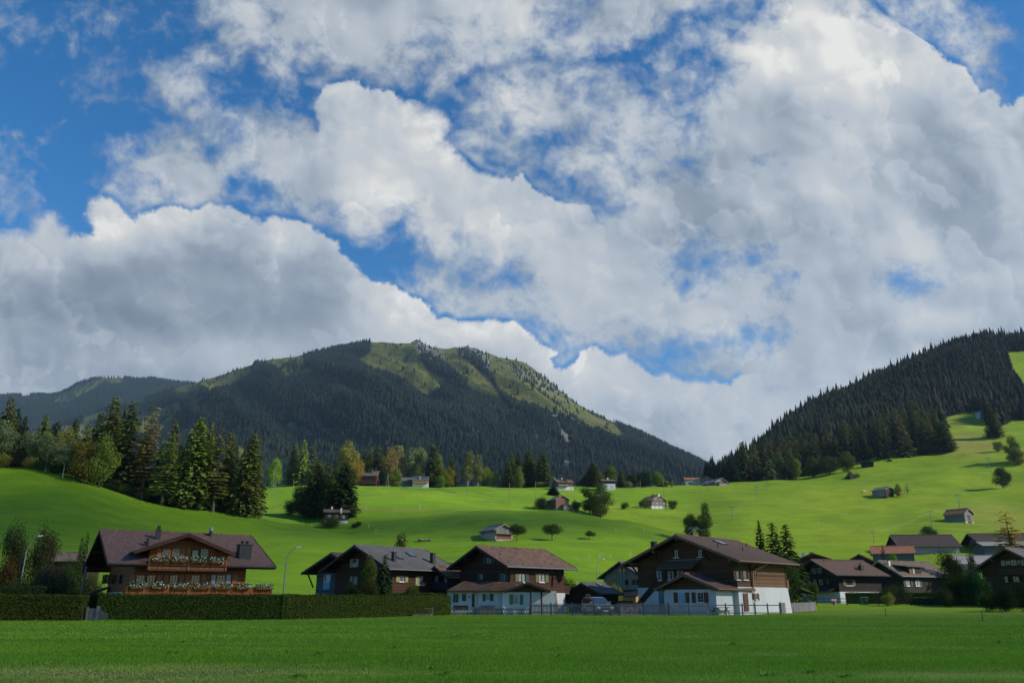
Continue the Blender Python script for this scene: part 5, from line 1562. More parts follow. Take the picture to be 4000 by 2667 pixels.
# windows, lower floor
for x0, x1 in ((660, 760), (780, 880), (1035, 1135), (1275, 1380), (1560, 1665)):
    H.window('front', *rectA(x0, x1, 612, 722), frame=M_FRAMEW, nx=3, nz=3)
for x0, x1 in ((598, 652), (893, 950), (975, 1025), (1145, 1195), (1212, 1268), (1390, 1448), (1505, 1552), (1672, 1720), (1740, 1800)):
    H.shutter('front', *rectA(x0, x1, 612, 722), M_SHH if x0 < 1490 or x0 > 1730 else M_ZINC)
for x0, x1 in ((295, 345), (355, 395), (410, 445), (485, 510)):
    H.window('gable', *rectA(x0, x1, 612, 712), frame=W_DARK, nx=2, nz=2)
# cross gable over the upper balcony
dp = -H.hw - .05
ap = H.plane(*A(1268, 150), 1, dp); el = H.plane(*A(650, 345), 1, dp); er = H.plane(*A(1778, 372), 1, dp)
tn = (ap.z - (el.z + er.z) / 2) / ((er.x - el.x) / 2)
xa = (el.x + er.x) / 2; hwid = (er.x - el.x) / 2
yb = -(H.zr - ap.z) / H.tan + .3
MB().prism([(xa - hwid, ap.z - hwid * tn), (xa, ap.z), (xa + hwid, ap.z - hwid * tn), (xa + hwid, ap.z - hwid * tn - .14), (xa, ap.z - .14), (xa - hwid, ap.z - hwid * tn - .14)], 'y', dp, min(yb, -1.0)).build('gable_roof', T_PURPLE, H.o)
mb = MB()
for sg in (-1, 1):
    mb.prism([(xa, ap.z + .03), (xa + sg * (hwid + .03), ap.z - hwid * tn + .01), (xa + sg * (hwid + .03), ap.z - hwid * tn - .30), (xa, ap.z - .30)], 'y', dp - .07, dp - .01)
mb.build('barge_board', W_DARKRED, H.o)
wl = H.uz('front', *A(812, 400))[0]; wr = H.uz('front', *A(1690, 400))[0]
zb = H.zw - .6
wy = -H.W - .12
MB().prism([(wl, zb), (wr, zb), (wr, ap.z - abs(wr - xa) * tn - .16), (xa, ap.z - .16), (wl, ap.z - abs(wl - xa) * tn - .16)], 'y', wy, -1.5).build('upper_wall', W_ORANGE, H.o)
for x0, x1 in ((955, 1045), (1065, 1160), (1383, 1478)):
    H.window('front', *rectA(x0, x1, 318, 420), frame=M_FRAMEW, nx=3, nz=3, off=.12)
H.window('front', *rectA(1283, 1368, 330, 425), frame=W_DARK, nx=1, nz=1, off=.12)
for x0, x1 in ((893, 945), (1167, 1210), (1228, 1275), (1487, 1535)):
    H.shutter('front', *rectA(x0, x1, 318, 420), M_SHH, off=.12)
u0, u1, z0, z1 = balcony(H, 'front', *rectA(800, 1682, 448, 552), 1.35, W_ORANGE_V)
gF = "flower boxes on the left chalet"
for i, (x0, x1, l) in enumerate(((855, 1015, 'first'), (1075, 1225, 'second'), (1285, 1440, 'third'), (1500, 1645, 'last'))):
    a = H.rect('front', *rectA(x0, x1, 430, 460), 1.5)
    flower_box(H, 'front', a[0], a[1], z1 - .02, 1.36, "box of white flowers on the upper balcony rail, %s from the left" % l, gF)
u0, u1, z0, z1 = balcony(H, 'front', *rectA(545, 2185, 745, 860), 1.6, W_ORANGE_V)
for x0, x1, l in ((600, 770, 'first'), (850, 1010, 'second'), (1090, 1255, 'third'), (1330, 1490, 'fourth'), (1560, 1725, 'fifth'), (1790, 1935, 'sixth'), (2015, 2190, 'last')):
    a = H.rect('front', *rectA(x0, x1, 730, 760), 1.75)
    flower_box(H, 'front', a[0], min(a[1], u1 - .1), z1 - .02, 1.61, "box of white flowers on the lower balcony rail, %s from the left" % l, gF)
mb = MB(); H.fbox(mb, 'front', u0 + .3, u1 - .3, -.3, z0 - .2, 0.06, 1.3); mb.build('balcony_base', S_WHITE, H.o)
x0_, y0_ = A(905, 212); H.chimney(x0_, A(0, 112)[1], y0_, 21, M_DMETAL, pots=1)
x0_, y0_ = A(1498, 180); H.chimney(x0_, A(0, 95)[1], y0_, 17, M_DMETAL, round_=True)
x0_, y0_ = A(1868, 415); H.chimney(x0_, A(0, 285)[1], y0_, 56, M_DMETAL, pots=2)
x0_, y0_ = A(790, 290); H.pipe(x0_, A(0, 210)[1], y0_, .12)
x0_, y0_ = A(762, 290); H.pipe(x0_, A(0, 245)[1], y0_, .09)
for sy in (0,):
    pass
# side porch roof on the left gable
a = H.uz('gable', *A(390, 745), 0.0); b2 = H.uz('gable', *A(130, 830), 1.6)
MB().add([H.F('gable')(a[0] - .5, a[1] - .15, 0.02), H.F('gable')(a[0] - .5, a[1], 0.02), H.F('gable')(a[0] - 4.2, a[1], .02), H.F('gable')(a[0] - 4.2, a[1] - .15, .02),
          H.F('gable')(a[0] - .5, a[1] - .95, 2.1), H.F('gable')(a[0] - .5, a[1] - .8, 2.1), H.F('gable')(a[0] - 4.2, a[1] - .8, 2.1), H.F('gable')(a[0] - 4.2, a[1] - .95, 2.1)],
         [(0, 1, 2, 3), (7, 6, 5, 4), (0, 4, 5, 1), (1, 5, 6, 2), (2, 6, 7, 3), (3, 7, 4, 0)]).build('porch_roof', T_DARK, H.o)

# ---- grey roofed house ---------------------------------------------------
B = lambda x, y: (1160 + x * .27211, 2080 + y * .27211)
rB = lambda *a: rectA(*a, Z=B)
H = House('house', "large dark timber house with grey slate roof, two skylights and yellow-green shutters", -14.24, 97.0, 50.8, 5.14 + .5, 5.86, 7.29, 4.63, T_GREY, W_DARKRED, og=1.5, oe=1.0, ph=1.9, plinth=S_WHITE, board=W_BOARDD, gutter=M_ZINC)
for x0, x1, y0, y1 in ((800, 860, 375, 490), (1120, 1148, 415, 480), (815, 845, 630, 740)):
    H.window('gable', *rB(x0, x1, y0, y1), frame=M_WFRAME, nx=2, nz=2)
for x0, x1, y0, y1 in ((765, 797, 375, 495), (863, 888, 375, 490), (765, 797, 628, 700), (848, 868, 628, 742)):
    H.shutter('gable', *rB(x0, x1, y0, y1), M_SHW)
for x0, x1 in ((1462, 1530), (1738, 1800)):
    H.window('front', *rB(x0, x1, 622, 700 if x0 < 1600 else 748), sill=M_WHITE, nx=3, nz=2)
for x0, x1, y0, y1 in ((1420, 1460, 622, 706), (1548, 1590, 625, 710), (1698, 1733, 630, 755), (1806, 1840, 720, 762)):
    H.shutter('front', *rB(x0, x1, y0, y1), M_SHY)
H.chimney(*[B(1389, 0)[0], B(0, 282)[1], B(0, 405)[1]], 17, M_CHIMB)
H.chimney(*[B(1948, 0)[0], B(0, 300)[1], B(0, 436)[1]], 19, M_CHIMB)
H.pipe(B(1395, 0)[0], B(0, 232)[1], B(0, 300)[1], .09, M_ZINC)
H.skylight(*rB(1415, 1515, 330, 380)); H.skylight(*rB(1565, 1705, 290, 345))
grey = H
H = House('house', "wing with grey panelled gable and tall painted panel, left of the grey roofed house", -18.69, 102.94, 51.6, 5.0, 5.38, 6.76, 4.55, T_DARK, W_GREYD, og=1.6, oe=1.0, ph=1.25, plinth=S_PINK, board=W_BOARDD, purlins=3)
mb = MB(); u0, u1, z0, z1 = H.rect('gable', *rB(385, 480, 600, 815)); H.fbox(mb, 'gable', u0, u1, z0, z1, .01, .05)
m, nt, b = newmat("blue_panel")
tc = N(nt, 'ShaderNodeTexCoord').outputs['Object']; sp_ = N(nt, 'ShaderNodeSeparateXYZ'); nt.links.new(tc, sp_.inputs[0])
nt.links.new(ramp(nt, math_(nt, 'ADD', math_(nt, 'MULTIPLY', sp_.outputs[2], .22), math_(nt, 'MULTIPLY', noise(nt, tc, 2.5, 4), .25)), [(0.5, (.02, .10, .16)), (0.72, (.05, .28, .48)), (0.86, (.10, .30, .50)), (0.93, (.45, .52, .55))]), b.inputs['Base Color'])
pn = mb.build('painted_panel', m, H.o)
mb = MB(); H.fbox(mb, 'gable', u0 + .1, u0 + .5, z0 + 1.0, z0 + 1.75, .052, .06); mb.build('painted_figure', plain("ochre_paint", (.35, .2, .1)), pn)
for x0, x1 in ((275, 315), (362, 405)):
    H.window('gable', *rB(x0, x1, 868, 912), frame=M_WFRAME)
MB().bar(H.F('gable')(H.uz('gable', *B(240, 750))[0], H.zw - 1.9, .05), H.F('gable')(H.uz('gable', *B(200, 600), )[0] - .2, H.ze - .1, .3), .14).build('brace', W_BOARDD, H.o)
# small roof behind to the right
House('house', "small brown roof peeping out behind the grey roofed house", -9.0, 110.0, 50, 4.5, 4.0, 6.0, 4.3, T_DARK, W_DARK, og=.8, oe=.8, ph=.4, plinth=S_WHITE, board=W_BOARDD, purlins=0)

# ---- centre house --------------------------------------------------------
C_ = lambda x, y: (1600 + x * .28061, 2080 + y * .28061)
rC = lambda *a: rectA(*a, Z=C_)
H = House('house', "brown timber farmhouse with old clay tile roof over a white ground floor", 0.03, 94.0, 44.3, 5.55, 4.9, 7.03, 4.80, T_RED, W_DARKRED, og=1.3, oe=.85, ph=2.15, plinth=S_WHITE, board=W_BOARDD, gutter=M_ZINC)
for x0, x1 in ((1520, 1592), (1798, 1868)):
    H.window('front', *rC(x0, x1, 573, 686), nx=3, nz=4, sill=M_WHITE, curtain=True)
for x0, x1, mt in ((1468, 1516, M_SHO), (1608, 1655, M_SHG), (1750, 1796, M_SHO), (1884, 1930, M_SHO)):
    H.shutter('front', *rC(x0, x1, 565, 690), mt)
H.window('gable', *rC(1082, 1136, 342, 422), nx=3, nz=3)
for x0, x1 in ((1030, 1078), (1140, 1186)): H.shutter('gable', *rC(x0, x1, 342, 425), M_SHG)
H.window('gable', *rC(845, 875, 455, 510), frame=W_BROWN)
H.window('gable', *rC(985, 1020, 572, 650), frame=M_WFRAME); H.window('gable', *rC(1284, 1330, 572, 660), frame=M_WFRAME)
for x0, x1 in ((945, 982), (1240, 1280), (1335, 1375)): H.shutter('gable', *rC(x0, x1, 568, 665), M_SHG)
balcony(H, 'end', 0, 0, 0, 0, 1.1, W_DARK, local=(-4.0, -1.0, 2.2, 3.1), posts=False)
centre = H
# its small wing
Hw = House('house', "small gabled wing with clay tiles and a dark balcony, between the grey and brown houses", -6.9, 96.0, 44.5, 2.7, 2.35, 5.05, 3.85, T_RED, W_DARK, og=.7, oe=.35, ph=2.0, plinth=S_WHITE, board=W_BOARDD, purlins=3)
Hw.window('gable', *rC(362, 398, 600, 682), frame=M_WFRAME); Hw.window('gable', *rC(420, 485, 610, 690), frame=W_DARK); Hw.shutter('gable', *rC(492, 524, 600, 685), M_SHW)
mb = MB(); u0, u1, z0, z1 = Hw.rect('gable', *rC(262, 530, 695, 795), .5); Hw.fbox(mb, 'gable', u0, u1, z0, z1, .01, .5); mb.build('balcony', plain("navy_boards", (.02, .024, .035), .7, .2, 4), Hw.o)
# low front extension, squarer to the camera
xo = at(1955, 2366, 86.0)
E_ = empty('house', (xo.x, 86.0, 0), R(2)); tag(E_, "low white annex with mossy tiled roof and porch gable, in front of the brown farmhouse", 'house')
class Ext(House):
    def __init__(s, o, c, yaw, L, W):
        s.o, s.c, s.yaw, s.L, s.W, s.xr = o, c, yaw, L, W, L
X = Ext(E_, Vector((xo.x, 86.0, 0)), R(2), 10, 0.0)
uL = X.uz('front', 1747, 2340)[0]; uM = X.uz('front', 1962, 2340, .5)[0]; uR = X.uz('front', 2164, 2340, .5)[0]
zt = X.uz('front', 1850, 2306)[1]
MB().box(uL, uM - .003, 0, 3.6, -.5, zt - .05).build('wall', S_WHITE, E_)
MB().box(uM, uR, -.5, 3.2, -.5, zt - .03).build('wall', S_WHITE, E_)
MB().prism([(uR + .003, -.5), (uR + .55, -.5), (uR + .25, zt), (uR + .003, zt)], 'y', -.3, 2.8).build('buttress', S_STONE, E_)
el_, _z = X.uz('front', 1744, 2306, .7)
ze_ = X.uz('front', 1850, 2305, .7)[1]
zt2 = ze_ + .95
MB().add([(el_, -.7, ze_), (uM + .6, -.7, ze_), (uM + 2.3, 2.4, zt2), (el_ + 1.6, 2.4, zt2), (el_, -.7, ze_ - .14), (uM + .6, -.7, ze_ - .14), (uM + 2.3, 2.4, zt2 - .14), (el_ + 1.6, 2.4, zt2 - .14)],
         [(0, 1, 2, 3), (7, 6, 5, 4), (0, 4, 5, 1), (1, 5, 6, 2), (2, 6, 7, 3), (3, 7, 4, 0)]).build('roof', T_MOSS, E_)
MB().add([(el_, -.7, ze_), (el_ + 1.6, 2.4, zt2), (el_, 3.6, ze_), (el_, -.7, ze_ - .14), (el_ + 1.6, 2.4, zt2 - .14), (el_, 3.6, ze_ - .14)], [(0, 1, 2), (5, 4, 3), (0, 3, 4, 1), (1, 4, 5, 2), (2, 5, 3, 0)]).build('roof', T_MOSS, E_)
ga = X.plane(*C_(1640, 688), 1, -1.3); gl = X.plane(*C_(1315, 800), 1, -1.3); gr = X.plane(*C_(1965, 812), 1, -1.3)
zg = (gl.z + gr.z) / 2
MB().prism([(gl.x, zg), (ga.x, ga.z), (gr.x, zg), (gr.x, zg - .14), (ga.x, ga.z - .14), (gl.x, zg - .14)], 'y', -1.3, 3.3).build('porch_roof', T_MOSS, E_)
MB().prism([(gl.x + .35, zg - .12), (ga.x, ga.z - .15), (gr.x - .35, zg - .12)], 'y', -.62, -.52).build('porch_gable', W_DARKRED, E_)
mb = MB()
for sg, gx in ((-1, gl.x), (1, gr.x)): mb.prism([(ga.x, ga.z + .02), (gx, zg + .02), (gx, zg - .22), (ga.x, ga.z - .22)], 'y', -1.36, -1.305)
mb.build('barge_board', W_BOARDD, E_)
for px in (2073, 2115):
    u = X.uz('front', px, 2340, 1.1)[0]; MB().box(u - .08, u + .08, -1.18, -1.02, -.3, zg - .1).build('porch_post', W_DARK, E_)
X.W = 0.0
for x0, x1, y0, y1, o_ in ((608, 640, 850, 968, 0), (648, 680, 850, 968, 0), (730, 787, 850, 948, 0), (1017, 1056, 850, 948, 0), (1120, 1167, 850, 948, 0), (1392, 1440, 856, 998, .5), (1535, 1580, 856, 998, .5)):
    X.shutter('front', *rC(x0, x1, y0, y1), M_SHG if o_ == 0 else M_SHO, off=o_)
X.window('front', *rC(1072, 1117, 852, 940), nx=3, nz=3, sill=M_WHITE); X.window('front', *rC(1444, 1512, 860, 995), nx=4, nz=5, off=.5, curtain=True, sill=M_WHITE)
X.door('front', *rC(868, 906, 852, 1030), W_BROWN)
mb = MB(); u0, u1, z0, z1 = X.rect('front', *rC(825, 842, 880, 905)); X.fbox(mb, 'front', u0, u1, z0, z1, .05, .22); mb.build('wall_lamp', M_DMETAL, E_)
mb = MB(); u0 = X.uz('front', *C_(945, 900))[0]; mb.tube([(u0 - .5, -.1, zt - .1), (u0, -.08, zt - .3), (u0, -.08, 0)], .05, 6); mb.build('downpipe', M_ZINC, E_)
# satellite dish on the farmhouse corner
dp_ = at(*C_(2080, 608), 92.5)
e = empty('satellite_dish', dp_, 0); tag(e, "dark satellite dish on the right corner of the brown farmhouse", 'satellite dish')
mb = MB()
for i in range(5):
    pass
rings = [(0, .10), (.25, .085), (.5, .04), (.68, 0.0)]
ns = 20; base = 0
for r_, d_ in rings:
    for k in range(ns):
        t_ = 2 * math.pi * k / ns
        mb.v.append((d_ * 2 + .0 + r_ * .62 * math.cos(t_) * .75, -d_ - r_ * math.cos(t_) * .35, r_ * math.sin(t_)))
for i in range(3):
    for k in range(ns):
        mb.f.append((i * ns + k, i * ns + (k + 1) % ns, (i + 1) * ns + (k + 1) % ns, (i + 1) * ns + k))
mb.f.append(tuple(range(ns)))
mb.build('dish', M_DMETAL, e, True)
MB().bar((0, .0, 0), (-.5, .45, -.1), .06).bar((.1, -.1, -.5), (.6, -.35, -.1), .03).build('arm', M_DMETAL, e)

# ---- big chalet ----------------------------------------------------------
D_ = lambda x, y: (2200 + x * .42517, 2050 + y * .42517)
rD = lambda *a: rectA(*a, Z=D_)
H = House('chalet', "largest chalet with wide dark brown gable, copper gutters and white ground floor", 22.53, 94.0, 46.1, 6.9, 7.35, 8.15, 5.28, T_BROWN, W_BROWN, og=1.5, oe=1.15, ph=2.72, plinth=S_WHITE, board=plain("tan_barge_board", (0.16, 0.092, 0.045), .7, .2, 3), gutter=M_COPPER, th=.3)
big = H
mb = MB(); uc = H.uz('front', 2935, 2250)[0]
H.fbox(mb, 'front', uc, H.xr - .02, H.ph + .02, H.zw - .15, .003, .05); mb.build('wall_panel', W_TAN, H.o)
mb = MB(); H.fbox(mb, 'front', uc - .22, uc - .003, H.ph, H.zw - .1, .003, .12); H.fbox(mb, 'front', H.xr - .018, H.xr + .2, H.ph, H.zw - .1, .003, .12)
H.fbox(mb, 'front', uc, H.xr - .02, H.ph + 1.15, H.ph + 1.3, .052, .09); mb.build('timber_post', W_BROWN, H.o)
for x0, x1, y0, y1 in ((1018, 1062, 222, 297), (1235, 1280, 220, 292)):
    H.window('gable', *rD(x0, x1, y0, y1), frame=W_DARK, sill=M_WHITE)
for x0, x1 in ((985, 1014), (1066, 1095), (1205, 1232), (1284, 1310)): H.shutter('gable', *rD(x0, x1, 222, 297), W_BROWN)
for x0, x1, y0, y1 in ((862, 906, 420, 506), (965, 1016, 422, 500), (1050, 1104, 418, 466)):
    H.window('gable', *rD(x0, x1, y0, y1), frame=M_WFRAME, sill=M_WHITE, curtain=True)
for x0, x1 in ((832, 858), (912, 940)): H.shutter('gable', *rD(x0, x1, 420, 506), W_BROWN)
# canopy across the gable
ct = H.uz('gable', *D_(1110, 322)); cl = H.uz('gable', *D_(958, 330))[0]; cr_ = H.uz('gable', *D_(1262, 322))[0]
cb = H.uz('gable', *D_(1000, 396), 1.3)[1]; cl2 = H.uz('gable', *D_(848, 396), 1.3)[0]; cr2 = H.uz('gable', *D_(1175, 390), 1.3)[0]
g_ = H.F('gable')
MB().add([g_(cl, ct[1], .02), g_(cr_, ct[1], .02), g_(cr2, cb, 1.3), g_(cl2, cb, 1.3), g_(cl, ct[1] - .12, .02), g_(cr_, ct[1] - .12, .02), g_(cr2, cb - .12, 1.3), g_(cl2, cb - .12, 1.3)],
         [(0, 1, 2, 3), (7, 6, 5, 4), (0, 4, 5, 1), (1, 5, 6, 2), (2, 6, 7, 3), (3, 7, 4, 0)]).build('canopy', T_BROWN, H.o)
MB().bar(g_(cl, ct[1] + .03, .06), g_(cr_, ct[1] + .03, .06), .06).build('flashing', M_COPPER, H.o)
for x0, x1 in ((1582, 1618), (1646, 1688)): H.window('front', *rD(x0, x1, 415, 500), frame=W_DARK, sill=M_WHITE, nx=1, nz=1)
H.window('front', *rD(1738, 1775, 412, 478), frame=M_SHB, off=.05)
H.shutter('front', *rD(1622, 1643, 415, 500), W_BROWN); H.shutter('front', *rD(1562, 1580, 415, 500), W_BROWN)
H.door('front', *rD(1655, 1698, 625, 790), M_SHB, off=.05)
H.window('front', *rD(1760, 1776, 627, 683), off=.05, sill=M_WHITE); H.shutter('front', *rD(1735, 1758, 627, 683), M_SHB, off=.05); H.shutter('front', *rD(1778, 1798, 627, 690), M_SHB, off=.05)
MB().add([(H.xr + .05, -H.W - .05, -.3), (H.xr + .95, -H.W - .05, -.3), (H.xr + .35, -H.W - .05, H.ph - .05), (H.xr + .05, -H.W - .05, H.ph - .05), (H.xr + .05, -H.W + .6, -.3), (H.xr + .95, -H.W + .6, -.3), (H.xr + .35, -H.W + .6, H.ph - .05), (H.xr + .05, -H.W + .6, H.ph - .05)],
         [(0, 1, 2, 3), (7, 6, 5, 4), (0, 4, 5, 1), (1, 5, 6, 2), (2, 6, 7, 3), (3, 7, 4, 0)]).build('buttress', S_WHITE, H.o)
balcony(H, 'end', 0, 0, 0, 0, 1.3, W_TAN, local=(-H.W + .2, -H.W + 4.5, 2.65, 3.7), posts=False)
mb = MB()
for u in (H.uz('front', *D_(1530, 400))[0] + .3, uc):
    mb.bar((u, -H.W, H.zw - 1.1), (u, -H.hw + .15, H.ze - .3), .14)
for sy in (-1, -.5, .5, 1):
    zz = H.zr - abs(sy * H.W) * H.tan - .6
    mb.bar((-H.L, sy * H.W, zz - .9), (-H.hl + .3, sy * H.W, zz), .14)
mb.build('bracket', W_BROWN, H.o)
x_, y_ = D_(835, 205); H.chimney(x_, D_(0, 158)[1], D_(0, 212)[1], 22, M_DMETAL, side=1)
H.skylight(*rD(1405, 1480, 150, 178))
for x, a_t, b_t in ((1423, 175, 203), (1650, 210, 238), (1687, 172, 195)): H.pipe(D_(x, 0)[0], D_(0, a_t)[1], D_(0, b_t)[1], .06)
MB().tube([(uc + 1.6, -H.hw, H.ze - .2), (uc + .1, -H.W - .15, H.zw - 1.2), (uc - .1, -H.W - .18, H.ph), (uc - .1, -H.W - .18, 0)], .05, 6).build('downpipe', M_COPPER, H.o)
# outside stair on the gable side
s0 = H.uz('gable', *D_(668, 712), 1.2)[0]; s1 = H.uz('gable', *D_(868, 592), 1.2)[0]
st = MB(); ns_ = 14
for i in range(ns_):
    a0 = s0 + (s1 - s0) * i / ns_; a1 = s0 + (s1 - s0) * (i + 1) / ns_
    z_ = .1 + (H.ph - .1) * (i + 1) / ns_
    H.fbox(st, 'gable', a0, a1 - .002, -.2, z_, .06, 1.1)
so_ = st.build('stairs', S_WHITE, H.o)
rl = MB()
rl.bar(g_(s0, .95, 1.14), g_(s1, H.ph + .95, 1.14), .08, .12); rl.bar(g_(s0, .25, 1.14), g_(s1, H.ph + .25, 1.14), .06, .1)
for i in range(26):
    t_ = (i + .5) / 26; u = s0 + (s1 - s0) * t_; z_ = .1 + (H.ph - .1) * t_
    H.fbox(rl, 'gable', u - .055, u + .055, z_ + .1, z_ + .95, 1.12, 1.15)
rl.build('balustrade', W_DARKRED, so_)
# annex of the big chalet
H = House('house', "white annex with purple-brown tiled roof and board gable, in front of the big chalet", 20.28, 88.0, 43.9, 3.55, 3.85, 4.01, 2.52, T_PURPLE, W_BROWN, og=.8, oe=.75, ph=2.45, plinth=S_WHITE, board=plain("tan_barge_board", (0.16, 0.092, 0.045), .7, .2, 3), gutter=M_COPPER, purlins=3)
H.door('gable', *rD(1066, 1120, 620, 795), M_DOORB, off=.05)
for x0, x1 in ((1017, 1053), (1127, 1160), (1183, 1218), (1297, 1335)): H.shutter('gable', *rD(x0, x1, 616, 712), M_SHB, off=.05)
H.window('gable', *rD(1236, 1294, 618, 708), nx=2, nz=3, off=.05, sill=M_WHITE, frame=M_WFRAME)
annex = H

# ---- behind and right ----------------------------------------------------
E2 = lambda x, y: (3050 + x * .27636, 2080 + y * .27636)
rE = lambda *a: rectA(*a, Z=E2)
H = House('chalet', "near-black timber chalet with white plinth, right of the big chalet", 53.22, 135.0, 21.7, 5.5, 5.2, 7.50, 5.02, T_BROWN, W_BLACK, og=1.2, oe=.9, ph=2.55, plinth=S_WHITE, board=W_BOARDD, gutter=M_DMETAL)
for x0, x1, y0, y1 in ((455, 490, 500, 572), (535, 580, 495, 570), (470, 505, 662, 730), (545, 595, 662, 735)): H.window('gable', *rE(x0, x1, y0, y1), frame=M_ZINC)
for x0, x1, y0, y1 in ((425, 450, 500, 572), (500, 525, 500, 570), (650, 680, 655, 725), (380, 425, 660, 725)): H.shutter('gable', *rE(x0, x1, y0, y1), M_SHG)
H.window('front', *rE(915, 1010, 660, 745), nx=4, nz=2, frame=M_FRAMEW, sill=M_WHITE)
for x0, x1 in ((880, 912), (1015, 1050)): H.shutter('front', *rE(x0, x1, 662, 752), M_SHO)
H.window('gable', *rE(395, 425, 855, 930), off=.05); H.window('gable', *rE(480, 515, 855, 930), off=.05)
x_, y_ = E2(1138, 510); H.chimney(x_, E2(0, 470)[1], E2(0, 525)[1], 18, M_DMETAL); H.pipe(E2(612, 0)[0], E2(0, 380)[1], E2(0, 415)[1], .05)
H.pipe(E2(1127, 0)[0], E2(0, 438)[1], E2(0, 500)[1], .12)
g_ = H.F('gable'); zc_ = H.ph + .7
MB().add([g_(-3.6, zc_, .02), g_(3.9, zc_, .02), g_(3.9, zc_ - .6, 1.6), g_(-3.6, zc_ - .6, 1.6), g_(-3.6, zc_ - .12, .02), g_(3.9, zc_ - .12, .02), g_(3.9, zc_ - .72, 1.6), g_(-3.6, zc_ - .72, 1.6)],
         [(0, 1, 2, 3), (7, 6, 5, 4), (0, 4, 5, 1), (1, 5, 6, 2), (2, 6, 7, 3), (3, 7, 4, 0)]).build('canopy', T_DARK, H.o)
H = House('house', "dark house with worn brown roof and a long shed dormer, behind the far hedge", 73.6, 155.0, 30, 7.6, 4.6, 8.15, 5.35, T_WORN, W_BLACK, og=1.0, oe=.8, ph=1.9, plinth=S_WHITE, board=W_BOARDL, gutter=M_ZINC)
for x0, x1 in ((1770, 1815), (1900, 1960)): H.window('front', *rE(x0, x1, 672, 750), sill=M_WHITE, curtain=True)
for x0, x1 in ((1735, 1765), (1835, 1862), (1965, 1995)): H.shutter('front', *rE(x0, x1, 675, 755), M_SHG)
p0 = H.onroof(*E2(1815, 575)); p1 = H.onroof(*E2(1995, 580))
zt_ = p0.z + 1.15; yf = p0.y
MB().add([(p0.x, yf, p0.z - .2), (p1.x, yf, p0.z - .2), (p1.x, yf, zt_), (p0.x, yf, zt_), (p0.x, -.5, p0.z), (p1.x, -.5, p0.z), (p1.x, -.5, zt_ + .35), (p0.x, -.5, zt_ + .35)],
         [(0, 1, 2, 3), (7, 6, 5, 4), (0, 4, 5, 1), (1, 5, 6, 2), (2, 6, 7, 3), (3, 7, 4, 0)]).build('dormer', W_DARK, H.o)
MB().add([(p0.x - 1.2, yf - .5, zt_ + .02), (p1.x + .2, yf - .5, zt_ + .02), (p1.x + .2, -.3, zt_ + .5), (p0.x - 1.2, -.3, zt_ + .5), (p0.x - 1.2, yf - .5, zt_ + .12), (p1.x + .2, yf - .5, zt_ + .12), (p1.x + .2, -.3, zt_ + .6), (p0.x - 1.2, -.3, zt_ + .6)],
         [(0, 3, 2, 1), (4, 5, 6, 7), (0, 1, 5, 4), (1, 2, 6, 5), (2, 3, 7, 6), (3, 0, 4, 7)]).build('dormer_roof', T_GREY, H.o)
MB().box(p0.x + .1, p0.x + .9, yf - .04, yf - .003, p0.z, zt_ - .15).build('dormer_panel', W_TAN, H.o)
MB().box(p0.x + 1.1, p0.x + 1.6, yf - .05, yf - .003, p0.z, zt_ - .15).build('dormer_window', M_SHW, H.o)
H.chimney(E2(1525, 0)[0], E2(0, 398)[1], E2(0, 455)[1], 11, M_CHIMW)
H = House('chalet', "brown chalet with grey roof and cream shutters at the right frame edge", 76.40 * .95, 122.82 * .95, 37.5, 6.2, 5.2 * .95, (8.54 - 1.6) * .95 + 1.6, (5.43 - 1.6) * .95 + 1.6, T_GREY, W_BROWN, og=1.6, oe=.8, ph=.5, plinth=S_WHITE, board=plain("tan_barge_board", (0.12, 0.075, 0.045), .7, .2, 3))
F2 = lambda x, y: (3500 + x * .26781, 1980 + y * .26781)
rF = lambda *a: rectA(*a, Z=F2)
for x0, x1, y0, y1 in ((1592, 1675, 775, 850), (1765, 1825, 765, 850), (1640, 1710, 1010, 1090), (1800, 1860, 1010, 1090)): H.window('gable', *rF(x0, x1, y0, y1), frame=W_DARK)
for x0, x1, y0, y1 in ((1535, 1590, 778, 855), (1678, 1715, 770, 850), (1720, 1762, 768, 850), (1828, 1866, 762, 850), (1592, 1630, 1008, 1095), (1715, 1745, 1010, 1090), (1755, 1795, 1010, 1090)): H.shutter('gable', *rF(x0, x1, y0, y1), M_CREAM)
balcony(H, 'gable', *rF(1495, 1900, 890, 960), 1.0, W_BROWN, posts=False)
# houses further back
def back(name, label, q, roof, wall, base, **k):
    return House(name, label, q[0], q[1], q[2], q[3], q[4], q[5], q[6], roof, wall, base=base, **k)
b1 = back('house', "brown house roof with two chimneys behind the three spruces", (61.42, 170, 78, 5.5, 3.9, 10.15, 8.83), T_WORN, W_DARK, gz(61, 170), og=.6, oe=.6, ph=1.5, plinth=S_WHITE, purlins=3)
MB().box(1.2, 1.8, .8, 1.4, b1.zr - .9, b1.zr + .55).build('chimney', M_CHIMW, b1.o)
MB().box(-3.0, -1.8, -.4, .3, b1.zr - .4, b1.zr + .35).build('chimney', M_ZINC, b1.o)
back('barn', "small dark gable between the near-black chalet and the orange roofed barn", (78.5, 185, 60.4, 5, 3.4, 10.75, 9.0), T_DARK, W_DARK, gz(78, 185), og=.5, oe=.5, ph=.4, plinth=S_STONE, cat='barn', purlins=0)
ob = back('barn', "barn with an orange tiled roof and dark board walls", (106.34, 230, -22, 5.6, 3.9, 15.5, 13.3), T_ORANGE, W_GREYD, min(gz(106, 226), 11.9), og=.5, oe=.5, ph=.3, plinth=S_STONE, board=W_BOARDL, cat='barn', purlins=0)
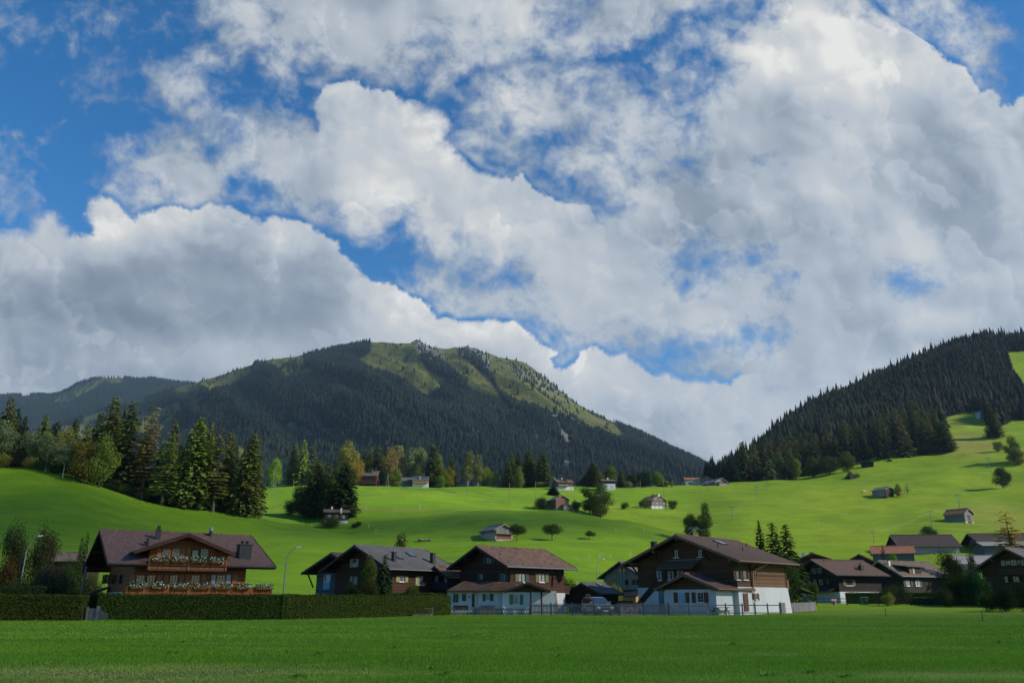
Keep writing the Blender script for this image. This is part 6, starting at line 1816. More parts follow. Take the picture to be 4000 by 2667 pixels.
hb = back('barn', "long grey-brown barn with hipped roof ends, behind the orange roofed barn", (125, 250, -4, 9.2, 5.6, 20.0, 16.2), T_DARK, W_DARK, gz(125, 244), og=.8, oe=.8, ph=2.6, plinth=S_GREY, board=W_BOARDL, cat='barn', purlins=0)
H = back('barn', "long dark barn with brown roof at the right frame edge", (152.2 + 3, 250, -8.4, 15.0, 6.79, 20.47, 17.6), T_DARK, W_GREYH, 13.0, og=2.0, oe=1.0, ph=1.5, plinth=S_GREY, board=W_BOARDD, cat='barn', purlins=3)
q = at(3805, 2180, 190)
back('barn', "low building with a flat-looking light grey roof before the long dark barn", (q.x, 190, -5, 5.6, 4.6, at(3805, 2169, 190).z, at(3805, 2207, 190).z + .15), T_LGREY, S_GREY, gz(q.x, 190) - .3, og=.5, oe=.4, ph=.2, plinth=S_GREY, cat='barn', purlins=0)
q = at(3880, 2130, 215)
back('shed', "low shed with pale roof in front of the long dark barn", (q.x + 7, 222, -8, 7, 4, at(3960, 2115, 222).z, at(3960, 2133, 222).z), T_LGREY, W_GREYD, gz(q.x + 7, 220) - .5, og=.3, oe=.3, ph=.2, plinth=S_GREY, cat='shed', purlins=0)
# timber house left of the big chalet
H = House('house', "pale board house with dark metal roof, left of the big chalet", 18.9, 125, 50.2, 5.0, 3.9, 6.68, 4.45, T_GREY, W_GREY, og=.8, oe=.6, ph=.4, plinth=S_GREY, board=M_DMETAL, purlins=3)
for x0, x1, y0, y1 in ((512, 535, 398, 435), (547, 568, 398, 435), (425, 450, 502, 545), (458, 482, 502, 545), (567, 603, 500, 548), (635, 660, 498, 548), (670, 696, 498, 548)): H.window('gable', *rD(x0, x1, y0, y1), frame=M_FRAMEW, nx=1, nz=1)
mb = MB(); H.fbox(mb, 'front', -H.L, H.xr, H.ph, H.zw - .05, .003, .05); mb.build('boarding', W_FRESH, H.o)
H.window('front', *rD(757, 780, 498, 545), frame=M_SHB, off=.05)
g_ = H.F('gable')
MB().add([g_(-.5, 2.75, .02), g_(3.6, 2.75, .02), g_(3.9, 1.9, 2.6), g_(-.5, 1.9, 2.6), g_(-.5, 2.63, .02), g_(3.6, 2.63, .02), g_(3.9, 1.78, 2.6), g_(-.5, 1.78, 2.6)],
         [(0, 1, 2, 3), (7, 6, 5, 4), (0, 4, 5, 1), (1, 5, 6, 2), (2, 6, 7, 3), (3, 7, 4, 0)]).build('lean_to_roof', M_DMETAL, H.o)
mb = MB(); H.fbox(mb, 'gable', .2, 3.5, -.3, 1.9, .02, 2.3); mb.build('lean_to', W_FRESH, H.o)
H = House('shed', "low dark shed with mossy grey roof and skylight, behind the picket fence", 9.49, 97, 56.1, 2.93, 2.4, 3.24, 2.10, T_GREY, W_DARK, og=.5, oe=.5, ph=.1, board=W_BOARDD, purlins=3, cat='shed')
H.window('gable', *rD(210, 252, 632, 695), nx=2, nz=2); H.skylight(*rD(300, 350, 533, 556)); H.shutter('gable', *rD(120, 150, 645, 695), W_DARK)
MB().box(3.2, 5.4, -2.4, .2, -.3, 1.3).build('side_box', W_DARK, H.o)
# small house behind the left trees
q = at(278, 2185, 108)
back('house', "small brown roof glimpsed through the trees left of the chalet", (q.x, 108, 10, 3.2, 3.2, at(278, 2158, 108).z, at(278, 2192, 108).z), T_WORN, W_DARK, gz(q.x, 108) - .4, og=.4, oe=.4, ph=.2, plinth=W_DARK, purlins=0)

# ---- houses on the meadow and the ridge ----------------------------------
def hill_house(name, label, px, pyb, wpx, eave, ridge, roof, wall, facing, length, yaw=0, D=None, ph=.3, plinth=None, board=None, cat='house', over=.5, **k):
    """facing 'gable': gable end to the camera (wpx = gable width), 'eave': long side to the camera (wpx = length)"""
    p = hit(px, pyb, 150, 900) if D is None else at(px, pyb, D)
    if D is not None: p.z = gz(p.x, D)
    D = p.y; s = D / FPX
    base = p.z
    ze = at(px, eave, D).z; zr = at(px, ridge, D).z
    if facing == 'gable':
        hw = wpx * s / 2 + over; hl = length / 2 + over
        r = R(90 + yaw); c = Vector((p.x, p.y, 0)) + Vector((math.cos(r), math.sin(r), 0)) * (length / 2)
        h = House(name, label, c.x, c.y, 90 + yaw, hl, hw, zr, ze, roof, wall, base=base - .1, og=over, oe=over, ph=ph, plinth=plinth or S_STONE, board=board, purlins=3, cat=cat, floor=-2.5, th=.18, **k)
    else:
        hl = wpx * s / 2 + over; hw = length / 2 + over
        r = R(90 + yaw); c = Vector((p.x, p.y, 0)) + Vector((math.cos(r), math.sin(r), 0)) * (length / 2)
        zs = zr
        h = House(name, label, c.x, c.y, yaw, hl, hw, zs, ze, roof, wall, base=base - .1, og=over, oe=over, ph=ph, plinth=plinth or S_STONE, board=board, purlins=0, cat=cat, floor=-2.5, th=.18, **k)
    h.D = D
    return h
def gwin(h, face, us, z, w_, hh, frame=None, mat=None):
    for u in us: h.window(face, u - w_ / 2, u + w_ / 2, z, z + hh, frame=frame or M_WHITE, local=True)
h = hill_house('barn', "grey wooden hay barn with boarded gable above a red-brown log base", 1968, 2111, 72, 2069, 2045, T_SHING, W_GREY, 'gable', 8.5, 28, ph=1.9, plinth=S_STONE, board=W_BOARDL, cat='barn')
mb = MB(); h.fbox(mb, 'gable', -h.W + .3, h.W - .3, .5, 1.9, .06, .12); mb.build('log_wall', wood("red_logs", (.20, .075, .035), .25), h.o)
mb = MB(); h.fbox(mb, 'gable', -h.W - .1, h.W + .1, 1.75, h.zw, .13, .7); h.fbox(mb, 'gable', -h.W - .1, h.W + .1, 1.68, 1.75, .0, .7); mb.build('board_front', W_GREY, h.o)
mb = MB(); h.fbox(mb, 'gable', -h.W - .2, h.W + .6, -.4, .3, .1, .9); mb.build('stone_base', S_STONE, h.o)
h = hill_house('chalet', "small dark chalet with two white chimneys in the trees of the clump", 1312, 2046, 88, 2000, 1986, T_WORN, W_DARK, 'eave', 7, 12, ph=1.2, plinth=S_WHITE, board=W_BOARDD)
for x, y0, y1 in ((1297, 1978, 1988), (1333, 1984, 1999)): h.chimney(x, y0, y1, 8, M_CHIMW)
gwin(h, 'front', (-2.2, 0, 2.2), 1.9, .9, .9)
h = hill_house('barn', "weathered field barn with brown log gable and grey roof, mid meadow", 2198, 1990, 56, 1950, 1933, T_SHING, wood("brown_logs", (.17, .085, .045), .3), 'gable', 10, 22, ph=1.2, plinth=W_GREYH, board=W_BOARDL, cat='barn')
gwin(h, 'gable', (1.8,), 3.0, 1.2, 1.3, W_DARK)
MB().box(-h.L - 2.2, -h.L, -h.W - .8, .5, -2, 1.9).build('lean_to', W_GREYH, h.o)
MB().box(-h.L - 2.6, -h.L, -h.W - 1.1, .8, 1.903, 2.05).build('lean_to_roof', T_DARK, h.o)
h = hill_house('farmhouse', "timber farmhouse with white-framed windows and reddish roof, mid meadow", 2575, 1987, 68, 1955, 1932, T_ORANGE, wood("grey_brown_logs", (.15, .105, .075), .3), 'gable', 11, 24, ph=1.5, plinth=S_WHITE, board=W_BOARDL)
gwin(h, 'gable', (-2.6, -1.5, 1.0, 2.2), 4.4, .8, 1.1); gwin(h, 'gable', (-3.2, -1.6, -.6, 1.2, 2.9), 2.2, .7, 1.0); gwin(h, 'gable', (-2.5, 0, 2.2), .5, .9, .8, W_DARK)
h.chimney(2573, 1928, 1936, 6, M_CHIMW, side=1)
h = hill_house('hut', "grey hut with reddish roof on posts, right side of the meadow", 3789, 2042, 56, 2006, 1984, T_ORANGE, W_GREYH, 'gable', 8, 30, ph=.8, plinth=S_STONE, board=W_BOARDL, cat='hut')
mb = MB(); h.fbox(mb, 'gable', -1.0, 1.0, -.2, .78, .051, .2); mb.build('opening', M_DMETAL, h.o); gwin(h, 'gable', (0,), 1.2, 1.6, 2.0, W_GREYH)
h = hill_house('hut', "dark weathered hut with a bleached board side, upper right meadow", 3478, 1941, 46, 1912, 1900, T_SHING, W_DARK, 'gable', 8, 28, ph=.3, plinth=W_DARK, board=W_BOARDL, cat='hut')
h.shutter('front' if False else 'back', -h.xr + .2, h.L - .2, .3, h.zw - .2, W_GREY, local=True)
hill_house('hut', "tiny black hut between two bushes below the wood", 3334, 1870, 27, 1859, 1852, T_DARK, W_BLACK, 'gable', 5, 15, ph=.2, plinth=W_BLACK, cat='hut', over=.3)
hill_house('hut', "black hut at the edge of the wood on the right hill", 3391, 1826, 42, 1806, 1799, T_DARK, W_BLACK, 'gable', 7, -20, ph=.2, plinth=W_BLACK, cat='hut', over=.4)
h = hill_house('house', "brown two-level house half hidden by trees on the ridge", 1440, 1884, 62, 1858, 1834, T_WORN, W_DARKRED, 'eave', 9, -6, D=505, ph=.6, plinth=S_GREY, board=W_BOARDL)
MB().box(-1.5, 1.2, -2.2, 0, h.zr - 2, h.zr + 1.2).build('chimney', M_CHIMB, h.o); balcony(h, 'front', 0, 0, 0, 0, 1.5, W_BROWN, local=(-3, 5, 2.0, 3.0), posts=False)
h = hill_house('house', "house with solar panel roof, wooden balcony and white ground floor on the ridge", 1641, 1908, 60, 1876, 1857, T_GREY, W_FRESH, 'eave', 8, 4, D=488, ph=2.4, plinth=S_WHITE)
mb = MB()
for i in range(4):
    x0 = -4.4 + i * 2.2; ya, yb_ = -.8, -3.2
    za, zb_ = h.zr - .8 * h.tan + .08, h.zr - 3.2 * h.tan + .08
    mb.add([(x0, ya, za), (x0 + 2.1, ya, za), (x0 + 2.1, yb_, zb_), (x0, yb_, zb_), (x0, ya, za + .05), (x0 + 2.1, ya, za + .05), (x0 + 2.1, yb_, zb_ + .05), (x0, yb_, zb_ + .05)], [(0, 3, 2, 1), (4, 5, 6, 7), (0, 1, 5, 4), (1, 2, 6, 5), (2, 3, 7, 6), (3, 0, 4, 7)])
mb.build('solar_panel', M_SKYL, h.o); balcony(h, 'front', 0, 0, 0, 0, 1.4, W_FRESH, local=(-4.6, 4.2, 2.5, 3.5), posts=False); gwin(h, 'front', (-2.8, 0, 2.6), 3.5, 1.1, 1.4)
MB().box(-.7, .3, -3.2, -2.4, h.zr - 2.4, h.zr - .1).build('chimney', plain("brick_chimney", (.45, .2, .12)), h.o)
h = hill_house('house', "low grey roofed outbuilding left of the solar panel house", 1592, 1904, 44, 1878, 1861, T_GREY, W_GREYD, 'eave', 7, 4, D=492, ph=.5, plinth=S_GREY)
h = hill_house('house', "balcony house with a small roof gable and white ground floor on the ridge", 2210, 1911, 62, 1884, 1868, T_WORN, W_TAN, 'eave', 11, 14, D=478, ph=2.6, plinth=S_WHITE, board=W_BOARDL)
balcony(h, 'front', 0, 0, 0, 0, 1.4, W_GREY, local=(-4.8, 1.2, 2.7, 3.7), posts=False); gwin(h, 'front', (-3.2, -2, -.4), 3.8, .6, .9, W_DARK); gwin(h, 'front', (3.4,), .6, 1.0, 1.6, W_DARK)
x0 = -.6; zz = h.zr
MB().prism([(x0 - 2.4, zz - 1.6), (x0, zz + .25), (x0 + 2.4, zz - 1.6), (x0 + 2.4, zz - 1.85), (x0, zz), (x0 - 2.4, zz - 1.85)], 'y', -h.hw * .75, 0).build('gable_roof', T_WORN, h.o)
MB().prism([(x0 - 1.9, zz - 2.6), (x0 + 1.9, zz - 2.6), (x0 + 1.9, zz - 1.5), (x0, zz), (x0 - 1.9, zz - 1.5)], 'y', -h.hw * .68, 0).build('gable_wall', W_TAN, h.o); MB().bar((x0, 0, zz), (x0, 0, zz + 1.2), .5).build('chimney', M_CHIMW, h.o)
hill_house('barn', "grey gable between the dark spruces and the balcony house", 2160, 1907, 26, 1878, 1862, T_SHING, W_GREY, 'gable', 8, -15, D=492, ph=.5, plinth=S_GREY, board=W_BOARDL, cat='barn', over=.4)
h = hill_house('house', "white walled house with dark upper storey and grey roof on the ridge", 2379, 1907, 50, 1878, 1868, T_GREY, W_BLACK, 'eave', 9, 6, D=478, ph=4.0, plinth=S_WHITE)
gwin(h, 'front', (-2.4, -1.4), 1.9, .9, 1.1, W_DARK); gwin(h, 'front', (1.2, 2.2), 1.2, 1.0, 1.6, W_DARK); MB().box(.0, .8, -.4, .4, h.zr - .3, h.zr + 1.0).build('chimney', M_CHIMW, h.o)
hill_house('house', "dark gabled roof behind the spruce left of the white ridge house", 2288, 1905, 44, 1880, 1858, T_DARK, W_BLACK, 'gable', 9, 10, D=500, ph=.5, plinth=S_GREY, board=W_BOARDD)
h = hill_house('farmhouse', "long stone farmhouse with an orange-red roof on the ridge", 2707, 1893, 58, 1872, 1862, T_ORANGE, S_GREY, 'eave', 8, 2, D=545, ph=.4, plinth=S_STONE)
gwin(h, 'front', (-2.5, -1.2, .2), 2.6, 1.0, .8); gwin(h, 'front', (-1.8,), .3, 2.2, 1.5, W_DARK)
hill_house('barn', "grey gable behind the orange-red farmhouse", 2762, 1888, 42, 1871, 1859, T_SHING, W_GREYH, 'gable', 9, -8, D=560, ph=.3, plinth=S_GREY, board=W_BOARDL, cat='barn', over=.4)
h = hill_house('barn', "large grey wooden barn with a lit gable at the right end of the ridge", 2820, 1910, 58, 1884, 1866, T_SHING, W_GREYH, 'gable', 13, 24, D=490, ph=.6, plinth=S_GREY, board=W_BOARDL, cat='barn', over=.7)
MB().box(-h.L - 1.6, -h.L, -h.W, h.W - 1.5, -1.5, 1.9).build('lean_to', W_GREY, h.o); MB().box(-h.L - 2.0, -h.L, -h.W - .3, h.W - 1.2, 1.903, 2.1).build('lean_to_roof', T_DARK, h.o); gwin(h, 'gable', (-2.6,), 2.6, .9, 1.0)
hill_house('shed', "little red-brown shed right of the bright round tree on the ridge", 2588, 1900, 20, 1893, 1886, T_ORANGE, W_DARK, 'eave', 4, 0, D=505, ph=.2, plinth=W_DARK, cat='shed', over=.3)
hill_house('hut', "white-fronted hut with orange roof high at the edge of the wood", 3832, 1614, 12, 1608, 1602, T_ORANGE, S_WHITE, 'gable', 6, 10, D=735, ph=.3, plinth=S_WHITE, cat='hut', over=.4)
# ------------------------------------------------------------------ hedges, fences, lamps and small things
def gp(px, D):
    """ground point in the direction of a photo column at forward distance D"""
    x = at(px, 2380, D).x
    return Vector((x, D, gz(x, D)))
M_HEDGE = leafmat("hedge_leaves", .15, .015)
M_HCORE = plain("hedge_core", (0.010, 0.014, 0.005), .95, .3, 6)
def hedge(pts, h, wd, label, col=(0.036, 0.058, 0.010), seed=1, dens=420):
    """clipped hedge along a ground polyline; leaf cards over a dark core"""
    rr = np.random.RandomState(seed)
    c0 = pts[0]
    e = empty('hedge', c0); tag(e, label, 'hedge')
    mb = MB(); Q = []
    for i in range(len(pts) - 1):
        a, b = pts[i] - c0, pts[i + 1] - c0
        d = Vector((b.x - a.x, b.y - a.y, 0)); d.normalize(); ext = wd * .35
        if i > 0: a = a - d * ext
        if i < len(pts) - 2: b = b + d * ext
        L = (b - a).length; n = Vector((-d.y, d.x, 0))
        w2 = wd / 2 - .05
        vs = []
        for p in (a, b):
            for s_, z in ((-1, -.3), (1, -.3), (1, h - .05), (-1, h - .05)): vs.append(tuple(p + n * s_ * w2 + Vector((0, 0, z))))
        mb.add(vs, [(0, 1, 2, 3), (7, 6, 5, 4), (0, 4, 5, 1), (1, 5, 6, 2), (2, 6, 7, 3), (3, 7, 4, 0)])
        dz = (b.z - a.z) / L
        for face, area in (('f', L * h), ('k', L * h * .3), ('t', L * wd), ('e', wd * h)):
            N_ = int(area * dens)
            s = rr.rand(N_) * L; v = rr.rand(N_)
            if face in 'fk':
                sg = -1 if (face == 'f') == (n.y > 0) else 1
                P = np.array([a]) + np.outer(s, d) + np.outer(np.full(N_, sg * wd / 2) + rr.normal(0, .025, N_), n); P[:, 2] += v * h; nr = n * sg
            elif face == 't':
                P = np.array([a]) + np.outer(s, d) + np.outer((v - .5) * wd, n); P[:, 2] += h + np.abs(rr.normal(0, .045, N_)) - .02 + .03 * np.sin(s * 1.7); nr = Vector((0, 0, 1))
            else:
                sd = np.where(rr.rand(N_) < .5, 0, L)
                P = np.array([a]) + np.outer(sd, d) + np.outer((v - .5) * wd, n); P[:, 2] += rr.rand(N_) * h; nr = d
            P[:, 2] += s * dz
            nv = np.array([nr]) + rr.normal(0, .55, (N_, 3)); nv /= np.linalg.norm(nv, axis=1)[:, None]
            t1 = np.cross(nv, rr.normal(0, 1, (N_, 3))); t1 /= np.linalg.norm(t1, axis=1)[:, None]; t2 = np.cross(nv, t1)
            sz = rr.uniform(.035, .075, N_)[:, None]
            Q.append(np.stack([P - t1 * sz, P - t2 * sz * .7, P + t1 * sz, P + t2 * sz * .7], 1))
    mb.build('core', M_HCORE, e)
    o = bpy.data.objects.new('leaves', quads_mesh('leaves', np.concatenate(Q), M_HEDGE)); o.color = (*col, 1); link(o, e)
    return e
hedge([gp(-260, 63), gp(332, 63.5)], 1.76, 1.0, "clipped hedge at the left edge, left of the wooden gate", (0.085, 0.092, 0.014), 2)
hedge([gp(385, 64), gp(1100, 66.5), gp(1745, 83.2)], 1.80, 1.0, "long clipped hedge running past the left chalet to the white annex", (0.068, 0.092, 0.016), 3)
hedge([gp(250, 71), gp(396, 69)], 1.86, .8, "short dark hedge seen through the gap above the gate", (0.022, 0.034, 0.009), 4)
hedge([gp(1365, 85.5), gp(1478, 90), gp(1660, 90), gp(1748, 86.5)], 1.98, .8, "garden hedge behind the long one, before the grey roofed house", (0.085, 0.11, 0.018), 5)
hedge([gp(3312, 126), gp(3790, 124)], 1.55, 1.0, "dark clipped hedge before the dark houses at the right", (0.050, 0.080, 0.020), 6, 260)
hedge([gp(3560, 119), gp(3900, 116), gp(4150, 114)], 1.0, 1.0, "low straggly hedge behind the rail fence at the far right", (0.075, 0.080, 0.032), 7, 260)
hedge([gp(-100, 72), gp(175, 73)], 2.5, 1.6, "rounded taller hedge behind the clipped one at the left edge", (0.045, 0.066, 0.020), 8, 260)

W_FENCE = plain("weathered_fence_wood", (0.155, 0.150, 0.145), .85, .3, 3)
W_FENCEB = plain("bluish_fence_wood", (0.115, 0.125, 0.14), .85, .25, 3)
def along(pts, step):
    out = []
    for i in range(len(pts) - 1):
        a, b = pts[i], pts[i + 1]
        L = (b - a).length; n = max(1, int(round(L / step)))
        out += [a.lerp(b, k / n) for k in range(n)]
    return out + [pts[-1]]
def fence(pts, label, kind, h=1.0, step=2.2, mat=None, gap=.13, pw=.075, name='fence', front=-1, rails=(.25, .8)):
    mat = mat or W_FENCE
    P = along(pts, step)
    for p in P: p.z = gz(p.x, p.y)
    c0 = P[0].copy(); P = [p - c0 for p in P]
    e = empty(name, c0); tag(e, label, 'fence')
    rr = random.Random(len(P))
    for p in P:
        MB().bar(p + Vector((0, 0, -.2)), p + Vector((rr.uniform(-.02, .02), 0, h + (.08 if kind != 'cross' else .03))), .11).build('post', mat, e)
    for i in range(len(P) - 1):
        a, b = P[i], P[i + 1]
        d = (b - a); L = d.length; d.normalize(); n = Vector((d.y, -d.x, 0)) * .08
        if n.y > 0: n = -n
        mb = MB()
        for r_ in rails: mb.bar(a + n * .5 + Vector((0, 0, h * r_)), b + n * .5 + Vector((0, 0, h * r_)), .05, .09)
        if kind == 'picket':
            k = int(L / gap)
            for j in range(k):
                q = a + d * ((j + .5) * L / k) + n * 1.15
                hh = h * rr.uniform(.97, 1.02)
                mb.bar(q + Vector((0, 0, .06)), q + Vector((rr.uniform(-.012, .012), 0, hh)), .02, pw, up=(d.x, d.y, 0))
        if kind == 'cross':
            k = int(L / gap)
            for j in range(k + 1):
                for sg in (-1, 1):
                    q = a + d * (j * L / k - sg * .16)
                    mb.bar(q + n * (1.15 + .3 * (sg > 0)) + Vector((0, 0, .05)), q + d * (.32 * sg) + n * (1.15 + .3 * (sg > 0)) + Vector((0, 0, h)), .045, .02, up=tuple(n.normalized()))
        mb.build('panel', mat, e)
    return e
fence([gp(1752, 83.4), gp(2068, 82.5)], "low crossed-slat fence before the white annex", 'cross', .72, 2.4, W_FENCE, .26, rails=(.2, .75))
fence([gp(2070, 82.0), gp(2320, 81.0), gp(2610, 80.8)], "grey picket fence in front of the shed and the parked van", 'picket', 1.08, 2.3, W_FENCEB, .125, .07)
fence([gp(2612, 80.8), gp(2766, 81.3)], "open picket fence before the annex of the big chalet", 'picket', 1.08, 2.4, W_FENCE, .17, .06)
fence([gp(2768, 81.4), gp(2900, 83), gp(3048, 85.0)], "two-rail fence with dark posts before the big chalet", 'rail', 1.05, 1.75, plain("dark_rail_wood", (.085, .08, .085), .85, .2, 3), rails=(.22, .90))
fence([gp(3050, 92), gp(3186, 103)], "dense weathered picket fence right of the big chalet", 'picket', 1.10, 2.6, W_GREY, .085, .08)
fence([gp(3190, 118), gp(3560, 116), gp(4120, 111)], "dark rail fence along the far side of the field at the right", 'rail', .95, 4.2, plain("very_dark_rail_wood", (.035, .033, .03), .85, .2, 3), rails=(.5, .93))
fence([hit(1566, 1914, 300, 700), hit(1640, 1916, 300, 700), hit(1780, 1928, 300, 700)], "brown rail fence below the solar panel house", 'rail', 1.0, 3.0, W_BOARDL, rails=(.35, .65, .95))
fence([hit(2412, 1911, 300, 700), hit(2570, 1909, 300, 700)], "rail fence along the ridge right of the white house", 'rail', 1.0, 3.5, W_BOARDL, rails=(.5, .95))
# garden gate
g0 = gp(346, 63.4)
e = empty('garden_gate', g0); tag(e, "weathered board gate between the two clipped hedges", 'gate')
mb = MB()
for i in range(5): mb.box(i * .115, i * .115 + .105, -.02, .02, .05, .82 + .02 * (i % 2))
mb.build('gate_leaf', W_FENCE, e)
MB().box(-.14, -.02, -.06, .06, -.2, .95).build('gate_post', W_HAY, e); MB().box(.60, .80, -.07, .07, -.2, 1.0).build('gate_post', W_FENCE, e)
mb = MB()
for i in range(7): mb.box(.86 + i * .10, .90 + i * .10, -.015, .015, .0, .78 - i * .05)
mb.bar((.8, .02, .55), (1.5, .02, .4), .04).build('side_pickets', W_FENCE, e)
# trough with spout post
t0 = gp(1652, 78.0)
e = empty('water_trough', t0); tag(e, "pale wooden water trough with a spout post before the hedge", 'trough')
MB().prism([(-.9, .0), (.85, .0), (.8, .16), (-.85, .16)], 'y', -.3, .3).build('trough', W_HAY, e)
MB().box(.86, .96, -.05, .05, -.1, .72).build('post', W_HAY, e); MB().bar((.12, 0, .66), (.9, 0, .66), .06).build('spout', M_ZINC, e)
MB().bar((-.95, -.2, .05), (-1.5, -.1, .05), .16).build('log', W_DARK, e)

M_POLE = plain("galvanised_pole", (0.22, 0.235, 0.25), .45, .15, 2, .4)
M_WPOLE = plain("wooden_pole", (0.22, 0.18, 0.13), .85, .3, 3)
def lamp(px, D, ytop, label, side=1, arm=.9):
    b = gp(px, D); top = at(px, ytop, D).z - b.z
    e = empty('street_lamp', b); tag(e, label, 'street lamp', 'street lamps')
    MB().tube([(0, 0, -.3), (0, 0, top * .5), (0, 0, top * .80)], [.075, .06, .045], 10).build('pole', M_POLE, e)
    MB().tube([(0, 0, top * .80), (side * arm * .12, 0, top * .89), (side * arm * .38, 0, top * .955), (side * arm * .75, 0, top * .99), (side * arm, 0, top)], .032, 8).build('arm', M_POLE, e)
    MB().prism([(-.05, -.06), (.32, -.04), (.42, .03), (.30, .09), (.0, .07)], 'y', -.09, .09).build('lamp_head', M_WHITE, e).location = (side * arm - (.1 if side > 0 else .3), 0, top)
lamp(1102, 76, 2137, "street lamp rising from behind the hedge between left chalet and grey roof", 1, 1.0)
lamp(2335, 112, 2182, "street lamp behind the low shed", 1, .95)
lamp(62, 82, 2093, "street lamp in front of the shaggy trees at the left", 1, 1.05)
p = gp(308, 76)
e = MB().tube([(0, 0, -.3), (0.05, 0, at(323, 2208, 76).z)], [.12, .09], 9).build('wooden_pole', W_FENCE); e.location = p; tag(e, "leaning grey pole between the left chalet and the bushes", 'pole')

def upole(px, top, base, label, aframe=False, arm=False):
    b = hit(px, base, 200, 640); h = at(px, top, b.y).z - b.z
    mb = MB()
    if aframe: mb.tube([(-h * .09, 0, -.3), (0, 0, h)], [.13, .09], 6).tube([(h * .09, 0, -.3), (0, 0, h)], [.13, .09], 6)
    else: mb.tube([(0, 0, -.3), (0, 0, h)], [.14, .10], 6)
    if arm: mb.bar((-.7, 0, h - .4), (.7, 0, h - .4), .1)
    o = mb.build('utility_pole', M_WPOLE); o.location = b; tag(o, label, 'utility pole', 'utility poles on the meadow')
for a in ((1066, 1822, 1912, "pale pole, left one of the two by the lime green tree"), (1073, 1826, 1930, "pale pole, right one of the two by the lime green tree"), (1513, 1848, 1908, "two-legged pole beside the tawny poplar", True),
          (1825, 1876, 1938, "thin pole before the silvery larches"), (1990, 1884, 1973, "tall thin pole below the dark spruce group"), (2092, 1878, 1943, "pole right of the dark spruce group"), (1307, 1820, 1878, "pole sticking up behind the clump of trees"),
          (2502, 1876, 1909, "pole at the ridge fence", False, True), (2594, 1868, 1936, "pole between the ridge and the timber farmhouse"), (2765, 1864, 1920, "pole left of the large grey barn"), (1146, 1866, 1902, "short pole under the pair of spruces on the ridge")):
    upole(*a)
def pylon(px, top, base, label, D=None):
    b = hit(px, base, 150, 1200) if D is None else gp(px, D); h = at(px, top, b.y).z - b.z
    e = empty('lift_pylon', b, R(-25)); tag(e, label, 'lift pylon', 'ski lift pylons')
    w_ = h * .20
    MB().tube([(0, 0, -.5), (0, 0, h * .96)], [h * .028, h * .018], 8).build('mast', M_POLE, e)
    MB().bar((-w_, 0, h * .95), (w_, 0, h * .95), h * .025).bar((-w_ * .7, 0, h), (w_ * .7, 0, h), h * .015).bar((-w_ * .7, 0, h * .95), (-w_ * .7, 0, h), h * .015).bar((w_ * .7, 0, h * .95), (w_ * .7, 0, h), h * .015).build('crossarm', M_POLE, e)
    for s_ in (-1, 1): MB().bar((s_ * w_, -h * .05, h * .93), (s_ * w_, h * .05, h * .93), h * .02).build('pulley_frame', M_DMETAL, e)
    return b + Vector((0, 0, h * .93))
PY = [pylon(2730, 2058, 2110, "lift pylon just above the big chalet roof", 190), pylon(2861, 1978, 2030, "lift pylon on the open meadow above the ivy-clad tree"), pylon(2958, 1900, 1945, "lift pylon below the greyish spruce"), pylon(2996, 1883, 1915, "small lift pylon at the foot of the wooded hill")]
PZ = [pylon(3450, 2074, 2140, "lift pylon above the orange roofed barn", 268), pylon(3642, 1995, 2060, "lift pylon above the round tree"), pylon(3751, 1932, 1990, "lift pylon just above the hut with the reddish roof"), pylon(3865, 1787, 1828, "small lift pylon on the upper meadow"), pylon(3994, 1370, 1402, "distant lift pylon on the top meadow strip", 1020)]
def cable(A_, name='lift_cable', label="", r=.018):
    c0 = A_[0]
    mb = MB()
    for i in range(len(A_) - 1):
        a, b = A_[i] - c0, A_[i + 1] - c0
        pts = [a.lerp(b, k / 8) + Vector((0, 0, -4 * .02 * (b - a).length * (k / 8) * (1 - k / 8))) for k in range(9)]
        mb.tube(pts, r, 4)
    o = mb.build(name, M_POLE); o.location = c0; tag(o, label, 'cable')
cable([gp(2600, 165) + Vector((0, 0, 3))] + PY, label="lift cable running up the meadow from behind the big chalet")
cable(PZ, label="lift cable climbing the right meadow from pylon to pylon", r=.018)

M_WPOST = plain("white_stake", (0.62, 0.62, 0.56), .6, .1, 3)
stake = MB().tube([(0, 0, -.2), (0, 0, 1.0)], [.05, .04], 5).build('fence_stake', M_WPOST)
tag(stake, "short white fence stake standing in the meadow", 'stake', 'white stakes in the meadow')
first = True
for px, py in ((2256, 2188), (2303, 2184), (2344, 2184), (2386, 2183), (2462, 2172), (2406, 2078), (2516, 2080), (2630, 2088), (1402, 2000), (1430, 1990), (1640, 1985), (1218, 2058), (1468, 2078), (1440, 2060), (2255, 2290), (3310, 2010), (3560, 1940), (3200, 2045), (3640, 1935), (3700, 1940), (2905, 2040)):
    b = hit(px, py, 120, 700)
    o = stake if first else stake.copy()
    if not first: link(o)
    first = False
    o.location = b
    s_ = max(.8, b.y / 200); o.scale = (s_, s_, 1.0)
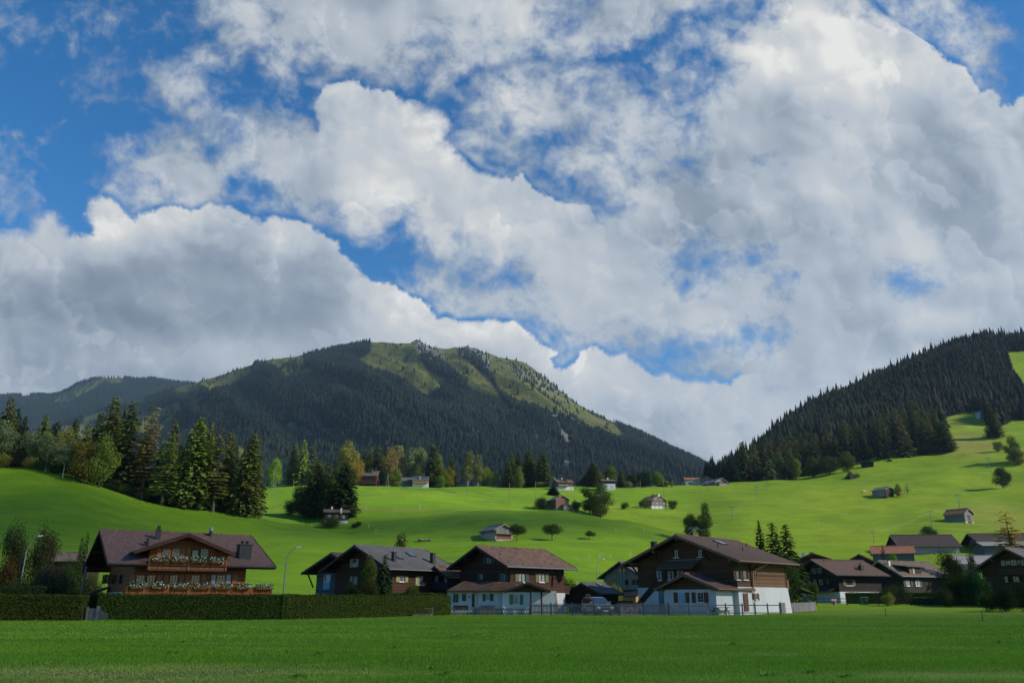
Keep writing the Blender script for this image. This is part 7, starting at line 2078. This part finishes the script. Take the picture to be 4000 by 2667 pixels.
# electric fence across the near field
M_EPOST = plain("dark_stake", (0.09, 0.085, 0.08), .8, .2, 4)
EP = []
for px, top, base, l in ((2808, 2370, 2394, "pale thin stake of the wire fence before the big chalet"), (3100, 2372, 2394, "thin stake of the wire fence before the dense picket fence"), (3461, 2375, 2409, "dark stake of the wire fence in the middle of the right field"), (3840, 2384, 2426, "nearest dark stake of the wire fence at the right"), (4260, 2392, 2440, "wire fence stake past the right edge")):
    b = hit(px, base, 20, 110); h = at(px, top, b.y).z - b.z
    o = MB().tube([(0, 0, -.2), (0.01, 0, h)], [.035, .03], 6).build('wire_fence_stake', M_WPOST if px < 3000 else M_EPOST); o.location = b; tag(o, l, 'stake', 'wire fence stakes in the field')
    EP.append(b + Vector((0, 0, h * .9)))
cable([at(2600, 2372, 84)] + EP, 'fence_wire', "thin wire strung between the stakes of the field", .008)

# van behind the fence
v0 = gp(2333, 84.6)
e = empty('parked_van', v0, R(16)); tag(e, "silver van parked nose to the field behind the grey picket fence", 'van')
PAINT = plain("silver_paint", (0.15, 0.17, 0.17), .3, .05, 2, .5, .5)
# x across, y along: nose at -y
prof = [(-2.15, .32), (-2.2, .62), (-2.1, .86), (-1.55, 1.02), (-1.1, 1.14), (-.45, 1.66), (.2, 1.74), (2.0, 1.70), (2.2, 1.35), (2.22, .4), (1.9, .3)]
mb = MB()
n = len(prof)
def wid(z): return .88 if z < 1.1 else .88 - (z - 1.1) * .30
vs = [(-wid(z), y, z) for y, z in prof] + [(wid(z), y, z) for y, z in prof]
mb.add(vs, [tuple(range(n))[::-1], tuple(range(n, 2 * n))] + [(i, (i + 1) % n, n + (i + 1) % n, n + i) for i in range(n)])
bd = mb.build('body', PAINT, e)
bv = bd.modifiers.new('bevel', 'BEVEL'); bv.width = .06; bv.segments = 2
MB().add([(-.72, -1.06, 1.17), (.72, -1.06, 1.17), (.64, -.50, 1.63), (-.64, -.50, 1.63), (-.72, -1.09, 1.20), (.72, -1.09, 1.20), (.64, -.53, 1.66), (-.64, -.53, 1.66)], [(0, 1, 2, 3), (7, 6, 5, 4), (0, 4, 5, 1), (1, 5, 6, 2), (2, 6, 7, 3), (3, 7, 4, 0)]).build('windscreen', M_SKYL, e)
for s_ in (-1, 1):
    for y0, y1 in ((-.7, .25), (.35, 1.15), (1.25, 1.95)):
        MB().add([(s_ * .885, y0, 1.12), (s_ * .885, y1, 1.12), (s_ * .75, y1 - .02, 1.58), (s_ * .75, y0 + (.25 if y0 < 0 else .02), 1.58), (s_ * .90, y0, 1.12), (s_ * .90, y1, 1.12), (s_ * .765, y1 - .02, 1.58), (s_ * .765, y0 + (.25 if y0 < 0 else .02), 1.58)], [(0, 1, 2, 3), (7, 6, 5, 4), (0, 4, 5, 1), (1, 5, 6, 2), (2, 6, 7, 3), (3, 7, 4, 0)]).build('side_window', M_GLASS, e)
    MB().box(s_ * .68 - .16, s_ * .68 + .16, -2.2, -2.08, .68, .84).build('headlight', M_WHITE, e)
    MB().box(s_ * 1.0 - .1, s_ * 1.0 + .1, -.95, -.85, 1.15, 1.3).build('mirror', PAINT, e)
    for y in (-1.4, 1.4):
        wh = MB().tube([(s_ * .68, y, .32), (s_ * .90, y, .32)], .32, 18).build('wheel', plain("tyre", (.02, .02, .02), .9), e)
        MB().tube([(s_ * .88, y, .32), (s_ * .915, y, .32)], .19, 12).build('rim', M_ZINC, wh)
MB().box(-.45, .45, -2.22, -2.12, .60, .72).build('grille', M_DMETAL, e); MB().box(-.8, .8, -2.27, -2.1, .34, .5).build('bumper', M_DMETAL, e)
MB().box(-.26, .26, -2.30, -2.272, .38, .49).build('number_plate', M_WHITE, e)
# gravel drive under the van (flush strip)
gx0, gx1 = gp(2230, 84).x, gp(2600, 84).x
o = MB().add([(gx0, 82.6, .03), (gx1, 82.4, .03), (gx1 + .3, 86.5, .03), (gx0, 88, .03)], [(0, 1, 2, 3)]).build('driveway', plain("pale_gravel", (.26, .25, .23), .95, .25, 8)); tag(o, "pale gravel drive behind the picket fence", None, None, 'structure')
# bicycles by the stair
def bicycle(px, D, yaw, col, label):
    b = gp(px, D); e = empty('bicycle', b, R(yaw)); tag(e, label, 'bicycle', 'bicycles by the stair')
    mm = plain("bike_paint", col, .4)
    for x in (-.52, .52):
        mb = MB(); pts = [(x + .33 * math.cos(t), 0, .34 + .33 * math.sin(t)) for t in np.linspace(0, 2 * math.pi, 19)]
        wh = mb.tube(pts, .022, 5, False).build('wheel', M_DMETAL, e)
        mb = MB()
        for t in np.linspace(0, math.pi, 7)[:-1]: mb.bar((x - .32 * math.cos(t), 0, .34 - .32 * math.sin(t)), (x + .32 * math.cos(t), 0, .34 + .32 * math.sin(t)), .008)
        mb.build('spokes', M_ZINC, wh)
    mb = MB()
    for a, b2 in (((-.52, 0, .34), (-.1, 0, .32)), ((-.1, 0, .32), (-.22, 0, .82)), ((-.52, 0, .34), (-.2, 0, .75)), ((-.2, 0, .75), (.36, 0, .8)), ((-.1, 0, .32), (.36, 0, .74)), ((.52, 0, .34), (.34, 0, .92))): mb.tube([a, b2], .02, 6)
    mb.build('frame', mm, e)
    MB().box(-.36, -.10, -.06, .06, .86, .92).build('saddle', M_DMETAL, e); MB().tube([(.30, -.27, .98), (.34, 0, .95), (.30, .27, .98)], .016, 6).build('handlebar', M_DMETAL, e)
bicycle(2583, 83.2, 20, (.03, .05, .12), "blue bicycle leaning by the outside stair"); bicycle(2606, 83.6, -15, (.08, .08, .085), "grey bicycle nearest the annex wall")
# bins
def bin_(px, label):
    b = gp(px, 119.5); e = empty('rubbish_bin', b, R(8)); tag(e, label, 'bin', 'green bins by the hedge')
    g = plain("green_plastic", (.03, .10, .06), .5)
    MB().add([(-.24, -.28, .08), (.24, -.28, .08), (.24, .28, .08), (-.24, .28, .08), (-.31, -.35, .98), (.31, -.35, .98), (.31, .35, .98), (-.31, .35, .98)], [(0, 3, 2, 1), (4, 5, 6, 7), (0, 1, 5, 4), (1, 2, 6, 5), (2, 3, 7, 6), (3, 0, 4, 7)]).build('body', g, e)
    MB().prism([(-.4, .985), (.38, .985), (.38, 1.05), (0, 1.1), (-.4, 1.04)], 'x', -.33, .33).build('lid', g, e)
bin_(3371, "left green wheeled bin before the dark hedge"); bin_(3385, "right green wheeled bin before the dark hedge")
# cows
def cow(px, py, yaw, col, label, lying=False):
    b = hit(px, py, 200, 700)
    verts = [(-.95, 0, 1.15), (-.5, 0, 1.12), (.1, 0, 1.08), (.65, 0, 1.15), (1.0, 0, 1.28), (1.3, 0, 1.15), (1.55, 0, .95),
             (-.85, .22, 1.0), (-.9, .24, .62), (-.95, .24, .05), (-.85, -.22, 1.0), (-.9, -.24, .62), (-.85, -.24, .05),
             (.6, .2, .95), (.62, .22, .5), (.6, .22, .05), (.6, -.2, .95), (.66, -.22, .5), (.68, -.22, .05), (-1.12, 0, 1.1), (-1.2, 0, .6)]
    ed = [(0, 1), (1, 2), (2, 3), (3, 4), (4, 5), (5, 6), (0, 7), (7, 8), (8, 9), (0, 10), (10, 11), (11, 12), (3, 13), (13, 14), (14, 15), (3, 16), (16, 17), (17, 18), (0, 19), (19, 20)]
    rad = [.30, .36, .38, .34, .22, .17, .10, .17, .09, .06, .17, .09, .06, .15, .08, .06, .15, .08, .06, .06, .03]
    me = bpy.data.meshes.new('cow'); me.from_pydata(verts, ed, []); me.update()
    o = link(bpy.data.objects.new('cow', me)); o.location = b; o.rotation_euler = (0, 0, R(yaw)); o.scale = (1.15,) * 3
    m_ = o.modifiers.new('skin', 'SKIN')
    for i, sv in enumerate(me.skin_vertices[0].data):
        sv.radius = (rad[i], rad[i]); sv.use_root = (i == 1)
    o.modifiers.new('sub', 'SUBSURF').render_levels = 1
    me.materials.append(col); tag(o, label, 'cow', 'cows on the meadow')
CB = plain("pale_tan_cowhide", (.55, .36, .22), .8, .45, .9); CR = plain("brown_cowhide", (.32, .13, .07), .8, .4, .9)
cow(3375, 1927, 20, CB, "pale cow furthest left near the meadow hut"); cow(3419, 1926, 160, CB, "pale cow just left of the meadow hut"); cow(3522, 1939, 10, CR, "brown cow right of the meadow hut")

# yard clutter
b_ = gp(2815, 83.6)
e = empty('picnic_table', b_, R(12)); tag(e, "grey wooden picnic table behind the two-rail fence", 'table')
MB().box(-.9, .9, -.38, .38, .70, .75).build('table_top', W_FENCE, e)
for y in (-.7, .7): MB().box(-.9, .9, y - .13, y + .13, .42, .46).build('bench', W_FENCE, e)
for x in (-.6, .6): MB().bar((x, -.62, 0), (x, -.12, .70), .07).bar((x, .62, 0), (x, .12, .70), .07).bar((x, -.75, .40), (x, .75, .40), .06).build('leg', W_FENCE, e)
b_ = hit(1657, 2113, 150, 400)
e = empty('hay_rack', b_, R(20)); tag(e, "low pale wooden rack lying in the middle meadow", 'rack')
MB().box(-1.6, 1.6, -.6, .6, .25, .55).build('box', W_HAY, e)
for x in (-1.2, 1.2): MB().tube([(x, -.7, .25), (x, .7, .25)], .25, 10).build('wheel', M_DMETAL, e)
def pile(px, D, L, h, yaw, label):
    b = gp(px, D); e = empty('woodpile', b, R(yaw)); tag(e, label, 'woodpile'); rr = random.Random(int(px)); mb = MB()
    z = .09
    while z < h:
        x = -L / 2 + rr.uniform(0, .08)
        while x < L / 2:
            r = rr.uniform(.07, .10); mb.tube([(x, -.45 + rr.uniform(-.04, .04), z), (x, .35, z)], r, 6); x += r * 2.05
        z += .16
    mb.build('logs', W_HAY, e); MB().box(-L / 2 - .1, L / 2 + .1, -.6, .5, h + .06, h + .10).build('cover', M_DMETAL, e)
pile(2462, 86.5, 2.2, 1.1, 10, "stacked firewood under a metal sheet beside the shed"); pile(1905, 85.2, 1.4, .8, 3, "short stack of firewood against the white annex wall")
b_ = gp(1800, 84.8)
e = empty('garden_bench', b_, R(4)); tag(e, "dark garden bench under the annex shutters", 'bench')
MB().box(-.75, .75, -.22, .22, .42, .47).build('seat', W_DARK, e); MB().box(-.75, .75, .20, .25, .5, .88).build('backrest', W_DARK, e)
for x in (-.65, .65): MB().box(x - .04, x + .04, -.2, .25, 0, .42).build('leg', W_DARK, e)
b_ = gp(3262, 121)
e = empty('flower_tub', b_); tag(e, "stone tub of pink flowers before the near-black chalet", 'flower tub')
MB().tube([(0, 0, 0), (0, 0, .5)], [.2, .3], 12).build('tub', S_GREY, e); rr = random.Random(5); mb = MB()
for k in range(60):
    c = Vector((rr.uniform(-.3, .3), rr.uniform(-.3, .3), rr.uniform(.5, .78))); mb.add([c + Vector((-.07, 0, 0)), c + Vector((0, 0, -.06)), c + Vector((.07, .02, 0)), c + Vector((0, .03, .07))], [(0, 1, 2, 3)])
mb.build('blossoms', plain("pink_petals", (.7, .25, .28), .6), e)
# scattered weeds in the near field
rs = np.random.RandomState(77)
for i in range(26):
    D = 17 * (70 / 17) ** rs.rand(); x = rs.uniform(-.6, .6) * D; Q = []; rr = random.Random(i)
    for k in range(26):
        az = rr.uniform(0, 6.28); L = rr.uniform(.06, .16); wv = L * .28; d = Vector((math.cos(az), math.sin(az), rr.uniform(.25, .9))); n = Vector((-math.sin(az), math.cos(az), 0)) * wv; o_ = Vector((rr.uniform(-.1, .1), rr.uniform(-.1, .1), 0))
        Q.append([tuple(o_), tuple(o_ + d * L * .5 - n), tuple(o_ + d * L), tuple(o_ + d * L * .5 + n)])
    o = bpy.data.objects.new('weed', quads_mesh('weed', Q, M_FLEAF)); o.color = (.16, .33, .04, 1) if i % 3 else (.24, .40, .06, 1); link(o); o.location = (x, D, gz(x, D) + .01)
    tag(o, "broad-leaved weed tuft in the near field grass", 'weed', 'weed tufts scattered in the near field')

# ------------------------------------------------------------------ grass of the near field
rs = np.random.RandomState(4)
DRYB = []
def blades(n, d0, d1, h0, h1, w0, seed):
    rs = np.random.RandomState(seed)
    D = d0 * (d1 / d0) ** rs.rand(n)
    X = rs.uniform(-.70, .70, n) * D
    pn = fbm(X / 3.0, D / 1.4, 201, 3)
    hh = rs.uniform(h0, h1, n) * (1 + .7 * pn)
    bare = 1.0 * np.exp(-((X + 8.6) / 5.0) ** 2 - ((D - 18.9) / 1.9) ** 2) + 1.0 * np.exp(-((X - 10.4) / 4.0) ** 2 - ((D - 18.2) / 1.3) ** 2)
    dryb = np.clip(bare * (.8 + .8 * fbm(X / 1.5, D / .6, 207, 3)) + .25 * (fbm(X / 4, D / 1.5, 211, 3) > .42), 0, 1); DRYB.append(np.repeat(dryb, 4)); hh = hh * (1 - .45 * dryb)
    Z = ground_z(X, D)
    az = rs.uniform(0, 6.28, n); ln = rs.uniform(.1, .7, n) * hh
    wv = w0 * rs.uniform(.7, 1.3, n)
    tx, ty = np.cos(az) * ln, np.sin(az) * ln
    wx, wy = -np.sin(az) * wv, np.cos(az) * wv
    V = np.stack([np.stack([X - wx, D - wy, Z - .01], -1), np.stack([X + wx, D + wy, Z - .01], -1), np.stack([X + tx * .5 + wx * .7, D + ty * .5 + wy * .7, Z + hh * .65], -1), np.stack([X + tx, D + ty, Z + hh], -1)], 1)
    return V
def blade_mat():
    m, nt, b = newmat("grass_blades")
    nt.nodes.remove(b); out = nt.nodes["Material Output"]
    g = N(nt, 'ShaderNodeNewGeometry'); tc = N(nt, 'ShaderNodeTexCoord').outputs['Object']
    f = noise(nt, mapping(nt, tc, (.6, 1.4, 1)), .35, 5, .6)
    v = math_(nt, 'ADD', math_(nt, 'MULTIPLY', g.outputs['Random Per Island'], .35), math_(nt, 'ADD', math_(nt, 'MULTIPLY', f, .6), math_(nt, 'MULTIPLY', math_(nt, 'SUBTRACT', noise(nt, mapping(nt, tc, (.25, .8, 1)), .12, 4, .6), .4), .6)))
    c = ramp(nt, v, [(0.25, (0.160, 0.310, 0.020)), (0.55, (0.285, 0.500, 0.038)), (0.85, (0.42, 0.60, 0.065)), (1.0, (0.55, 0.55, 0.14))])
    c = mixc(nt, math_(nt, 'MULTIPLY', attr(nt, 'dry'), .8), c, (0.80, 0.72, 0.20))
    d = N(nt, 'ShaderNodeBsdfDiffuse'); t = N(nt, 'ShaderNodeBsdfTranslucent')
    nt.links.new(c, d.inputs[0]); nt.links.new(c, t.inputs[0])
    mx = N(nt, 'ShaderNodeMixShader'); mx.inputs[0].default_value = .35
    nt.links.new(d.outputs[0], mx.inputs[1]); nt.links.new(t.outputs[0], mx.inputs[2]); nt.links.new(mx.outputs[0], out.inputs[0])
    return m
Vb = np.concatenate([blades(190000, 15, 34, .025, .075, .009, 301), blades(120000, 34, 92, .03, .085, .018, 302)])
me = fast_mesh('grass', Vb.reshape(-1, 3), np.arange(len(Vb) * 4).reshape(-1, 4), blade_mat())
a2 = me.attributes.new('dry', 'FLOAT', 'POINT'); a2.data.foreach_set('value', np.concatenate(DRYB).astype(np.float32))
tag(link(bpy.data.objects.new('grass', me)), "short green grass of the near field", None, None, 'stuff')

# ------------------------------------------------------------------ haze: even air inside one closed box
m, nt, b = newmat("haze")
nt.nodes.remove(b); out = nt.nodes["Material Output"]
pv = N(nt, 'ShaderNodeVolumePrincipled')
pv.inputs['Color'].default_value = (0.52, 0.74, 1.0, 1)
pv.inputs['Density'].default_value = HAZE
pv.inputs['Anisotropy'].default_value = 0.2
nt.links.new(pv.outputs[0], out.inputs['Volume'])
mb = MB().box(-5800, 3200, -500, 6600, -800, 1640)
hz = mb.build('haze', m); tag(hz, "thin blue air haze over the valley", None, None, 'stuff')
